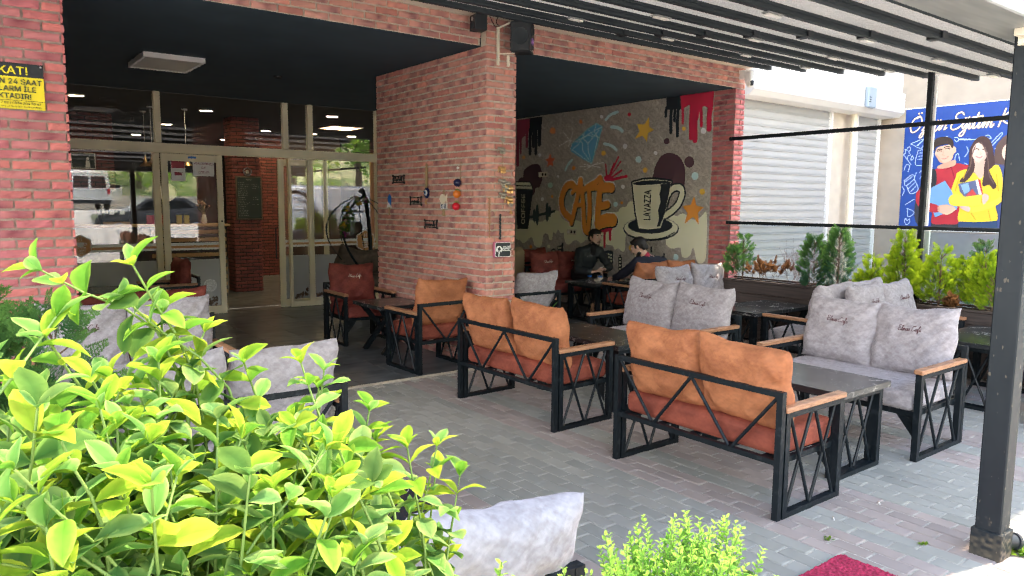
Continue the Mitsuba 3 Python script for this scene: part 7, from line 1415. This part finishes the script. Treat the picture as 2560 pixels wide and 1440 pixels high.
for (x, y, z, yg) in tips:
    tip = np.array([x, y, z]); rt = np.array(min(roots, key=lambda q: abs(q[0] - x) + abs(q[1] - y) + r.uniform(0, .15)))
    mid = rt * .35 + tip * .65 + np.array([r.normal(0, .05), r.normal(0, .05), -.02])
    mid[2] = z - r.uniform(.16, .26); c_ = spline([rt, (rt + mid) / 2 + r.normal(0, .03, 3), mid, tip], 8)
    stems.append(c_)
    L_tot = r.uniform(.20, .30); nodes = int(r.integers(6, 8)); seg = np.linalg.norm(np.diff(c_, axis=0), axis=1); cum = np.concatenate([[0], np.cumsum(seg)]); tot = cum[-1]
    for n in range(nodes):
        d_ = tot - L_tot * (n / nodes) ** 1.05 * .95
        p_ = np.array([np.interp(d_, cum, c_[:, a]) for a in range(3)])
        ax = np.array([np.interp(min(d_ + .01, tot), cum, c_[:, a]) - np.interp(d_ - .01, cum, c_[:, a]) for a in range(3)]); ax /= np.linalg.norm(ax)
        a0 = n * PI / 2 + r.uniform(-.4, .4) + x * 40
        e1 = np.cross(ax, [.3, .2, .93]); e1 /= np.linalg.norm(e1); e2 = np.cross(ax, e1)
        open_ = min(.6 + .28 * n, 1.75) + r.uniform(-.2, .2)
        for q in range(4 if n == 0 else 2):
            aa = a0 + q * (PI / 2 if n == 0 else PI) + r.uniform(-.25, .25)
            rad = e1 * math.cos(aa) + e2 * math.sin(aa)
            d = ax * math.cos(open_) + rad * math.sin(open_)
            size = r.uniform(.040, .060) * (.72 if n == 0 and q > 1 else 1) * (.8 + .12 * min(n, 2)) * 1.1
            young = (yg > .35 and n < 3) or r.random() < .15
            fm = frame_from(d, ax * .9 + UPV * .5 + r.normal(0, .15, 3), r.uniform(-.3, .3)); fm[:3, :3] *= size; fm[:3, 3] = p_
            leaves.append((int(r.integers(12)) if young else 12 + int(r.integers(9)), fm))
b = MB()
for c_ in stems: b.tube(c_[::2] if len(c_) % 2 else np.vstack([c_[::2], c_[-1:]]), np.linspace(.0042, .0014, len(c_[::2] if len(c_) % 2 else np.vstack([c_[::2], c_[-1:]]))), 6)
put(k + '__stems', b.get(), 'stem_green', smooth=True, kind='stuff')
pieces(k, 'leaf', lv, leaves, 'leaf', 300, 'leaf_mass')
# boxwood
def box_bush(key, sprigs, seed):
    r = np.random.default_rng(seed); b = MB(); sb = MB()
    sv = [leaf_mesh(300 + seed + i, *c_, W=.55, nx=4, ny=3, curl=.2) for i, c_ in enumerate([((.20, .42, .06), (.32, .55, .10)), ((.14, .34, .06), (.24, .46, .09)), ((.06, .19, .04), (.12, .28, .06)), ((.28, .50, .08), (.40, .60, .12))])]
    for (p0, d, L_) in sprigs:
        d = d / np.linalg.norm(d); n = int(L_ / .0105); bend = r.normal(0, .25, 3); pts = [p0 + d * t + bend * t * t for t in np.linspace(0, L_, 6)]; sb.tube(pts, .0013, 4)
        for i in range(n):
            t = L_ * (i + .5) / n; p_ = p0 + d * t + bend * t * t; a0 = i * PI / 2 + r.uniform(-.3, .3); e1 = np.cross(d, [.31, .2, .5]); e1 /= np.linalg.norm(e1); e2 = np.cross(d, e1)
            for s in (0, PI):
                dd = d * .75 + (e1 * math.cos(a0 + s) + e2 * math.sin(a0 + s)) * r.uniform(.6, 1.1); fm = frame_from(dd, d + r.normal(0, .2, 3)); fm[:3, :3] *= r.uniform(.016, .024) * (1 if i < n - 2 else .7); fm[:3, 3] = p_
                q = sv[(3 if t > L_ * .6 else int(r.integers(2))) if p0[2] > .62 else 2]; b.add(xf(q[0], fm), q[1], q[2])
    put(key + '__leaves', b.get(), 'leaf', color=b.cols(), kind='stuff'); put(key + '__twigs', sb.get(), 'stem_green', kind='stuff')
r = np.random.default_rng(4)
sp = []
for i in range(190):
    a, c_ = r.uniform(0, 2 * PI), r.uniform(0, 1) ** .5; x, y = -3.07 + .20 * c_ * math.cos(a), -5.14 + .16 * c_ * math.sin(a)
    z = .80 + .10 * (1 - c_ ** 2) - r.uniform(0, .14); sp.append((np.array([x, y, z]), np.array([(x + 3.07) * 2.2 + r.normal(0, .12), (y + 5.14) * 2.2 + r.normal(0, .12), 1.0]), r.uniform(.05, .13)))
for x, z, l in ((-3.285, .93, .11), (-3.24, .92, .08), (-3.19, .93, .08), (-3.10, .91, .10), (-2.89, .86, .115), (-2.83, .84, .06), (-3.0, .90, .06)): sp.append((np.array([x, -5.12, z - .03]), np.array([r.normal(0, .12), 0, 1.0]), l))
k = thing('boxwood_bush', 'small-leaved bright green boxwood at the bottom edge, right of the grey cushion', 'bush'); box_bush(k, sp, 1)
sp = [(np.array([x, -5.13, z - l]), np.array([r.normal(0, .15), 0, 1.0]), l) for x, z, l in ((-3.60, 1.045, .12), (-3.575, .99, .08), (-3.53, 1.005, .08), (-3.50, .98, .06), (-3.42, .985, .08), (-3.385, .96, .07), (-3.63, .98, .08))]
sp += [(np.array([r.uniform(-3.68, -3.38), r.uniform(-5.25, -5.08), r.uniform(.70, .84)]), np.array([r.normal(0, .3), r.normal(0, .3), 1.0]), r.uniform(.06, .1)) for i in range(60)]
k = thing('boxwood_bush', 'few boxwood sprigs poking up in front of the grey cushion at the bottom edge', 'bush'); box_bush(k, sp, 2)
# thuja: flat sprays of scale leaves
def spray(seed, c0, c1):
    r = np.random.default_rng(seed); v, f, c = [], [], []
    def diamond(p_, d, l, w, col):
        n = np.array([-d[1], d[0], 0]); o = len(v); zz = np.array([0, 0, r.uniform(-.05, .05) * l])
        v.extend([p_, p_ + d * l * .5 + n * w, p_ + d * l + zz, p_ + d * l * .5 - n * w]); f.extend([[o, o + 1, o + 2], [o, o + 2, o + 3]]); c.extend([np.array(col) * r.uniform(.8, 1.2)] * 4)
    for i in range(11):
        t = i / 11; p_ = np.array([t, .04 * math.sin(t * 3 + seed), -.10 * t * t])
        for s in (-1, 1):
            l = .42 * (1 - t) ** .7 + .06; a = r.uniform(.6, .85) * s; d = np.array([math.cos(a), math.sin(a), r.uniform(-.15, .1)])
            for j in range(max(2, int(l * 9))):
                q = p_ + d * l * (j / max(2, int(l * 9))); mixv = np.clip(t * .6 + .5 * j * l / 3, 0, 1); col = np.array(c0) * (1 - mixv) + np.array(c1) * mixv
                for s2 in (-1, 0, 1):
                    a2 = a + s2 * r.uniform(.4, .7); diamond(q, np.array([math.cos(a2), math.sin(a2), r.uniform(-.1, .1)]), r.uniform(.09, .14), r.uniform(.014, .02), col)
    return np.array(v), np.array(f), np.clip(np.array(c), 0, .9)
SPR = {'bright': [spray(i, (.16, .30, .02), (.52, .62, .03)) for i in range(5)], 'green': [spray(10 + i, (.045, .13, .05), (.17, .32, .06)) for i in range(5)], 'dim': [spray(20 + i, (.03, .085, .045), (.07, .17, .08)) for i in range(5)], 'brown': [spray(30 + i, (.14, .065, .03), (.32, .17, .07)) for i in range(4)]}
def thuja(label, x, y, z0, z1, rad, n, size, kinds, bare=.12, cat='shrub', name='thuja_shrub', group=None, lobes=3):
    if x > 3: n, size, bare, rad = int(n * 2.1), size * .76, bare + .04, rad * 1.22
    r = np.random.default_rng(int(abs(x * 1000 + y * 77))); k = thing(name, label, cat, group); b = MB(); tb = MB(); H_ = z1 - z0
    tb.tube([(x, y, z0 - .15), (x + .01, y, z0 + H_ * .4), (x, y, z1 - .08)], [.014, .010, .003], 6)
    lob = [(x + r.normal(0, rad * .35), y + r.normal(0, rad * .4), r.uniform(.62, 1.0)) for _ in range(lobes)]; lob[0] = (x, y, 1.0)
    for i in range(n):
        lx, ly, lh = lob[int(r.integers(lobes))]; t = bare + (1 - bare) * r.uniform(0, 1) ** .75; hgt = H_ * lh
        R_ = rad * (.62 if lobes > 1 else 1) * (math.sin(min(1, (1 - t) * 1.5 + .12) * PI / 2)) * (.55 + .5 * t if t < .4 else 1)
        a = r.uniform(0, 2 * PI); q = r.uniform(.25, 1) ** .5; p_ = np.array([lx + R_ * q * math.cos(a) * .75, ly + R_ * q * math.sin(a) * .75, z0 + t * hgt - size * .35])
        d = np.array([math.cos(a) * (.55 + .3 * q), math.sin(a) * (.55 + .3 * q), r.uniform(.2, 1.05)]); fm = frame_from(d, np.array([math.cos(a + 1.57), math.sin(a + 1.57), r.uniform(-.4, .4)]), r.uniform(-.6, .6)); fm[:3, :3] *= size * r.uniform(.5, 1.15); fm[:3, 3] = p_
        kd = kinds[1] if t > .45 + r.uniform(-.25, .25) else kinds[0]; S = SPR[kd]; q_ = S[int(r.integers(len(S)))]; b.add(xf(q_[0], fm), q_[1], q_[2])
        if i % 6 == 0: tb.tube([(lx, ly, p_[2] - .06), p_ + d * size * .3], [.004, .0015], 4)
    put(k + '__foliage', b.get(), 'foliage', color=b.cols(), kind='stuff'); put(k + '__trunk', tb.get(), 'twig', smooth=True)
thuja('tall dark green thuja at the left edge, in front of the crimson brick pillar', -4.36, -2.75, .3, 1.44, .38, 620, .15, ('green', 'green'), .0, lobes=4)
thuja('dark green thuja at the left edge behind the big bush', -4.56, -4.50, .1, 1.36, .30, 420, .11, ('dim', 'green'), .0, lobes=4)
thuja('dark green thuja low down inside the big bush', -4.22, -4.86, .1, 1.12, .26, 300, .10, ('dim', 'green'), .0, lobes=3)
thuja('half bare green thuja next to the brick pier', 3.85, -.36, .72, 1.34, .21, 150, .11, ('green', 'green'), .22)
thuja('tall dark green thuja in the middle of the planter row', 3.85, -1.66, .70, 1.46, .27, 330, .12, ('dim', 'green'), .08, lobes=2)
thuja('small yellow-green thuja left of the tallest bright one', 3.86, -2.05, .66, 1.17, .19, 170, .11, ('green', 'bright'), .12)
thuja('tallest bright yellow-green thuja in the planter, left of the fence post', 3.85, -2.40, .66, 1.46, .25, 300, .12, ('bright', 'bright'), .12, lobes=3)
thuja('bright yellow-green thuja right of the fence post', 3.84, -2.78, .66, 1.30, .24, 260, .12, ('bright', 'bright'), .12, lobes=3)
thuja('bright yellow-green thuja beside the pergola post', 3.84, -3.20, .66, 1.27, .24, 260, .12, ('bright', 'bright'), .12, lobes=3)
thuja('green thuja standing beyond the glass fence', 4.5, -2.95, .2, 1.36, .30, 260, .13, ('green', 'green'), .1)
thuja('bright thuja behind the pergola post', 3.84, -3.75, .66, 1.25, .24, 160, .12, ('bright', 'bright'), .12, lobes=2)
def dried(label, x, y, z0, z1, w, n, col, seed, lv_=True):
    r = np.random.default_rng(seed); k = thing('dried_shrub', label, 'shrub'); b = MB(); lb = MB()
    def grow(p_, d, l, dep):
        q = p_ + d * l; b.tube([p_, (p_ + q) / 2 + r.normal(0, .008, 3), q], [.0022 * (dep + 1) / 2, .0016 * (dep + 1) / 2, .001], 4)
        if dep == 0:
            if lv_:
                for _ in range(5): fm = frame_from(d + r.normal(0, .4, 3), UPV + r.normal(0, .5, 3)); fm[:3, :3] *= .055; fm[:3, 3] = p_ + d * l * r.uniform(.2, .8); s_ = SPR['brown'][int(r.integers(4))]; lb.add(xf(s_[0], fm), s_[1], s_[2])
            return
        for _ in range(3): grow(p_ + (q - p_) * r.uniform(.35, 1), (d + r.normal(0, .38, 3) + UPV * .25) / 1.15, l * r.uniform(.5, .7), dep - 1)
    for i in range(n): grow(np.array([x + r.normal(0, .03), y + r.normal(0, w * .35), z0]), np.array([r.normal(0, .18), r.normal(0, .3), 1.0]), (z1 - z0) * r.uniform(.35, .5), 2)
    put(k + '__twigs', b.get(), col, kind='stuff')
    if lb.n: put(k + '__dry_foliage', lb.get(), 'foliage', color=lb.cols(), kind='stuff')
mat('twig_red', (.16, .085, .075), .9)
dried('low brown dried shrub, second plant from the brick pier', 3.83, -.76, .72, 1.12, .22, 10, 'twig', 3)
dried('leafless reddish dried shrub in the planter, third plant from the pier', 3.83, -1.19, .70, 1.32, .22, 12, 'twig_red', 5, False)
dried('small brown dried shrub beside the tall dark green thuja', 3.80, -1.93, .66, .88, .1, 4, 'twig', 7)
dried('small orange-brown dried shrub between the two right-hand bright thujas', 3.78, -2.98, .62, .82, .12, 5, 'twig', 9)
# planters
def planter(label, y0, y1, z1):
    k = thing('planter_box', label, 'planter'); x0, x1 = 3.63, 4.04; n = 5; h_ = (z1 - .05) / n
    put(k + '__liner', B(((x0 + .024, y0 + .024, .03), (x1 - .024, y1 - .024, z1 - .09))), 'soil')
    for i in range(n):
        za, zb = .04 + i * h_, .04 + (i + 1) * h_ - .006
        put(k + '__plank', cbox((x0, y0, za), (x0 + .022, y1, zb), .003), 'planter_wood'); put(k + '__plank', cbox((x1 - .022, y0, za), (x1, y1, zb), .003), 'planter_wood')
        put(k + '__plank', cbox((x0 + .0225, y0 + .001, za), (x1 - .0225, y0 + .022, zb), .003), 'planter_wood'); put(k + '__plank', cbox((x0 + .0225, y1 - .022, za), (x1 - .0225, y1 - .001, zb), .003), 'planter_wood')
    put(k + '__rim', B(((x0 - .012, y0 - .01, z1 - .01), (x0 + .03, y1 + .01, z1 + .012)), ((x1 - .03, y0 - .01, z1 - .01), (x1 + .012, y1 + .01, z1 + .012))), 'planter_wood')
planter('dark wooden planter box by the brick pier, with the half dead plants', -1.80, -.12, .76); planter('dark wooden planter box by the fence post, with the bright thujas', -3.48, -1.83, .69); planter('dark wooden planter box behind the pergola post', -5.1, -3.5, .69)
# strap-leaved plant at the foot of the column
k = thing('strap_leaved_plant', 'potted plant with long strap leaves between the brick column and the orange sofa', 'plant')
b = MB(); b.lathe([(.001, .0), (.10, .0), (.13, .36), (.14, .36), (.14, .39), (.12, .39), (.11, .34), (.001, .34)], 20, (.50, -.25, 0)); put(k + '__pot', b.get(), 'dark_plastic', smooth=40)
r = np.random.default_rng(8); sl = []
for i in range(16):
    a = i * 2.4; el = r.uniform(.9, 1.45) if i < 8 else r.uniform(.3, .8); L_ = r.uniform(.30, .46); v, f = [], []
    for j in range(8):
        t = j / 7; rr_ = L_ * t * math.cos(el) + .05 * t * t; z = .36 + L_ * t * math.sin(el) - .22 * t * t * (1.3 - math.sin(el)); w = .017 * (1 - t ** 3) + .001
        c_ = np.array([.5 + rr_ * math.cos(a), -.25 + rr_ * math.sin(a), z]); n_ = np.array([-math.sin(a), math.cos(a), 0]); v += [c_ - n_ * w, c_ - (0, 0, .006), c_ + n_ * w]
    for j in range(7): f += [[j * 3, j * 3 + 1, j * 3 + 4, j * 3 + 3], [j * 3 + 1, j * 3 + 2, j * 3 + 5, j * 3 + 4]]
    col = np.array((.10, .26, .05)) * r.uniform(.6, 1.5); put(k + '__leaf', (np.array(v), np.array(f)), 'leaf', smooth=True, color=np.tile(col, (len(v), 1)))
# weeds in the joints
for i, (x, y, lab) in enumerate(((-.86, -4.28, 'tiny weed tuft in the paving left of the crimson mat'), (-.52, -4.6, 'tiny weed tuft in the paving right of the crimson mat'), (-1.5, -4.25, 'tiny weed tuft in the paving above the boxwood'), (-.22, -4.93, 'small weed growing at the foot of the pergola post'))):
    k = thing('weed', lab, 'weed'); b = MB(); r = np.random.default_rng(i)
    for j in range(22 if i < 3 else 60):
        a = r.uniform(0, 6.3); s = 1 if i < 3 else 2.6; fm = frame_from(np.array([math.cos(a), math.sin(a), r.uniform(.3, 1.5)]), UPV); fm[:3, :3] *= .018 * s * r.uniform(.6, 1.3); fm[:3, 3] = (x + r.normal(0, .010 * s), y + r.normal(0, .010 * s), .0); q = lv[int(r.integers(4))]; b.add(xf(q[0], fm), q[1], q[2] * .7)
    put(k + '__leaves', b.get(), 'leaf', color=b.cols(), kind='stuff')
# hanging chair with flowers at the back of the left niche
k = thing('hanging_chair', 'black hanging egg chair with brown cushions and artificial flowers beside the shop front', 'chair')
cx_, cy_ = .74, 4.05
one(k, 'stand', lambda b: b.tube(spline([(cx_ + .1, cy_ + .55, .03), (cx_ + .28, cy_ + .62, .7), (cx_ + .22, cy_ + .55, 1.45), (cx_ + .02, cy_ + .3, 1.86), (cx_ - .14, cy_ + .06, 1.88)], 6), .032, 10), 'black_metal')
b = MB(); t = np.linspace(0, 2 * PI, 30); b.tube(np.stack([cx_ + .5 * np.cos(t), cy_ + .45 * np.sin(t), np.full(30, .03)], 1), .025, 8); put(k + '__base', b.get(), 'black_metal', smooth=40)
for i, a in enumerate(np.linspace(0, 2 * PI, 11)[:-1]):
    if 3.6 < a < 5.8: continue
    pts = [(cx_ - .14 * (1 - s_) + (.60 * math.sin(PI * s_ ** .75) * math.cos(a)) * 1.0 - .02, cy_ + .06 * (1 - s_) + .5 * math.sin(PI * s_ ** .75) * math.sin(a), 1.82 - 1.4 * s_) for s_ in np.linspace(0.02, .97, 14)]
    one(k, 'rod', lambda b: b.tube(pts, .007, 6), 'black_metal')
pts = [(cx_ - .1 * (1 - s_) + .60 * math.sin(PI * s_ ** .75) * math.cos(a), cy_ - .05 - .38 * math.sin(PI * s_ ** .75), 1.82 - 1.36 * s_) for a in (PI * .98,) for s_ in np.linspace(.02, .97, 14)]
one(k, 'hoop', lambda b: (b.tube(pts, .016, 8), b.tube([(2 * cx_ - .1 - p_[0], p_[1], p_[2]) for p_ in pts], .016, 8)), 'black_metal')
for dx, sd, w_, ry in ((-.27, 61, .56, .25), (.25, 62, .56, -.2)):
    d, fn = pillow_ply(w_, .5, .24, sd, 'brown_cloth'); put(k + '__back_cushion', d, '', m=TR(cx_ + dx, cy_ + .12, .80) @ R3('x', .3) @ R3('y', ry) @ R3('z', PI))
d, fn = pillow_ply(.95, .8, .26, 63, 'brown_cloth'); put(k + '__seat_cushion', d, '', m=TR(cx_, cy_ - .05, .52) @ R3('x', PI / 2))
fl = thing('flower_garland', 'garland of artificial white, purple and yellow flowers wound on the hanging chair', 'flowers'); r = np.random.default_rng(14); b = MB(); gb = MB()
for i in range(16):
    s_ = .05 + .42 * (i / 16); q = np.array(pts[int(s_ * 13)]) + r.normal(0, .03, 3) + (0, -.02, 0); col = [(.75, .70, .62), (.32, .04, .20), (.62, .45, .06), (.70, .55, .48)][i % 4]
    for j in range(7): fm = frame_from(r.normal(0, 1, 3) + (0, -.8, .3), UPV + r.normal(0, .3, 3)); fm[:3, :3] *= .06; fm[:3, 3] = q; z_ = leaf_mesh(900 + j, col, col, W=.9, nx=4, ny=3); b.add(xf(z_[0], fm), z_[1], z_[2])
    for j in range(6): fm = frame_from(r.normal(0, 1, 3), UPV); fm[:3, :3] *= .08; fm[:3, 3] = q + r.normal(0, .03, 3); z_ = lv[12 + j]; gb.add(xf(z_[0], fm), z_[1], z_[2] * .6)
put(fl + '__blossoms', b.get(), 'foliage', color=b.cols(), kind='stuff'); put(fl + '__greenery', gb.get(), 'foliage', color=gb.cols(), kind='stuff')

# ------------------------------------------------------------------ across the street, mirrored in the shop windows
def tree(label, x, y, z0, h_, rad, seed, tone):
    r = np.random.default_rng(seed); k = thing('street_tree', label, 'tree'); tb = MB(); b = MB()
    tb.tube([(x, y, z0 - .3), (x + .1, y, z0 + h_ * .3), (x, y, z0 + h_ * .75)], [.22, .16, .06], 8); cl = []
    for i in range(26):
        d = r.normal(0, 1, 3); d /= np.linalg.norm(d); c_ = np.array([x, y, z0 + h_ * .64]) + d * (rad, rad, h_ * .36) * r.uniform(.35, 1); cl.append(c_)
        if i % 3 == 0: tb.tube([(x, y, z0 + h_ * r.uniform(.3, .6)), c_], [.06, .015], 5)
    n = 2600; c_ = np.array(cl)[r.integers(0, 26, n)] + r.normal(0, rad * .20, (n, 3)); a = r.normal(0, 1, (n, 3)); a /= np.linalg.norm(a, axis=1)[:, None]; u = np.cross(a, [.2, .3, .9]); u /= np.linalg.norm(u, axis=1)[:, None]; w = np.cross(a, u); s = r.uniform(.07, .15, n)[:, None]
    v = np.stack([c_ - u * s, c_ - w * s * .6, c_ + u * s, c_ + w * s * .6], 1).reshape(-1, 3); f = np.arange(n * 4).reshape(-1, 4); col = np.repeat(np.array(tone) * r.uniform(.6, 1.4, (n, 1)), 4, 0)
    put(k + '__crown', (v, f), 'foliage', color=np.clip(col, 0, .9), kind='stuff'); put(k + '__trunk', tb.get(), 'bark', smooth=True)
for i, (x, y, h_, rad, lab) in enumerate(((7.5, -14, 6.5, 2.4, 'bright leafy street tree mirrored in the right-hand window'), (12, -17, 7.5, 2.8, 'second leafy street tree mirrored at the right of the window'), (3.5, -21, 6, 2.3, 'street tree mirrored near the middle mullion'), (17, -13, 7, 2.6, 'street tree far right across the street'), (-3, -30, 5.5, 2.4, 'street tree beyond the parked van'), (5, -33, 7, 3, 'tall street tree far across the street'), (-9, -26, 6, 2.6, 'street tree across the street at the left'), (10, -27, 6.5, 2.8, 'street tree behind the corrugated fence'))):
    tree(lab, x, y, 1.0, h_, rad, 70 + i, (.26, .40, .05) if i % 2 == 0 else (.17, .30, .05))
hx = np.linspace(-60, 60, 50); hy = np.linspace(-29, -62, 14)
hv = np.array([[x, y, 1.2 + 8.5 * ((-29 - y) / 33) ** .8 + 1.2 * (meshkit.noise(np.array([[x * .12, y * .12, 0.]]))[0] - .5)] for y in hy for x in hx]); n = 50
mat('grass_slope', pr(lambda p, n, uv: mx((.10, .16, .03), (.36, .33, .17), ss(.3, .7, fb(p.x * .5, p.y * .5, p.z, 4)))), .95)
struct('hillside', (hv, np.array([[j * n + i, (j + 1) * n + i, (j + 1) * n + i + 1, j * n + i + 1] for j in range(13) for i in range(n - 1)])), 'grass_slope', smooth=True, lab='grassy slope across the street, mirrored in the windows')
k = thing('corrugated_fence', 'white corrugated sheet fence across the street, mirrored in the right-hand windows', 'fence')
zz = np.arange(.3, 2.35, .04); v = np.array([[x, -9 + .012 * math.sin(i * 1.6) * 2, z] for i, z in enumerate(zz) for x in (4.3, 9.6)]); n = len(zz)
put(k + '__sheet', (v, [[2 * i, 2 * i + 1, 2 * i + 3, 2 * i + 2] for i in range(n - 1)]), 'white')
for x in (4.3, 6, 7.8, 9.6): put(k + '__post', B(((x - .03, -9.1, .0), (x + .03, -9.03, 2.45))), 'grey_alu')
k = thing('low_wall', 'low pale wall across the street, mirrored in the left-hand window', 'wall'); put(k + '__wall', B(((-14, -27.4, 1.0), (16, -27, 2.0))), 'stucco')
def vehicle(name, label, cat, prof, width, m, paint, glass, wheels, zb):
    k = thing(name, label, cat); hw = width / 2; pg = Polygon(prof)
    tm = trimesh.creation.extrude_polygon(pg, width); R_ = np.array([[1, 0, 0, 0], [0, 0, -1, hw], [0, 1, 0, 0], [0, 0, 0, 1.0]]); tm.apply_transform(R_)
    v = tm.vertices; t = np.clip((v[:, 2] - zb) / (v[:, 2].max() - zb), 0, 1); v[:, 1] *= 1 - .12 * t; put(k + '__body', tm, paint, m=m)
    for part, pts, ax, o in glass:
        g = sheet(Polygon(pts), .01); mm = {'y+': np.array([[1, 0, 0, 0], [0, 0, 1, o], [0, 1, 0, 0], [0, 0, 0, 1.0]]), 'y-': np.array([[1, 0, 0, 0], [0, 0, -1, -o], [0, 1, 0, 0], [0, 0, 0, 1.0]]), 'x+': np.array([[0, 0, 1, o], [1, 0, 0, 0], [0, 1, 0, 0], [0, 0, 0, 1.0]])}[ax]
        put(k + '__' + part.split(':')[0], g, part.split(':')[1], m=m @ mm)
    for x in wheels:
        for s in (-1, 1):
            b = MB(); b.lathe([(.001, -.1), (.28, -.1), (.33, -.06), (.33, .06), (.28, .1), (.001, .1)], 20); wk = put(k + '__wheel', b.get(), 'rubber', m=m @ TR(x, s * (hw - .09), .33) @ R3('x', PI / 2), smooth=40)
            b = MB(); b.lathe([(.001, .01), (.18, .008), (.2, 0)], 16); put(wk + '__hub', b.get(), 'chrome', m=m @ TR(x, s * (hw + .012), .33) @ R3('x', -s * PI / 2))
    return k
VM = TR(.95, -24, 1.28) @ R3('z', PI / 2)           # rear (+x local) towards the cafe
kv = vehicle('parked_van', 'white panel van with its side door open, mirrored in the left-hand window', 'van', [(-2.1, .25), (-2.15, .75), (-1.9, .95), (-1.35, 1.05), (-.9, 1.75), (-.6, 1.85), (1.85, 1.85), (1.98, 1.7), (2.05, .9), (2.05, .3)], 1.72, VM, 'car_white',
    [('rear_window:car_glass', [(-.68, 1.02), (-.06, 1.02), (-.06, 1.55), (-.62, 1.55)], 'x+', 2.03), ('rear_window:car_glass', [(.06, 1.02), (.68, 1.02), (.62, 1.55), (.06, 1.55)], 'x+', 2.03), ('tail_light:red_gloss', [(-.82, .72), (-.70, .72), (-.70, 1.0), (-.82, 1.0)], 'x+', 2.045), ('tail_light:red_gloss', [(.70, .72), (.82, .72), (.82, 1.0), (.70, 1.0)], 'x+', 2.045), ('number_plate:white', [(-.26, .62), (.26, .62), (.26, .73), (-.26, .73)], 'x+', 2.05), ('rear_bumper:dark_plastic', [(-.84, .30), (.84, .30), (.84, .46), (-.84, .46)], 'x+', 2.055)], (-1.35, 1.3), .9)
dk = put(kv + '__open_door', cbox((1.83, -24.3, 1.75), (2.65, -24.25, 2.5), .02), 'car_white'); put(dk + '__window', B(((1.92, -24.25 + .002, 2.35), (2.6, -24.24, 2.5)),), 'car_glass')
CM = TR(1.7, -12.6, .42)
vehicle('parked_car', 'dark parked hatchback mirrored low in the left-hand window', 'car', [(-2.0, .25), (-2.05, .6), (-1.9, .8), (-.95, .92), (-.35, 1.38), (.9, 1.42), (1.6, 1.0), (1.95, .95), (2.0, .3)], 1.7, CM, 'car_dark',
    [('side_window:car_glass', [(-.75, .95), (-.3, 1.30), (.2, 1.32), (.2, .95)], 'y+', .80), ('side_window:car_glass', [(.27, .95), (.27, 1.32), (.85, 1.32), (1.3, .97)], 'y+', .80), ('headlight:white_gloss', [(-1.98, .62), (-1.7, .66), (-1.75, .76), (-1.95, .74)], 'y+', .83)], (-1.3, 1.25), .85)

# ------------------------------------------------------------------ repeats of a kind share a group
import re
kinds = {}
for key, d in labels.items():
    if '__' not in key and 'category' in d: kinds.setdefault(re.sub(r'_[0-9]{3}$', '', key), []).append(key)
for base, keys in kinds.items():
    if len(keys) > 1:
        for q in keys: labels[q].setdefault('group', {'person': 'people at the table', 'chalk': ''}.get(base) or base.replace('_', ' ') + ('es' if base.endswith(('x', 'sh', 's')) else 's'))
